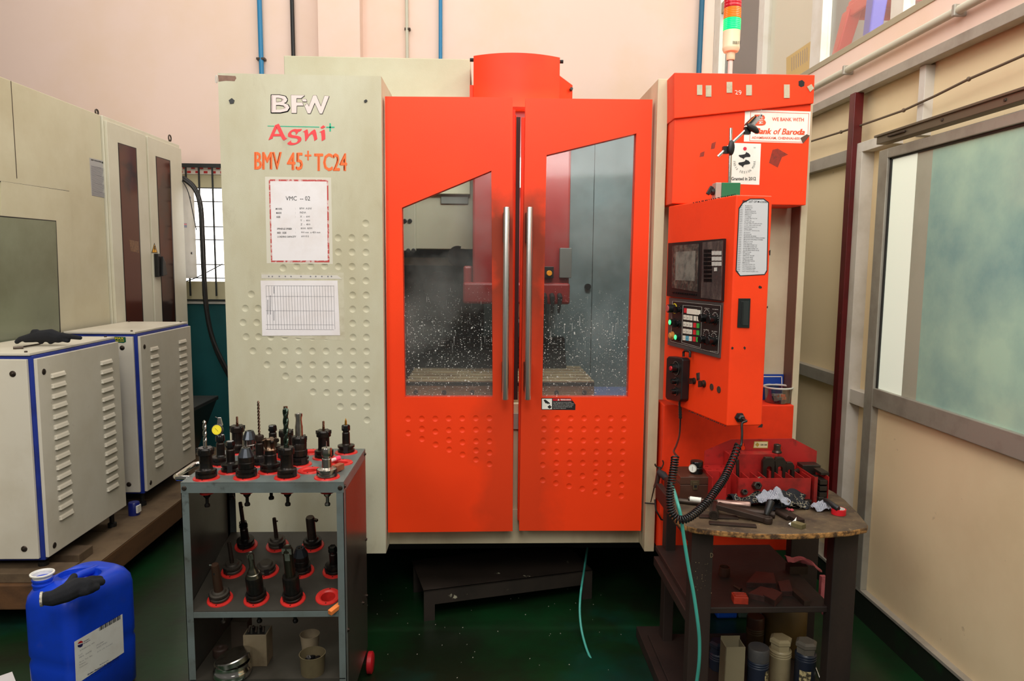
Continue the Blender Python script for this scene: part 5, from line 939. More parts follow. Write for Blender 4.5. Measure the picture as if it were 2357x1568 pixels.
# ---- tool holders
def slots(q, r, z0, z1, n=6, M=None):
    for i in range(n): a = 2*math.pi*i/n+.3; q.box((0, 0, 0), (.004, .003, z1-z0), 3, mt=(M or Matrix.Identity(4)) @ Matrix.Rotation(a, 4, 'Z') @ Matrix.Translation((r-.0003, 0, (z0+z1)/2)))
def holder(M, spec, label, body=None):
    body = body or BLKM; t = thing('tool_holder', label, 'tool holder', (0, 0, 0)); t.matrix_world = M; kind, tool = spec
    q = MB(); base = [(0, -.1), (.0085, -.1), (.0095, -.095), (.0085, -.091), (.0055, -.088), (.0052, -.072), (.008, -.068), (.0115, -.064), (.0135, -.054), (.0215, -.001), (.0235, .0025), (.0315, .004), (.0315, .011), (.0268, .0135), (.0268, .0175), (.0315, .02), (.0315, .027), (.024, .0285)]
    tails = dict(slim=[(.017, .0295), (.0145, .034), (.0142, .074), (.0118, .077), (.0118, .084), (0, .084)], wide=[(.0225, .03), (.0205, .036), (.0202, .074), (.0225, .079), (0, .079)],
      fat=[(.0275, .032), (.0275, .052), (.025, .054), (.0255, .075), (.0235, .079), (0, .079)], cone=[(.026, .034), (.0265, .05), (.0258, .051), (.0258, .068), (0, .068)], mill=[(.021, .036), (.021, .058), (.019, .06), (.019, .072), (0, .072)],
      stub=[(.0225, .033), (.02, .036), (0, .036)], chrome=[(.016, .033), (.0155, .062), (.013, .064), (.013, .072), (0, .072)], weldon=[(.027, .033), (.0275, .036), (.0275, .092), (.0262, .095), (0, .095)])
    top = tails[kind]; q.lathe(base+top, 30, 0)
    for s in (0, math.pi): q.box((0, 0, 0), (.009, .016, .0235), 1, mt=Matrix.Rotation(s+.5, 4, 'Z') @ Matrix.Translation((.0285, 0, .0155)))
    q.build('taper_body', [body, BLK], t, smooth=28)
    if kind == 'slim':
        q = MB(); q.lathe([(.0118, .082), (.0155, .083), (.0158, .1), (.0135, .1045), (.0125, .105), (.006, .1045), (0, .1045)], 6 if tool != 'dial' else 24, 0); q.lathe([(.0158, .084), (.016, .089), (.0158, .09)], 24, 0); q.build('collet_nut', BLKG if tool != 'drill_long' else mat('nut_brown', (52, 38, 32), .35, .5), t, smooth=28); zt = .104
    elif kind in ('wide', 'fat'):
        q = MB(); q.lathe([(.0225, .077), (.0262, .079), (.0262, .096), (.023, .101), (.0215, .102), (.009, .1015), (.008, .1), (0, .1)], 30, 0); slots(q, .0262, .088, .1015, 6); q.build('collet_nut', [BLKM, BLK, BLK, BLK], t, smooth=28); zt = .1
    elif kind == 'cone':
        q = MB(); c = mat('chuck_grey', (70, 74, 80), .3, .8); q.lathe([(.0258, .068), (.0262, .07), (.0155, .096), (.0145, .099), (.0075, .099), (.0075, .094), (0, .094)], 12, 0); q.build('chuck_nose', c, t); zt = .095
    elif kind == 'weldon': zt = .094
    elif kind == 'chrome': 
        q = MB(); q.lathe([(.016, .072), (.0168, .074), (.0168, .096), (.0155, .099), (.005, .0995), (0, .0995)], 26, 0); q.build('chuck_cap', STL, t, smooth=28); zt = .099
    else: zt = top[-1][1]
    def T(fn, name, mats, sm=40): q = MB(); fn(q); q.build(name, mats, t, smooth=sm)
    HSS = mat('drill_bright', (200, 196, 190), .2, 1.); DRK = mat('drill_dark_green', (66, 78, 68), .25, .9); COP = mat('endmill_copper', (130, 92, 72), .3, 1.)
    if tool == 'drill': T(lambda q: (q.cyl((0, 0, zt), (0, 0, zt+.024), .006, 14), q.twist(.0062, zt+.024, zt+.094, 1.6)), 'twist_drill', HSS)
    elif tool == 'drill_long': T(lambda q: (q.cyl((0, 0, zt), (0, 0, zt+.006), .0036, 12), q.twist(.0045, zt+.006, zt+.125, 5, k=90)), 'twist_drill', mat('drill_brown', (120, 98, 84), .22, 1.))
    elif tool == 'drill_big': T(lambda q: (q.cyl((0, 0, zt), (0, 0, zt+.01), .0085, 14), q.twist(.0098, zt+.01, zt+.135, 1.9, k=60)), 'twist_drill', DRK)
    elif tool == 'endmill': T(lambda q: (q.cyl((0, 0, zt), (0, 0, zt+.014), .0044, 12), q.twist(.0044, zt+.014, zt+.036, 1., tip=.001, lobes=4)), 'end_mill', COP)
    elif tool == 'tiny': T(lambda q: (q.cyl((0, 0, zt), (0, 0, zt+.006), .0026, 10), q.tube([(0, 0, zt+.006), (0, 0, zt+.022)], [.0024, .0012], 8)), 'centre_drill', HSS)
    elif tool == 'gold': T(lambda q: q.tube([(0, 0, zt), (0, 0, zt+.014), (0, 0, zt+.022), (0, 0, zt+.026)], [.004, .004, .0018, .0008], 10), 'gold_drill', mat('gold_tool', (226, 168, 60), .25, 1.))
    elif tool == 'shank': T(lambda q: (q.cyl((0, 0, zt), (0, 0, zt+.07), .0085, 16), q.cyl((0, 0, zt+.07), (0, 0, zt+.09), .0075, 16)), 'shank_cutter', COP)
    elif tool == 'shell': T(lambda q: (q.lathe([(.0135, zt), (.0135, zt+.035), (.012, zt+.045), (.0105, zt+.06), (.0125, zt+.078), (.012, zt+.082), (0, zt+.078)], 20, 0), [q.box((0, 0, 0), (.006, .004, .01), 0, mt=Matrix.Rotation(a, 4, 'Z') @ Matrix.Translation((.011, 0, zt+.078))) for a in (0, 2.1, 4.2)]), 'insert_cutter', STL, 28)
    elif tool == 'face':
        def f(q):
            q.lathe([(.02, .072), (.0205, .076), (.018, .079), (.015, .088), (.0135, .1), (.016, .112), (.012, .114), (0, .112)], 24, 0)
            for i in range(5): a = i*2*math.pi/5; M_ = Matrix.Rotation(a, 4, 'Z'); q.box((0, 0, 0), (.011, .009, .03), 0, mt=M_ @ Matrix.Translation((.0185, 0, .099)) @ Matrix.Rotation(.3, 4, 'Y')); q.cyl(M_ @ Vector((.024, -.006, .106)), M_ @ Vector((.024, .002, .106)), .0065, 14, 1)
        T(f, 'face_mill', [mat('face_mill_bronze', (120, 98, 80), .28, .95), BLKM], 28)
    elif tool == 'jaw': T(lambda q: [q.box((0, 0, 0), (.007, .0035, .006), 0, mt=Matrix.Rotation(a, 4, 'Z') @ Matrix.Translation((.0045, 0, zt+.002))) for a in (0, 2.1, 4.2)], 'chuck_jaws', STLD)
    elif tool == 'dial':
        def f(q):
            q.cyl((0, 0, zt), (0, 0, zt+.012), .005, 10, 1); c = Vector((-.006, -.012, zt+.022)); M_ = Matrix.Translation(c) @ Matrix.Rotation(R(78), 4, 'X') @ Matrix.Rotation(R(-8), 4, 'Y'); q.lathe([(0, -.012), (.018, -.012), (.0195, -.002), (.0195, .004), (.0175, .0045), (0, .003)], 28, 0, M_); q.lathe([(.0168, .005), (0, .005)], 28, 2, M_)
            for i in range(20): q.box((0, 0, 0), (.0006, .0022, .0002), 0, mt=M_ @ Matrix.Rotation(i*math.pi/10, 4, 'Z') @ Matrix.Translation((0, .0135, .0052)))
            q.box((0, 0, 0), (.0008, .016, .0004), 0, mt=M_ @ Matrix.Rotation(.8, 4, 'Z') @ Matrix.Translation((0, 0, .0054)))
            q.hexa([(-.009, -.004, zt+.034), (.009, -.004, zt+.034), (.009, .01, zt+.034), (-.009, .01, zt+.034), (-.006, 0, zt+.062), (.004, 0, zt+.062), (.004, .007, zt+.062), (-.006, .007, zt+.062)], 1); q.tube([(-.002, .003, zt+.058), (-.014, .0, zt+.066)], .0011, 8, 1)
        T(f, 'dial_indicator', [BLK, STL, mat('dial_yellow', (246, 226, 30), .4)], 40)
    elif tool == 'boring': T(lambda q: (q.lathe([(.0165, zt), (.0165, zt+.085), (.014, zt+.09), (0, zt+.09)], 20, 0), q.box((-.014, -.004, zt+.08), (.03, .01, .009), 0)), 'boring_bar', [STLD], 40)
    elif tool == 'bar': T(lambda q: (q.lathe([(.0075, zt), (.007, zt+.072), (.0065, zt+.085), (0, zt+.088)], 14, 0), q.cyl((0, -.007, zt+.07), (0, -.012, zt+.07), .003, 8, 0)), 'boring_bar', [STLD], 40)
    elif tool == 'barbig': T(lambda q: (q.lathe([(.0155, zt), (.0125, zt+.1), (.0115, zt+.104), (0, zt+.104)], 18, 0), q.cyl((.0, -.011, zt+.075), (.001, -.013, zt+.075), .0045, 12, 1), q.box((-.012, -.003, zt+.106), (.008, .006, .006), 2)), 'boring_bar', [mat('bar_bronze', (86, 62, 48), .4, .7), BLK, STL], 40)
    elif tool == 'insert': T(lambda q: (q.lathe([(.0235, zt-.005), (.0255, zt), (.0215, zt+.012), (.0185, zt+.014), (.014, zt+.028), (.0095, zt+.036), (.0095, zt+.06), (.011, zt+.085), (.009, zt+.092), (0, zt+.088)], 22, 0), q.box((.006, -.007, zt+.082), (.01, .005, .018), 0), q.box((-.006, -.007, zt+.084), (.008, .004, .014), 0)), 'u_drill', [mat('insert_drill_steel', (120, 116, 104), .26, .95)], 35)
    elif tool == 'insertbig': T(lambda q: (q.lathe([(.017, zt), (.0165, zt+.085), (.018, zt+.105), (.013, zt+.118), (0, zt+.112)], 22, 0), q.box((.009, -.012, zt+.108), (.014, .006, .022), 1), q.box((-.009, -.012, zt+.11), (.012, .005, .02), 1), q.box((.002, -.014, zt+.088), (.016, .008, .028), 1)), 'u_drill', [mat('insert_drill_dark', (76, 72, 60), .3, .9), STL], 35)
    return t
def rotz(a): return Matrix.Rotation(a, 4, 'Z')
SP = [('A', ('wide', 'drill'), 'black holder with wide slotted nut and bright twist drill, leftmost in front row'), ('B', ('slim', None), 'slim black holder without a tool, behind the cone chuck to its left'), ('C_', ('cone', 'jaw'), 'black cone-nosed keyless drill chuck in the front row of the cart'),
 ('D', ('slim', 'dial'), 'holder carrying a yellow-faced dial indicator'), ('E', ('wide', 'endmill'), 'wide-nut holder with short end mill in the back row, leftmost'), ('F', ('cone', None), 'chrome keyless chuck in the back row of the cart'),
 ('G', ('slim', 'drill_long'), 'slim holder with very long thin twist drill, tallest on the cart'), ('H', ('mill', 'face'), 'holder with bronze coloured face mill cutter in second row'), ('I', ('slim', None), 'slim black holder without a tool in the back row'),
 ('J', ('wide', 'drill_big'), 'wide-nut holder with thick dark twist drill in the front row'), ('K', ('wide', 'shank'), 'wide-nut holder with plain shank cutter behind the thick dark drill'), ('L', ('fat', 'shell'), 'broad black holder with grey indexable cutter, right of the thick dark drill'),
 ('N', ('wide', 'endmill'), 'wide-nut holder with short end mill behind the chrome holder'), ('O', ('slim', 'gold'), 'slim holder with gold tipped drill at the back right corner'), ('S', ('chrome', 'tiny'), 'bright chrome holder with tiny centre drill, rightmost in front row')]
for i, (k, s, lab) in enumerate(SP):
    body = STL if k in 'S' else (mat('chuck_chrome', (150, 146, 140), .2, 1.) if k == 'F' else None)
    holder(Matrix.Translation(pZ(*tops[k], zT)+Vector((0, 0, .0025))) @ rotz(.12 if s[1] == 'dial' else i*1.3), s, lab, body)
MS = [(0, ('stub', 'barbig'), 'holder with brown boring bar at the left front of the middle shelf'), (1, ('weldon', 'insert'), 'black holder with short bright insert drill, second in front row of middle shelf'), (2, ('weldon', 'insertbig'), 'black holder with long insert drill, third in front row of middle shelf'),
 (4, ('stub', 'bar'), 'holder with thin dark bar in the second row of middle shelf, leftmost'), (5, ('stub', None), 'short stub holder without a tool in the middle of the middle shelf'), (6, ('cone', 'jaw'), 'dark keyless chuck on the middle shelf behind the long insert drill'), (7, ('slim', None), 'slim holder half hidden by the right post on the middle shelf'),
 (8, ('slim', 'bar'), 'slim holder with long bar at the back left of the middle shelf'), (9, ('stub', 'bar'), 'stub holder with thin bar at the back centre of the middle shelf'), (10, ('stub', 'boring'), 'holder with thick boring bar and side cutter at the back of the middle shelf')]
for i, s, lab in MS: holder(Matrix.Translation(mid(*mids[i])+nm_*.0025) @ MR @ rotz(0. if s[1] and 'insert' in s[1] else i*.9), s, lab, mat('holder_dull_grey', (74, 68, 60), .5, .5, dirt=(40, 34, 28), amt=.6, sc_=20) if i in (0, 4, 5, 9) else None)
# bits lying on the cart
def bx(name, px, py, z, sz, rz, m, label, cat, bev=.002, F=None):
    c = pZ(px, py, z) if F is None else F(px, py); q = MB(); q.box((c.x, c.y, c.z+sz[2]/2), sz, 0, R(rz)); return tag(q.build(name, m, bev=bev), label, cat)
bx('wood_block', 779, 1083, zT+.004, (.022, .04, .022), -25, mat('small_wood_orange', (150, 82, 52), .6, dirt=(90, 50, 34), amt=.6, sc_=30), 'small orange wood block on the cart top beside the chrome holder', 'block')
q = MB(); a, b_ = pZ(757, 1062, zT+.014), pZ(781, 1054, zT+.014); q.tube([a, a*.4+b_*.6], .0065, 12, 1); q.tube([a*.4+b_*.6, b_], .0085, 12, 0); tag(q.build('marker_pen', [mat('marker_pink', (255, 70, 110), .3), mat('marker_clear', (224, 200, 196), .2)], smooth=40), 'pink capped marker lying across the cart top', 'pen')
q = MB(); c = mid(772, 1406); q.box(c+nm_*.009, (.016, .05, .016), 0, mt=Matrix.Translation(c+nm_*.009) @ MR @ rotz(R(-35))); tag(q.build('wood_block', mat('wood_orange_bright', (236, 130, 60), .6, dirt=(190, 100, 50), amt=.5, sc_=20), bev=.001), 'bright orange wood stick at the right front of the middle shelf', 'block')
# steel tin, canisters and cups on the bottom shelf
c = pZ(535, 1555, ZL); q = MB(); q.lathe([(0, 0), (.045, 0), (.06, .006), (.064, .018), (.06, .03), (.057, .034), (.057, .05), (.0545, .05), (.0545, .034), (0, .03)], 40, 0, Matrix.Translation(c)); t = thing('steel_tiffin_box', 'shiny round steel box with tilted lid on the bottom shelf', 'tin', c); ORGN[t.name] = Vector(c); q.build('box_body', CHR, t, smooth=40)
q = MB(); q.lathe([(.0575, -.016), (.0585, -.016), (.0585, .0), (.055, .003), (0, .003)], 40, 0, Matrix.Translation(c+Vector((.004, 0, .07))) @ Matrix.Rotation(R(-14), 4, 'Y')); q.build('lid', STL, t, smooth=40)
DU = mat('dusty_tin', (122, 108, 84), .6, dirt=(80, 66, 46), amt=.6, sc_=10); DUC = mat('dusty_cup', (150, 134, 108), .5, dirt=(100, 84, 60), amt=.5, sc_=12)
c = pZ(588, 1535, ZL); q = MB(); q.b2(c.x-.04, c.x+.04, c.y, c.y+.07, ZL, ZL+.115, 0); q.b2(c.x-.036, c.x+.036, c.y+.004, c.y+.066, ZL+.112, ZL+.1155, 1); 
for i in range(5): q.cyl((c.x-.03+i*.013, c.y+.02+i % 2*.03, ZL+.1), (c.x-.025+i*.012, c.y+.03, ZL+.132), .005, 8, 2)
tag(q.build('square_canister', [DU, BLK, STLD], bev=.002), 'dusty square canister of loose bits behind the steel box', 'canister')
c = pZ(552, 1505, ZL); q = MB(); q.b2(c.x-.03, c.x+.03, c.y, c.y+.05, ZL, ZL+.12); tag(q.build('cardboard_box', mat('dark_carton', (64, 52, 40), .7), bev=.002), 'dark upright carton behind the square canister', 'box')
c = pZ(508, 1510, ZL); q = MB(); q.lathe([(0, 0), (.024, 0), (.026, .004), (.026, .028), (.022, .032), (.012, .032), (.01, .026), (0, .026)], 24, 0, Matrix.Translation(c)); tag(q.build('tape_roll', mat('roll_dark', (66, 48, 40), .6), smooth=40), 'dark round roll behind the steel box on the bottom shelf', 'roll')
def cup(px, py, r0, r1, h, m, label, fill=True, name='cup'):
    c = pZ(px, py, ZL); q = MB(); q.lathe([(0, 0), (r0, 0), (r0*1.03, .01), (r1, h-.004), (r1*1.04, h), (r1*.98, h), (r0*.95, .012), (0, .012)], 32, 0, Matrix.Translation(c))
    if fill:
        for i in range(9): a = i*2.4; q.lathe([(.007, 0), (.009, .001), (.009, .01), (.004, .011), (0, .009)], 6, 1, Matrix.Translation(c+Vector((r0*.55*math.cos(a), r0*.55*math.sin(a), h*.55+(i % 3)*.006))) @ Matrix.Rotation(i, 4, 'X'))
        q.lathe([(r0*.95, h*.55), (0, h*.55)], 20, 1, Matrix.Translation(c))
    tag(q.build(name, [m, BLKM], smooth=40), label, 'cup')
cup(714, 1505, .026, .034, .075, DUC, 'pale dusty cup at the rear of the bottom shelf', False)
cup(720, 1548, .038, .043, .07, mat('dusty_tub', (104, 92, 66), .5, dirt=(70, 60, 42), amt=.6, sc_=10), 'dusty tub holding dark nuts on the bottom shelf', True, 'tub')
# ================================================================== WORK TABLE AT RIGHT
ZB = .77; FT = FZ(ZB)
WT = thing('work_table', 'oily wooden bench with worn chipboard top in front of the machine', 'table', (.97, 2.45, 0))
out = [(1541, 1146), (1541, 1176), (1556, 1196), (1578, 1210), (1600, 1215), (1660, 1222), (1740, 1228), (1820, 1229), (1900, 1226), (1960, 1221), (1996, 1214), (1998, 1208), (1975, 1180), (1945, 1150), (1920, 1132), (1905, 1125), (1700, 1122), (1550, 1124)]
P = [FT(*v) for v in out]; q = MB(); n = len(P); q.v = [p.copy() for p in P]+[p-Vector((0, 0, .021)) for p in P]; q.f = [tuple(range(n)), tuple(range(2*n-1, n-1, -1))]+[(i, (i+1) % n, (i+1) % n+n, i+n) for i in range(n)]; q.m = [0, 0]+[1]*n; q.build('table_top', [CHIP, CHIPE], WT, bev=.005)
def leg(x0, x1, Y, dY, z0=.03, xs=0., nm='leg'):
    q = MB(); a = pY(x0, 1240, Y).x; b_ = pY(x1, 1240, Y).x; q.hexa([(a+xs, Y, z0), (b_+xs, Y, z0), (b_+xs, Y+dY, z0), (a+xs, Y+dY, z0), (a, Y, ZB-.022), (b_, Y, ZB-.022), (b_, Y+dY, ZB-.022), (a, Y+dY, ZB-.022)]); q.build(nm, WOOD, WT, bev=.003); return a, b_
l1 = leg(1593, 1643, 2.285, .05); l2 = leg(1921, 1977, 2.285, .05, xs=0); l3 = leg(1533, 1556, 2.8, .06); l4 = leg(1822, 1886, 2.8, .05)
ZS = pY(1750, 1398, 2.31).z
q = MB(); q.b2(l1[0]+.02, l2[0]+.02, 2.31, 2.86, ZS-.022, ZS); q.build('shelf', WOOD, WT, bev=.003)
for R_ in ((l1[0], l1[0]+.03, 2.335, 2.8, ZS-.06, ZS-.022), (l1[0], l1[0]+.025, 2.335, 2.8, ZB-.09, ZB-.03), (l1[1], l2[0], 2.81, 2.83, ZB-.1, ZB-.03)): q = MB(); q.b2(*R_); q.build('rail', WOOD, WT, bev=.003)
q = MB(); q.b2(l1[0]-.03, l1[1]+.02, 2.2, 2.95, .0, .05); q.b2(l2[0]-.01, l2[1]+.01, 2.2, 2.9, .0, .05); q.b2(l1[0], l2[1], 2.26, 2.86, .05, .062); q.build('bottom_shelf', WOOD, WT, bev=.003)
q = MB(); F2 = FY(2.285)
random.seed(11)
for i in range(26): x, y = 1597+random.random()*40, 1290+random.random()*75; s = .4+random.random()*.8; q.rect(x, y, x+s, y+s*1.1, F2, 0, .0003)
q.text('D', (1635, 1273, 1641, 1283), F2, 0, bold=-.02); q.build('paint_speck', mat('speck_buff', (170, 150, 110), .7), WT)
# clamp kit rack
RK = thing('clamp_kit_rack', 'red steel clamp kit rack with angled back plate on the bench', 'rack', (1.0, 2.55, ZB)); YR = 2.62; FR = FY(YR)
q = MB(); P = [FR(*v) for v in ((1622, 1038.5), (1683.5, 1012), (1826, 1010), (1880.5, 1038.5))]; x0_, x1_ = P[0].x, P[3].x; q.ext([P[0], P[1], P[2], P[3], Vector((x1_, YR, ZB+.0)), Vector((x0_, YR, ZB))], (0, .004, 0)); bk = q.build('back_plate', REDD, RK)
k = MB()
for px in (1711, 1795): p = FR(px, 1032); k.cyl(p-Vector((0, .02, 0)), p+Vector((0, .02, 0)), .0085, 16)
docut(bk, k)
k = MB()
for px in (1711, 1795): p = FR(px, 1026.5); k.b2(p.x-.0035, p.x+.0035, p.y-.02, p.y+.02, p.z-.006, p.z+.009)
docut(bk, k)
q = MB(); q.poly([(1736, 1016), (1768, 1016.3), (1767, 1032), (1733.5, 1031.7)], FR, 0, .0008); q.poly([(1737, 1017.3), (1766.8, 1017.5), (1766, 1030.5), (1735, 1030.3)], FR, 1, .0003, .0008); q.text('CHIN CHAN', (1750, 1022, 1765, 1026), FR, 2, bold=.04); q.poly([(1738, 1023.5), (1743, 1018.5), (1748, 1023.5), (1743, 1029)], FR, 0, .0003, .0012); q.build('name_plate', [mat('plate_gold', (170, 150, 60), .4), mat('plate_pale', (214, 204, 160), .4), INK], RK)
def rb(x0, x1, y0, y1, ztop, nm='block', holes=()):
    a, b_ = pY(x0, y1, y0).x, pY(x1, y1, y0).x; q = MB(); q.b2(a, b_, y0, y1, ZB, ztop); o = q.build(nm, REDD, RK, bev=.0015)
    if holes:
        k = MB()
        for h in holes: k.cyl((a+(b_-a)*h[0], y0+(y1-y0)*h[1], ztop-.03), (a+(b_-a)*h[0], y0+(y1-y0)*h[1], ztop+.02), .0065, 14)
        o.modifiers.clear(); docut(o, k)
zz1 = .87; rb(1668, 1735, 2.53, 2.615, zz1, 'stepped_block', [(.2, .3), (.2, .75), (.5, .3), (.8, .3), (.8, .75)]); rb(1722, 1842, 2.56, 2.615, .925, 'stepped_block', [(.06, .3), (.15, .7), (.06, .7), (.25, .3)]); rb(1822, 1862, 2.53, 2.615, zz1, 'stepped_block', [(.5, .4)])
def fin(x, y0=2.455, y1=2.53, zt_=None): 
    a = pY(x, 1110, y0).x; q.b2(a-.0012, a+.0012, y0, y1, ZB+.003, zt_ or .868)
q = MB(); a, b_ = pY(1640, 1110, 2.455).x, pY(1866, 1110, 2.455).x; q.b2(a, b_, 2.455, 2.615, ZB, ZB+.003)
for x in (1640, 1672, 1700, 1722, 1744, 1762, 1800, 1826, 1850, 1866): fin(x)
q.b2(pY(1700, 1110, 2.455).x, b_, 2.453, 2.456, ZB, .866); q.b2(a, pY(1672, 1110, 2.455).x, 2.453, 2.456, ZB, .83); q.build('front_tray', REDD, RK)
q = MB(); a, b_ = pY(1874, 1110, 2.45).x, pY(1908, 1110, 2.45).x; q.b2(a, a+.002, 2.45, 2.6, ZB, .872); q.b2(b_-.002, b_, 2.45, 2.6, ZB, .872); q.b2(a, b_, 2.598, 2.6, ZB, .872); q.b2(a, b_, 2.45, 2.6, ZB, ZB+.003); q.b2(a, a+.012, 2.448, 2.45, ZB, .872); q.build('side_tray', REDD, RK)
IR = mat('black_iron_clamp', (54, 48, 42), .4, .6, dirt=(36, 26, 20), amt=.6, sc_=20); IRB = mat('iron_brown', (62, 48, 40), .5, .5, dirt=(36, 24, 18), amt=.7, sc_=12)
a2 = pY(1888, 1110, 2.452).x; q = MB()
for i in range(4): q.b2(a2, b_-.004, 2.452, 2.52, ZB+.003+i*.023, ZB+.02+i*.023)
tag(q.build('step_block', IR, bev=.001), 'grey stepped blocks stacked in the right tray of the rack', 'block')
def strap(x0, x1, yt, yb, Y, label, slot=(.3, .7), top=.45):
    F = FY(Y); w_ = x1-x0; q = MB(); s0, s1 = x0+w_*slot[0], x0+w_*slot[1]; h = yb-yt; c = (s0+s1)/2; r = (s1-s0)/2; 
    arc = [(c+r*math.cos(t), yt+h*top-r*math.sin(t)*1.0) for t in [math.pi*i/8 for i in range(9)]]
    pts = [(x0, yb), (x0, yt+h*.16), (x0+w_*.22, yt), (x1-w_*.22, yt), (x1, yt+h*.16), (x1, yb), (s1, yb)]+arc+[(s0, yb)]
    q.poly(pts, F, 0, .018); tag(q.build('strap_clamp', IR, bev=.001), label, 'clamp')
strap(1752, 1781, 1051, 1108, 2.54, 'tall black slotted clamp standing in the rack, left of its pair'); strap(1778, 1805, 1051, 1107, 2.54, 'tall black slotted clamp standing in the rack, right of its pair'); strap(1803, 1824, 1062, 1107, 2.545, 'shorter black slotted clamp beside the tall pair')
def cyl2(name, p0, p1, r, m, label, cat, n=16, thread=False, r2=None):
    q = MB(); p0, p1 = Vector(p0), Vector(p1)
    if thread:
        L = (p1-p0).length; k = int(L/.003); q.tube([p0+(p1-p0)*(i/k) for i in range(k+1)], [r*(1 if i % 2 else .88) for i in range(k+1)], n)
    else: q.tube([p0, p0*.96+p1*.04, p0*.04+p1*.96, p1], [r*.85, r, r2 or r, (r2 or r)*.85], n)
    return tag(q.build(name, m, smooth=40), label, cat)
def P_(x, y, Y): return pY(x, y, Y)
cyl2('threaded_stud', P_(1738, 1072, 2.585), P_(1744, 1041, 2.6), .0065, STLD, 'threaded stud leaning in the raised rack block, left one', 'stud', thread=True)
cyl2('threaded_stud', P_(1752, 1070, 2.6), P_(1757, 1041, 2.605), .0065, STLD, 'threaded stud leaning in the raised rack block, behind the clamps', 'stud', thread=True)
cyl2('threaded_stud', P_(1698, 1098, 2.56), P_(1697, 1058, 2.56), .0065, STLD, 'upright threaded stud in the low left rack block', 'stud', thread=True)
p = P_(1826, 1088, 2.55); cyl2('threaded_stud', p, P_(1838, 1083, 2.58), .009, STLD, 'short stud lying beside the shortest clamp', 'stud', thread=True)
p = P_(1788, 1051, 2.585); p.z = .925; q = MB(); q.lathe([(.017, 0), (.018, .003), (.015, .008), (.013, .01), (.013, .03), (.0115, .032), (.007, .031), (.007, .02), (0, .02)], 24, 0, Matrix.Translation(p)); tag(q.build('flange_nut', STLD, smooth=35), 'flanged nut on top of the raised rack block', 'nut')
q = MB(); a, b_ = P_(1841, 1094, 2.57), P_(1884, 1068, 2.57); q.b2(a.x, b_.x, 2.55, 2.6, a.z, b_.z); tag(q.build('iron_block', IR, bev=.002), 'black iron block on the right end of the rack', 'block')
q = MB(); a = P_(1880, 1104, 2.5); q.b2(a.x, a.x+.03, 2.47, 2.53, .872, .882); tag(q.build('iron_plate', IR, bev=.001), 'thin black iron plate over the right rack tray', 'plate')
# wooden box and zero setter
a, b_ = P_(1565, 1143, 2.5), P_(1637, 1100, 2.5); zb1 = .857; WB = thing('wooden_box', 'dark brown wooden box with a metal latch, left on the bench', 'box', ((a.x+b_.x)/2, 2.58, ZB))
q = MB(); q.b2(a.x, b_.x, 2.5, 2.64, ZB, .828); q.build('box_body', WD_, WB, bev=.002); q = MB(); q.b2(a.x, b_.x, 2.5, 2.64, .829, zb1); q.build('lid', WD_, WB, bev=.002)
F5 = FY(2.5); q = MB(); q.rect(1589, 1106, 1610, 1118, F5, 0, .001); q.rect(1594, 1110, 1605, 1127, F5, 0, .004, .001); q.rect(1597, 1116, 1603, 1122, F5, 1, .001, .005); q.build('latch', [mat('latch_brass', (120, 104, 80), .35, .8), BLK], WB, bev=.0005)
c = pZ(1603, 1089, zb1); ZS_ = thing('zero_setter', 'black cylindrical height gauge with white dial standing on the wooden box', 'gauge', c); ORGN[ZS_.name] = Vector(c)
q = MB(); q.lathe([(0, 0), (.022, 0), (.0235, .003), (.0235, .022), (.022, .024), (.0235, .026), (.0235, .043), (.022, .046), (.02, .046), (0, .044)], 30, 0, Matrix.Translation(c)); q.build('gauge_body', BLKG, ZS_, smooth=30)
cc = c+Vector((-.019, -.016, .022)); M_ = Matrix.Translation(cc) @ Vector((-.55, -.8, 0)).to_track_quat('Z', 'Y').to_matrix().to_4x4(); q = MB(); q.lathe([(.0145, -.008), (.016, .002), (.0145, .004), (0, .003)], 26, 1, M_); q.lathe([(.0135, .0042), (0, .0042)], 26, 0, M_); q.box((0, 0, 0), (.0008, .016, .0006), 2, mt=M_ @ Matrix.Translation((0, 0, .0045))); q.build('dial_face', [WHT2, ALU, BLK], ZS_, smooth=30)
# bars, rods, wrenches
def onT(x, y, h=0.): return pZ(x, y, ZB+h)
cyl2('steel_rod', onT(1560, 1152, .01), onT(1625, 1160, .01), .01, STLD, 'dark steel rod at the left rear of the bench', 'rod')
q = MB(); a, b_ = onT(1585, 1148, .022), onT(1650, 1156, .022); q.tube([a, b_], .0085, 14, 0); q.tube([a*.95+b_*.05, a*.55+b_*.45], .009, 14, 1); tag(q.build('torque_tube', [STLD, WHT2], smooth=40), 'steel tube with a white label near the wooden box', 'tube')
cyl2('steel_tube', onT(1648, 1156, .017), onT(1728, 1165, .017), .011, mat('tube_rosy', (150, 122, 112), .3, .8, dirt=(90, 70, 62), amt=.6, sc_=14), 'thick rosy steel tube in the middle of the bench', 'tube', r2=.016)
cyl2('steel_rod', onT(1690, 1172, .012), onT(1784, 1186, .012), .009, IRB, 'brown rod with end socket lying behind the crank handle', 'rod', r2=.012)
q = MB(); a, b_ = onT(1645, 1160, .016), onT(1643, 1186, .016); q.tube([a, b_], [.013, .016], 16, 0); dd = (b_-a).normalized(); M_ = Matrix.Translation(b_) @ dd.to_track_quat('Z', 'Y').to_matrix().to_4x4(); q.lathe([(.016, 0), (.016, .004), (.0105, .004), (.0105, -.02), (0, -.02)], 24, 0, M_); q.lathe([(.0106, .0), (.0106, -.018), (0, -.018)], 6, 1, M_); tag(q.build('box_spanner', [STLD, BLK], smooth=35), 'tubular box spanner with open hexagon end facing the front', 'spanner')
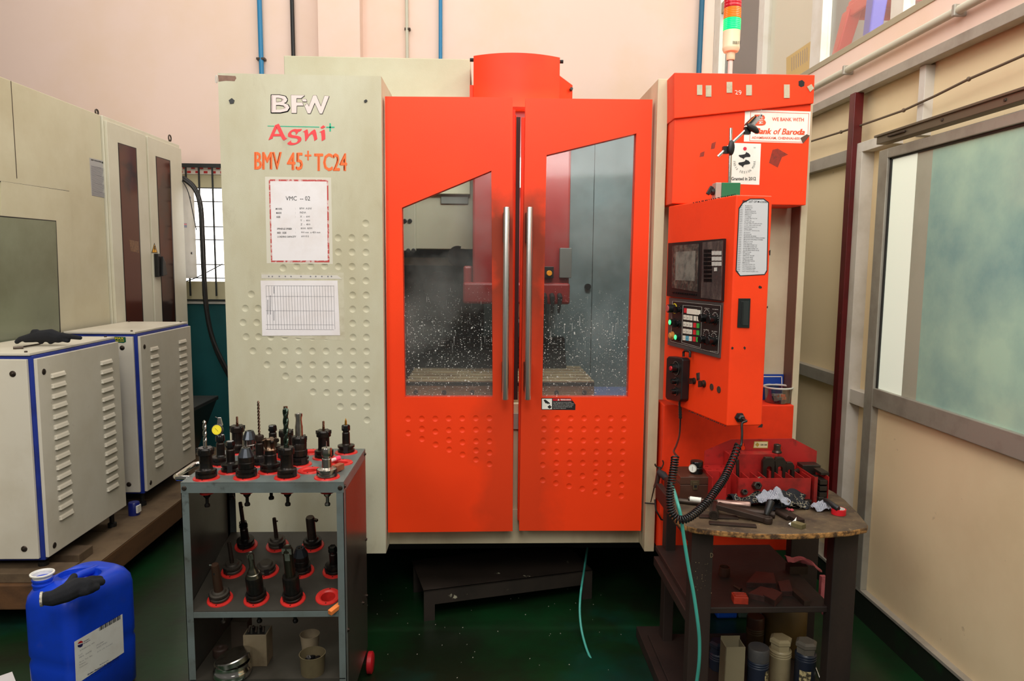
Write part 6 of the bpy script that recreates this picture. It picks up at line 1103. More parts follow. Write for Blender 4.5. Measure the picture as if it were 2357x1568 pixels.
VH = thing('vice_handle', 'tapered steel crank handle with black upright grip on the bench', 'handle', onT(1700, 1180))
ORGN[VH.name] = Vector(onT(1700, 1180)); q = MB(); a, b_ = onT(1652, 1164, .03), onT(1766, 1197, .012); d_ = (b_-a).normalized(); s_ = Vector((-d_.y, d_.x, 0)).normalized(); up = Vector((0, 0, .009))
q.hexa([a-s_*.019-up, b_-s_*.013-up, b_+s_*.013-up, a+s_*.019-up, a-s_*.019+up, b_-s_*.013+up, b_+s_*.013+up, a+s_*.019+up]); q.lathe([(0, -.01), (.0165, -.01), (.0175, .0), (.0165, .01), (.007, .01), (.007, .006), (0, .006)], 24, 0, Matrix.Translation(b_)); q.build('crank_arm', IRB, VH, bev=.003)
g0 = onT(1764, 1186, .02); g1 = pY(1775, 1152, g0.y+.02); q = MB(); q.tube([g0, g0*.7+g1*.3, g1*.95+g0*.05, g1], [.008, .012, .013, .009], 16); q.build('grip', BLK, VH, smooth=50)
def flatbar(name, p, w_, h_, m, label, cat, z=0, bev=.001):
    a, b_ = onT(p[0], p[1], z), onT(p[2], p[3], z); d_ = (b_-a).normalized(); s_ = Vector((-d_.y, d_.x, 0)).normalized()*w_; u_ = Vector((0, 0, h_)); q = MB(); q.hexa([a, b_, b_+s_, a+s_, a+u_, b_+u_, b_+s_+u_, a+s_+u_]); return tag(q.build(name, m, bev=bev), label, cat)
flatbar('flat_bar', (1610, 1194, 1700, 1197), .028, .006, IRB, 'flat brown bar on the bench, rear one of the pair', 'bar'); flatbar('flat_bar', (1633, 1209, 1742, 1217), .026, .0065, IRB, 'flat brown bar on the bench, nearest the front edge', 'bar')
flatbar('flat_bar', (1852, 1205, 1800, 1176), .03, .014, IRB, 'long dark bar lying diagonally behind the brass block', 'bar'); flatbar('brass_block', (1855, 1216, 1830, 1208), .026, .015, mat('brass_dull', (122, 112, 76), .5, .4, dirt=(80, 72, 50), amt=.5, sc_=14), 'dull brass block near the front edge of the bench', 'block')
q = MB(); c = onT(1826, 1209, .002); q.add([c+Vector(v) for v in ((-.012, -.004, 0), (.006, -.006, .002), (.01, .004, .014), (.014, .01, .024), (.004, .006, .014), (-.012, .004, .004))], [(0, 1, 2, 5), (5, 2, 3, 4)]); q.blob(c+Vector((-.004, 0, .004)), (.011, .006, .005), 0, 10, 6, .5); tag(q.build('tissue_scrap', mat('tissue_white', (240, 240, 236), .8)), 'twisted white tissue scrap beside the brass block', 'paper')
cyl2('drill_arbor', onT(1788, 1178, .009), onT(1815, 1193, .009), .009, IRB, 'short grooved arbor on the bench right of the crank grip', 'tool', thread=False)
flatbar('strap_clamp', (1870, 1163, 1812, 1138), .03, .02, IR, 'black clamp with sloping nose lying flat right of the rags', 'clamp', bev=.006)
q = MB(); c = onT(1886, 1158); q.lathe([(.018, 0), (.018, .024), (.016, .026), (.009, .026), (.009, .01), (0, .01)], 6, 0, Matrix.Translation(c)); tag(q.build('hex_nut', IR, bev=.001), 'large black hexagon nut right of the flat clamp', 'nut')
q = MB(); c = pY(1742, 1118, 2.44); M_ = Matrix.Translation(c) @ Matrix.Rotation(R(75), 4, 'X'); q.lathe([(0, -.02), (.015, -.02), (.0155, .012), (.013, .014), (.008, .014), (.008, .0), (0, .0)], 6, 0, M_); tag(q.build('hex_socket', IR, bev=.001), 'black hexagon socket tipped against the rack front', 'nut')
q = MB(); c = pY(1713, 1133, 2.44); c.z = max(c.z, ZB+.013); q.lathe([(0, -.01), (.011, -.01), (.011, .01), (.006, .01), (.006, 0), (0, 0)], 6, 0, Matrix.Translation(c) @ Matrix.Rotation(R(70), 4, 'X')); tag(q.build('hex_socket', IR, bev=.001), 'small hexagon nut tipped over left of the dark rag', 'nut')
q = MB(); c = onT(1627, 1141, .012); M_ = Matrix.Translation(c) @ Matrix.Rotation(R(20), 4, 'X'); q.lathe([(.0115, -.006), (.0165, -.005), (.0165, .005), (.0115, .006), (.0115, -.006)], 26, 0, M_); q.tube([c+Vector((.012, -.006, 0)), c+Vector((.07, -.02, -.004)), c+Vector((.19, -.02, -.004))], [.006, .0045, .0055], 8); tag(q.build('ring_spanner', STLD, smooth=35), 'ring spanner with its bright ring beside the wooden box', 'spanner')
# rags : folded cloth sheets
def rag(px, py, sx, sy, h, m, label, seed=1, rz=0., n=34, z=0., cat='rag', rid=3.2):
    c = onT(px, py, z); q = MB(); vs = []; cr_, s_ = math.cos(rz), math.sin(rz)
    for i in range(n+1):
        for j in range(n+1):
            u_, v_ = i/n*2-1, j/n*2-1; r_ = math.hypot(u_, v_); k_ = max(abs(u_), abs(v_)); 
            nz_ = noise.noise(Vector((u_*rid*.6+seed, v_*rid*.4, seed))); n2_ = noise.noise(Vector((u_*3.5+seed*3, v_*3, seed+5))); e = 1+.28*noise.noise(Vector((math.atan2(v_, u_)*1.2, seed, 2)))
            f = k_/max(r_, .001) if r_ > 0 else 1; x = u_*f**.6*e*sx; y = v_*f**.6*e*sy; fall = max(0, 1-min(1, r_/1.25)**2.2)
            zz_ = h*fall*(.75+.7*nz_+.3*n2_)+.002+.008*abs(n2_); vs.append((c.x+x*cr_-y*s_, c.y+x*s_+y*cr_, c.z+max(.002, zz_)))
    q.add(vs, [(i*(n+1)+j, i*(n+1)+j+1, (i+1)*(n+1)+j+1, (i+1)*(n+1)+j) for i in range(n) for j in range(n)]); o = q.build('rag', m, smooth=80); s = o.modifiers.new('thick', 'SOLIDIFY'); s.thickness = .0012; s.offset = 1; return tag(o, label, cat)
def stripes():
    m = bpy.data.materials.new('striped_cloth'); m.use_nodes = True; nt = m.node_tree; b = nt.nodes['Principled BSDF']; b.inputs['Roughness'].default_value = .9
    tc = nt.nodes.new('ShaderNodeTexCoord'); w = nt.nodes.new('ShaderNodeTexWave'); w.inputs['Scale'].default_value = 80; w.inputs['Distortion'].default_value = 3; w.inputs['Detail Scale'].default_value = .12; cr = nt.nodes.new('ShaderNodeValToRGB'); cr.color_ramp.elements[0].color = L3((60, 66, 86)); cr.color_ramp.elements[1].color = L3((176, 176, 184)); cr.color_ramp.elements[0].position = .22; cr.color_ramp.elements[1].position = .38
    nt.links.new(tc.outputs['Object'], w.inputs['Vector']); nt.links.new(w.outputs[0], cr.inputs[0]); nt.links.new(cr.outputs[0], b.inputs['Base Color']); return m
STR = stripes()
def printcloth():
    m = bpy.data.materials.new('dark_printed_cloth'); m.use_nodes = True; nt = m.node_tree; b = nt.nodes['Principled BSDF']; b.inputs['Roughness'].default_value = .85
    tc = nt.nodes.new('ShaderNodeTexCoord'); v = nt.nodes.new('ShaderNodeTexVoronoi'); v.feature = 'DISTANCE_TO_EDGE'; v.inputs['Scale'].default_value = 75; cr = nt.nodes.new('ShaderNodeValToRGB'); cr.color_ramp.interpolation = 'CONSTANT'; cr.color_ramp.elements[0].color = L3((150, 140, 118)); cr.color_ramp.elements[1].color = L3((16, 18, 24)); cr.color_ramp.elements[1].position = .045
    n = nt.nodes.new('ShaderNodeTexNoise'); n.inputs['Scale'].default_value = 26; mr = nt.nodes.new('ShaderNodeMapRange'); mr.inputs[1].default_value = .52; mr.inputs[2].default_value = .5; mx = nt.nodes.new('ShaderNodeMix'); mx.data_type = 'RGBA'; mx.inputs[7].default_value = L3((18, 20, 26))
    for a, c in ((tc.outputs['Object'], v.inputs['Vector']), (v.outputs['Distance'], cr.inputs[0]), (tc.outputs['Object'], n.inputs['Vector']), (n.outputs[0], mr.inputs[0]), (mr.outputs[0], mx.inputs[0]), (cr.outputs[0], mx.inputs[6]), (mx.outputs[2], b.inputs['Base Color'])): nt.links.new(a, c)
    return m
PRN = printcloth()
rag(1762, 1160, .14, .06, .075, PRN, 'dark patterned rag heaped in the middle of the bench', 2, -.1)
rag(1805, 1168, .085, .045, .05, PRN, 'dark patterned rag, right hand heap behind the pink scrap', 7, .1)
rag(1778, 1156, .055, .034, .045, STR, 'blue and white striped rag crumpled on top of the dark rag', 4, -.3, z=.035)
rag(1895, 1174, .045, .028, .032, STR, 'blue and white striped rag near the right edge of the bench', 9, .2)
rag(1812, 1177, .022, .009, .006, mat('pink_cloth', (206, 90, 96), .9, dirt=(130, 50, 60), amt=.6, sc_=20), 'small pink scrap under the dark patterned rag', 5)
q = MB(); a, b_, c = pY(1762, 1147, 2.38), pY(1800, 1146, 2.37), pY(1816, 1156, 2.34); q.tube([a, b_, c], .0042, 6); tag(q.build('hex_key', mat('key_bright', (150, 148, 142), .35, .8)), 'bent bright hex key resting on the rags', 'tool')
c = onT(1930, 1184); q = MB(); q.lathe([(.02, 0), (.024, .001), (.024, .02), (.02, .021), (.02, 0)], 30, 0, Matrix.Translation(c)); q.lathe([(.0199, .001), (.0185, .001), (.0185, .02), (.0199, .02)], 30, 1, Matrix.Translation(c)); tag(q.build('tape_roll', [mat('tape_red', (200, 26, 36), .35), WHT2], smooth=40), 'roll of red tape at the right end of the bench', 'tape')
cyl2('chisel', pY(1898, 1150, 2.39), pY(1930, 1172, 2.33), .0085, BLK, 'black handled tool leaning over the red tape roll', 'tool', r2=.0095)
# tub on the ledge of the coolant box
c = Vector((pY(1792, 925, 3.0).x, 3.012, zo)); TBm = glassmat('clear_tub_plastic', (.86, .88, .86, 1), .35, .12)
TB = thing('clear_tub', 'clear plastic tub of odds and ends on the orange ledge', 'tub', c); ORGN[TB.name] = c
q = MB(); q.lathe([(0, .001), (.05, .001), (.052, .003), (.056, .066), (.0545, .066), (.0505, .004), (0, .004)], 32, 0, Matrix.Translation(c)); q.build('tub_body', TBm, TB, smooth=40)
q = MB(); q.lathe([(.055, .066), (.062, .066), (.0625, .07), (.06, .073), (.055, .07), (.055, .066)], 36, 0, Matrix.Translation(c)); q.build('rim', mat('rim_frosted', (206, 206, 196), .3), TB, smooth=40)
q = MB(); random.seed(5)
for i in range(14): a = random.random()*6.28; r_ = random.random()*.03; q.box(c+Vector((r_*math.cos(a), r_*math.sin(a), .014+random.random()*.018)), (.018, .012, .012), i % 3, a)
q.build('loose_parts', [mat('bits_grey', (150, 146, 140), .5), mat('bits_orange', (226, 96, 50), .5), mat('bits_pale', (190, 180, 160), .5)], TB, bev=.001)
# magnetic dial stand on top of the console
zc_ = zp1+.001; MSd = thing('magnetic_stand', 'magnetic dial stand with green base standing on the orange console', 'stand', (.9, 2.62, zc_)); Ym = 2.66
GB = mat('base_green', (30, 112, 72), .4); ga, gb2 = P_(1659, 447, Ym), P_(1706, 447, Ym)
a = P_(1662, 420, Ym); b_ = P_(1705, 420, Ym); q = MB(); q.b2(a.x, b_.x, Ym-.0, Ym+.05, zc_, a.z, 0); q.b2(a.x-.022, a.x, Ym+.002, Ym+.048, zc_, a.z, 1); q.build('magnet_base', [GB, ALU], MSd, bev=.002)
p = Vector((a.x-.022, Ym+.02, (zc_+a.z)/2)); q = MB(); q.cyl(p, p+Vector((-.012, 0, 0)), .013, 16); q.box(p+Vector((-.02, -.004, .004)), (.014, .012, .034), 0, mt=Matrix.Translation(p+Vector((-.018, -.004, .004))) @ Matrix.Rotation(.5, 4, 'Y')); q.build('magnet_switch', BLK, MSd, bev=.002)
Yp = Ym+.02; q = MB(); q.cyl(P_(1679, 422, Yp), P_(1682, 295, Yp), .0062, 16); q.build('upright_rod', CHR, MSd, smooth=40)
q = MB(); q.cyl(P_(1652, 361, Yp-.025), P_(1718, 298, Yp-.02), .0052, 14); q.build('cross_rod', CHR, MSd, smooth=40)
def clampk(x, y, Y, nm, rz): 
    c = P_(x, y, Y); q = MB(); q.blob(c+Vector((0, -.02, 0)), (.0125, .008, .028), 0, 16, 10, M=Matrix.Rotation(rz, 4, 'Y')); q.cyl(c+Vector((0, -.02, 0)), c+Vector((0, .014, 0)), .009, 12); q.box(c+Vector((-.014, .0, -.006)), (.022, .018, .026)); q.build(nm, BLK, MSd, smooth=50)
clampk(1679, 342, Yp-.02, 'clamp_knob', 0); clampk(1728.4, 297.5, Yp-.02, 'clamp_knob', 2.2)
q = MB(); FI = FY(Yp-.025); KD = (1640, 240); q.crop(KD, 8.254, [(700, 400), (770, 430), (935, 235), (925, 205), (900, 205), (800, 270)], FI, 0, 0, .008); q.crop(KD, 8.254, [(618, 405), (690, 385), (805, 262), (785, 230), (760, 240), (640, 360)], FI, 1, -.012, .03); q.crop(KD, 8.254, [(632, 378), (642, 386), (775, 248), (765, 243)], FI, 2, .019, .002)
for v in ((915, 218, .004), (855, 240, .002), (897, 273, .002), (812, 368, .002)): q.disc(1640+v[0]/8.254, 240+v[1]/8.254, v[2]*.6, FI, 1, .001, 10, .0085)
q.cyl(P_(1751, 264, Yp-.028), P_(1752.5, 252, Yp-.028), .0007, 6, 0); q.build('dial_indicator', [mat('indicator_satin', (176, 174, 170), .35, .4), BLK, mat('dial_orange', (226, 120, 40), .4)], MSd)
# handwheel pendant with coiled cord, hung on the console face
q = MB(); FAh = FPl(B_+n1*.036, n1)
HW = thing('handwheel_pendant', 'black handwheel remote with coiled cord hung on the orange console', 'remote control', FA(1565, 880)); ORGN[HW.name] = Vector(FA(1565, 880))
q.poly([c6(*v) for v in ((138, 1048), (150, 1036), (226, 1045), (238, 1058), (228, 1300), (216, 1314), (140, 1300), (130, 1285))], FA, 0, .034, .001); q.build('pendant_body', BLK, HW, bev=.004)
q = MB(); P = [FAh(*c6(*v)) for v in ((172, 1040), (172, 1012), (180, 1003), (206, 1006), (212, 1014), (211, 1044))]; q.tube([p-n1*.016 for p in P], .005, 8); q.build('hang_loop', BLK, HW, smooth=50)
def hk(x, y, r, L_, red=False):
    p = FAh(*c6(x, y)); M = Matrix.Translation(p) @ n1.to_track_quat('Z', 'Y').to_matrix().to_4x4(); q = MB(); q.lathe([(r*1.5, -.001), (r*1.5, .002), (r, .003), (r*.9, L_), (0, L_)], 20, 0, M); q.lathe([(r*1.45, .0022), (r*1.3, .0022)], 20, 1, M)
    if red: q.lathe([(r*.5, L_), (r*.45, L_+.004), (0, L_+.005)], 14, 2, M)
    q.build('selector_knob', [BLKG, ALU, mat('label_red', None)], HW, smooth=35)
hk(150, 1110, .019, .022, True); hk(148, 1190, .011, .02); hk(146, 1252, .011, .02)
def P3(x, y, Y): return pY(x, y, Y)
q = MB(); c0 = P3(1565, 924, 2.8); pts = [c0+Vector((0, 0, .006)), P3(1566, 940, 2.8), P3(1566, 964, 2.79)]
k = 14; sp_ = [pts[0].lerp(pts[-1], i/k) for i in range(k+1)]; q.tube(sp_, [.0075 if i % 2 else .006 for i in range(k+1)], 10); q.build('strain_relief', RUB, HW, smooth=30)
def spl(P, s=8):
    out = []
    for i in range(len(P)-1):
        p0, p1, p2, p3 = P[max(i-1, 0)], P[i], P[i+1], P[min(i+2, len(P)-1)]
        for j in range(s): t = j/s; out.append(.5*((2*p1)+(p2-p0)*t+(2*p0-5*p1+4*p2-p3)*t*t+(3*p1-p0-3*p2+p3)*t**3))
    out.append(P[-1]); return out
coilp = [(1553.7, 1051.5, 2.215), (1551.8, 1072.7, 2.2), (1547.8, 1096, 2.185), (1542.4, 1127, 2.17), (1542, 1153, 2.16), (1545.5, 1176.5, 2.15), (1556, 1193, 2.14), (1572.6, 1196.6, 2.14), (1591.5, 1188, 2.15), (1612.7, 1170.6, 2.17), (1631.6, 1150.6, 2.19), (1650.5, 1124.6, 2.22), (1667, 1101, 2.26), (1678.8, 1075, 2.3), (1690.6, 1049, 2.34), (1698.8, 1025.5, 2.38)]
CL = spl([P3(*v) for v in coilp], 10)
# arc length resample then wind
ds = [0]
for i in range(1, len(CL)): ds.append(ds[-1]+(CL[i]-CL[i-1]).length)
LT = ds[-1]
def at(s):
    s = max(0, min(LT-1e-6, s)); i = max(j for j in range(len(ds)) if ds[j] <= s); i = min(i, len(CL)-2); t = (s-ds[i])/(ds[i+1]-ds[i]); return CL[i].lerp(CL[i+1], t), (CL[i+1]-CL[i]).normalized()
N_ = 66; turns = []; ph = 0; s = 0; Pn = []
U = None; steps = N_*12
# denser turns at the bottom, stretched near the upper right end
dens = [1.0+(.0 if i/steps < .72 else -.55*((i/steps-.72)/.28)) for i in range(steps+1)]
acc = 0; tot = sum(1/d_ for d_ in dens)
for i in range(steps+1):
    s = LT*acc/tot; acc += 1/dens[i]; c, T_ = at(s)
    if U is None: U = T_.cross(Vector((0, 1, 0))).normalized()
    U = (U-T_*U.dot(T_)).normalized(); Bn = T_.cross(U); a = 2*math.pi*i/12; Pn.append(c+(U*math.cos(a)+Bn*math.sin(a))*.0112)
q = MB(); q.tube(Pn, .0027, 7); q.build('coiled_cord', RUB, HW, smooth=60)
q = MB(); q.tube(spl([P3(1566, 962, 2.79), P3(1564, 1000, 2.68), P3(1557, 1025, 2.45), P3(1551, 1040, 2.3), Pn[0]]), .0036, 8); q.build('lead', RUB, HW, smooth=60)
q = MB(); gp_ = pg+n2*.024; q.tube(spl([gp_, gp_+n2*.02+Vector((.006, 0, -.004)), P3(1708, 975, 2.41), P3(1708, 1000, 2.4), P3(1705, 1026, 2.39), Pn[-1]]), .0042, 8); q.build('lead', RUB, HW, smooth=60)
# teal hose with air gun hung on the column edge
AG = thing('air_gun', 'brown air blow gun with blue trigger hanging at the cream column edge', 'air gun', P3(1517, 1110, 2.93)); ORGN[AG.name] = Vector(P3(1517, 1110, 2.93))
q = MB(); q.tube([P3(1519, 1075, 2.93), P3(1516, 1092, 2.93), P3(1512, 1112, 2.93), P3(1507, 1122, 2.93)], [.006, .011, .01, .007], 12, 0); q.tube([P3(1506, 1122, 2.93), P3(1498, 1156, 2.95)], [.003, .002], 8, 1); q.tube(spl([P3(1516, 1078, 2.93), P3(1509, 1072, 2.93), P3(1508, 1068, 2.93)]), .0035, 8, 1); q.tube(spl([P3(1521, 1080, 2.93), P3(1527, 1068, 2.93), P3(1525, 1060, 2.93)]), .003, 8, 1); q.tube([P3(1516, 1086, 2.92), P3(1526, 1093, 2.9), P3(1538, 1106, 2.88)], [.012, .016, .012], 14, 2); q.build('gun_body', [mat('gun_brown', (60, 38, 32), .4), STLD, mat('grip_wrap', (46, 40, 42), .7, bump=.8, bsc=300)], AG, smooth=50)
q = MB(); q.tube(spl([P3(1514, 1115, 2.91), P3(1524, 1123, 2.9), P3(1530, 1134, 2.9), P3(1533, 1144, 2.9)]), [.004]*25, 8); q.build('trigger', mat('trigger_blue', (50, 130, 210), .35), AG, smooth=50)
hp = [(1540, 1108, 2.6), (1550, 1126, 2.35), (1558.4, 1155, 2.2), (1566.7, 1188, 2.17), (1577, 1257, 2.16), (1586, 1312, 2.16), (1596.4, 1366, 2.16), (1606, 1432, 2.16), (1610, 1477, 2.17), (1609, 1526, 2.18), (1603, 1575, 2.2), (1596, 1625, 2.2)]
cable('teal air hose hanging in front of the bench leg', hp, 2.2, .0058, HOSE, 'air_hose')
q = MB(); q.tube([P3(1507, 1150, 2.96), P3(1510, 1175, 2.94), P3(1522, 1196, 2.93), P3(1530, 1198, 2.94)], .004, 8); q.tube([P3(1484, 1158, 2.985), P3(1507, 1160, 2.985)], .003, 6); tag(q.build('wire_hook', BLK, smooth=50), 'black wire hook on the orange box edge below the air gun', 'hook')
# things on the bench shelf
def sh(x, y): return pZ(x, y, ZS)
def sbox(name, px, py, sz, rz, m, label, cat, bev=.001): c = sh(px, py); q = MB(); q.box((c.x, c.y, ZS+sz[2]/2), sz, 0, R(rz)); return tag(q.build(name, m, bev=bev), label, cat)
c = sh(1707, 1392); q = MB(); q.box((c.x, c.y+.02, ZS+.013), (.05, .04, .026), 0, R(-6))
for i in range(3): q.box((c.x, c.y+.008+i*.012, ZS+.028), (.04, .004, .004), 0, R(-6))
tag(q.build('red_block', mat('block_red', (170, 54, 34), .4, dirt=(110, 34, 24), amt=.6, sc_=30), bev=.002), 'small orange red ribbed block on the bench shelf', 'block')
def comb(pts, h, label, m):
    q = MB(); P = [sh(*p) for p in pts]; q.ext([Vector((p.x, p.y, ZS+.0005)) for p in P], (0, 0, h)); 
    a, b_ = P[0], P[1]; k = int((b_-a).length/.0035); d_ = (b_-a)/max(1, k); nn = Vector((d_.y, -d_.x, 0)).normalized()*.0012
    for i in range(k): p = a+d_*(i+.25); q.ext([p+Vector((0, 0, .003))+nn, p+d_*.45+Vector((0, 0, .003))+nn, p+d_*.45+Vector((0, 0, h-.002))+nn, p+Vector((0, 0, h-.002))+nn], -nn*1.2, 1)
    tag(q.build('serrated_block', [m, STLD], bev=0), label, 'block')
CBm = mat('comb_brown', (70, 40, 36), .45, dirt=(40, 24, 22), amt=.6, sc_=14)
comb([(1718, 1352), (1786, 1354), (1780, 1330), (1740, 1326)], .018, 'serrated step block lying at the rear of the bench shelf', CBm); comb([(1722, 1378), (1760, 1386), (1785, 1370), (1750, 1362)], .02, 'serrated step block at the front left of the shelf blocks', CBm); comb([(1756, 1384), (1783, 1398), (1800, 1380), (1775, 1368)], .024, 'serrated step block nearest the shelf front edge', CBm); comb([(1797, 1372), (1824, 1372), (1816, 1345), (1790, 1350)], .018, 'plain brown step block right of the serrated blocks', CBm)
sbox('steel_bar', 1841, 1380, (.022, .1, .018), 4, IRB, 'dark slotted bar standing right of the step blocks on the shelf', 'bar')
q = MB(); a, b_ = sh(1689, 1352), sh(1703, 1360); up_ = Vector((0, 0, .006)); q.tube([a+up_, b_+up_], .004, 8); q.tube([b_+up_, b_+up_+(b_-a)*.2], .007, 6); tag(q.build('bolt', STLD, smooth=30), 'loose bolt lying behind the red block on the shelf', 'bolt')
c = sh(1667, 1325); q = MB(); q.lathe([(0, 0), (.02, 0), (.022, .01), (.02, .035), (.018, .035), (.018, .01), (0, .01)], 20, 0, Matrix.Translation(c)); tag(q.build('cup', WD_, smooth=40), 'dark brown cup at the rear left of the bench shelf', 'cup')
c = sh(1850, 1325); q = MB(); n = 20; vs = []
for i in range(n+1):
    for j in range(7):
        t = i/n; v_ = j/6-.5; x = -.055+.13*t; y = v_*.05*(1-.6*t)+.012*math.sin(t*5); z = .03+.035*(1-t)*.6+.008*math.sin(t*9+v_*6)+abs(v_)*.01-(.05*max(0, t-.75)*2); vs.append((c.x+x, c.y+y+.03, ZS+z))
q.add(vs, [(i*7+j, i*7+j+1, (i+1)*7+j+1, (i+1)*7+j) for i in range(n) for j in range(6)]); q.b2(c.x-.05, c.x+.02, c.y+.01, c.y+.05, ZS, ZS+.03, 1); o = q.build('rag', [mat('pink_rag', (204, 110, 116), .9, dirt=(110, 50, 44), amt=.8, sc_=14, lo=.5, hi=.65), IRB], smooth=70); s = o.modifiers.new('t', 'SOLIDIFY'); s.thickness = .0012; tag(o, 'pink stained rag draped at the back right of the bench shelf', 'rag')
q = MB(); c = pY(1896, 1406, 2.6); q.blob(c, (.012, .01, .016), 0, 10, 8, .4); q.b2(c.x-.02, c.x+.0, 2.59, 2.61, c.z+.01, ZS-.022, 0); tag(q.build('rag', mat('pink_rag', None), smooth=60), 'small pink rag end hanging below the bench shelf', 'rag')
a, b_ = pY(1682, 1305, 2.95), pY(1733, 1292, 2.95); q = MB(); q.b2(a.x, b_.x, 3.1, 3.3, 0, b_.z); tag(q.build('storage_bin', mat('bin_blue', (24, 80, 190), .4), bev=.01), 'blue bin on the floor under the orange box', 'bin')
a, b_ = pY(1735, 1305, 2.95), pY(1818, 1292, 2.95); q = MB(); q.b2(a.x, b_.x, 3.1, 3.3, 0, b_.z); tag(q.build('storage_bin', mat('bin_greygreen', (72, 92, 84), .5), bev=.01), 'grey green bin on the floor beside the blue bin', 'bin')
q = MB(); P = [pY(x, y, 2.82) for x, y in ((1640, 1292), (1662, 1292), (1650, 1306), (1640, 1304))]; q.ext(P, (0, .0015, 0)); tag(q.build('paper_scrap', WHT), 'white paper corner behind the front left bench leg', 'paper')
# bottles on the bottom boards
ZF = .062
def bottle(px, Y, ztop, r, label, cap, body, hexc=True, rings=2, lab=None):
    x = pY(px, 1500, Y).x; t = thing('oil_bottle', label, 'bottle', (x, Y, ZF)); ORGN[t.name] = Vector((x, Y, ZF)); H_ = ztop-ZF; M = Matrix.Translation((x, Y, ZF)); hs = H_-.045
    pr = [(0, 0), (r*.94, 0), (r, .005), (r, hs-.03)]
    for i in range(rings): z = hs-.028+i*.009; pr += [(r*1.03, z+.001), (r*1.03, z+.005), (r*.97, z+.007)]
    pr += [(r*.98, hs-.004), (r*.9, hs), (0, hs)]
    q = MB(); q.lathe(pr, 32, 0, M); q.build('bottle_body', body, t, smooth=32)
    q = MB(); n = 6 if hexc else 32; q.lathe([(r*.93, hs-.001), (r*.95, hs+.022), (r*1.08, hs+.026), (r*1.08, hs+.038), (r*.8, hs+.045), (0, hs+.0445)] if hexc else [(r*1.02, hs-.001), (r*1.03, hs+.04), (r*.96, hs+.045), (0, hs+.044)], n, 0, M); q.build('cap', cap, t, smooth=28)
    if lab:
        q = MB(); n = 10; vs = []
        for i in range(n+1):
            a = R(-90)+lab[0]+(i/n-.5)*1.1; 
            for z in (lab[1], lab[2]): vs.append((x+(r+.0008)*math.cos(a), Y+(r+.0008)*math.sin(a), ZF+z))
        q.add(vs, [(2*i, 2*i+2, 2*i+3, 2*i+1) for i in range(n)], 0); q.build('label', mat('bottle_label_worn', (196, 180, 130), .6, dirt=(50, 44, 34), amt=.95, sc_=60, lo=.45, hi=.55), t)
DB = mat('bottle_navy', (30, 38, 54), .4, dirt=(60, 58, 54), amt=.4, sc_=9); DW = mat('bottle_ivory', (160, 146, 112), .45, dirt=(110, 92, 62), amt=.6, sc_=9); DGc = mat('cap_dusty_grey', (104, 98, 88), .6, dirt=(70, 62, 50), amt=.6, sc_=12); DG2 = mat('cap_dark', (60, 60, 62), .5, dirt=(90, 82, 70), amt=.5, sc_=12)
for px, Y, yt, r, lab, cap, body, hx_, lb in ((1746, 2.42, 1489, .037, 'dark oil bottle with flat round cap under the bench', DG2, DB, False, (.9, .05, .11)), (1796, 2.5, 1466, .039, 'ivory oil bottle with hexagonal cap under the bench', DW, DW, True, None), (1855, 2.46, 1474, .037, 'navy oil bottle with dusty hexagonal cap under the bench', DGc, DB, True, (-.4, .03, .085)), (1736, 2.72, 1418, .034, 'tall brown bottle at the rear under the bench', WD_, mat('bottle_brown', (74, 56, 34), .5), False, None), (1655, 2.6, 1475, .036, 'dark blue bottle behind the bench leg and carton', DB, DB, True, None)): bottle(px, Y, pY(px, yt, Y).z, r, lab, cap, body, hx_, 3, lb)
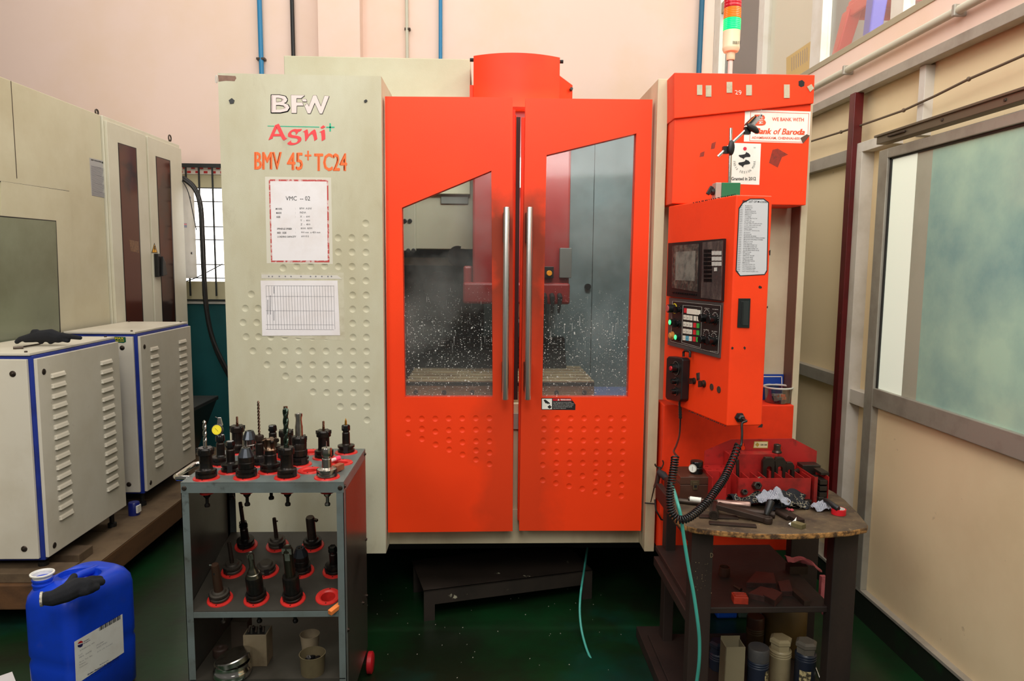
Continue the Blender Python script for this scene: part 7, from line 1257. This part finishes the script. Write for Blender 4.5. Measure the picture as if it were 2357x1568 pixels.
q = MB(); a, b_ = pY(1668, 1560, 2.4), pY(1716, 1490, 2.4); q.b2(a.x, b_.x, 2.4, 2.404, ZF, b_.z); q.b2(a.x, a.x+.003, 2.4, 2.46, ZF, b_.z); q.b2(b_.x-.003, b_.x, 2.4, 2.46, ZF, b_.z); q.b2(a.x, b_.x, 2.457, 2.46, ZF, b_.z+.012); tag(q.build('open_carton', mat('carton_buff', (128, 118, 92), .7, dirt=(120, 104, 74), amt=.6, sc_=8), bev=.001), 'open buff carton left of the round-capped bottle', 'carton')
c = pY(1822, 1500, 2.7); q = MB(); q.lathe([(0, 0), (.085, 0), (.088, .01), (.088, .17), (.07, .2), (.03, .21), (0, .21)], 36, 0, Matrix.Translation((c.x-.02, 2.74, ZF))); tag(q.build('oil_drum', mat('drum_olive', (92, 70, 30), .45, dirt=(50, 38, 20), amt=.6, sc_=6), smooth=40), 'round olive drum behind the ivory bottle under the bench', 'drum')
cyl2('steel_rod', (pY(1868, 1490, 2.5).x, 2.5, ZF+.1), (pY(1905, 1525, 2.4).x, 2.38, ZF+.005), .0035, STL, 'thin bright rod leaning at the right under the bench', 'rod')

# groups for the repeats
GP = {'wall_pipe': 'pipes on the pink wall', 'louvred_cabinet': 'louvred cabinets', 'knit_glove': 'black knit gloves', 'wood_plank': 'packing planks', 'strap_clamp': 'slotted clamps', 'threaded_stud': 'threaded studs', 'oil_bottle': 'oil bottles under the bench', 'rag': 'rags', 'serrated_block': 'step blocks on the bench shelf', 'flat_bar': 'flat bars on the bench', 'wood_block': 'small wood blocks', 'storage_bin': 'bins under the machine', 'cable': 'black cables by the window', 'wire': 'thin wires', 'steel_rod': 'steel rods', 'hex_socket': 'loose nuts on the bench', 'hex_key': 'hex keys', 'air_hose': 'teal hoses', 'cup': 'cups and tubs', 'tape_roll': 'tape rolls', 'paper_scrap': 'paper scraps'}
for o in list(bpy.data.objects):
    if o.parent is None and 'category' in o.keys():
        b0 = o.name.split('.')[0]
        if b0 == 'tool_holder': o['group'] = 'tool holders on the cart top' if o.location.z > .8 else 'tool holders on the middle shelf'
        elif b0 in GP: o['group'] = GP[b0]

q = MB(); random.seed(21)
for i in range(70):
    x, y = -.9+random.random()*1.6, 2.55+random.random()*.9; s = .0008+random.random()*.0012; a = random.random()*3.14; q.box((x, y, .0012), (s*2.2, s, .0016), 0, a)
o = q.build('metal_swarf', mat('swarf_pale', (190, 186, 170), .5)); tag(o, 'tiny pale metal chips scattered over the dark green floor', 'metal chips'); o['kind'] = 'stuff'
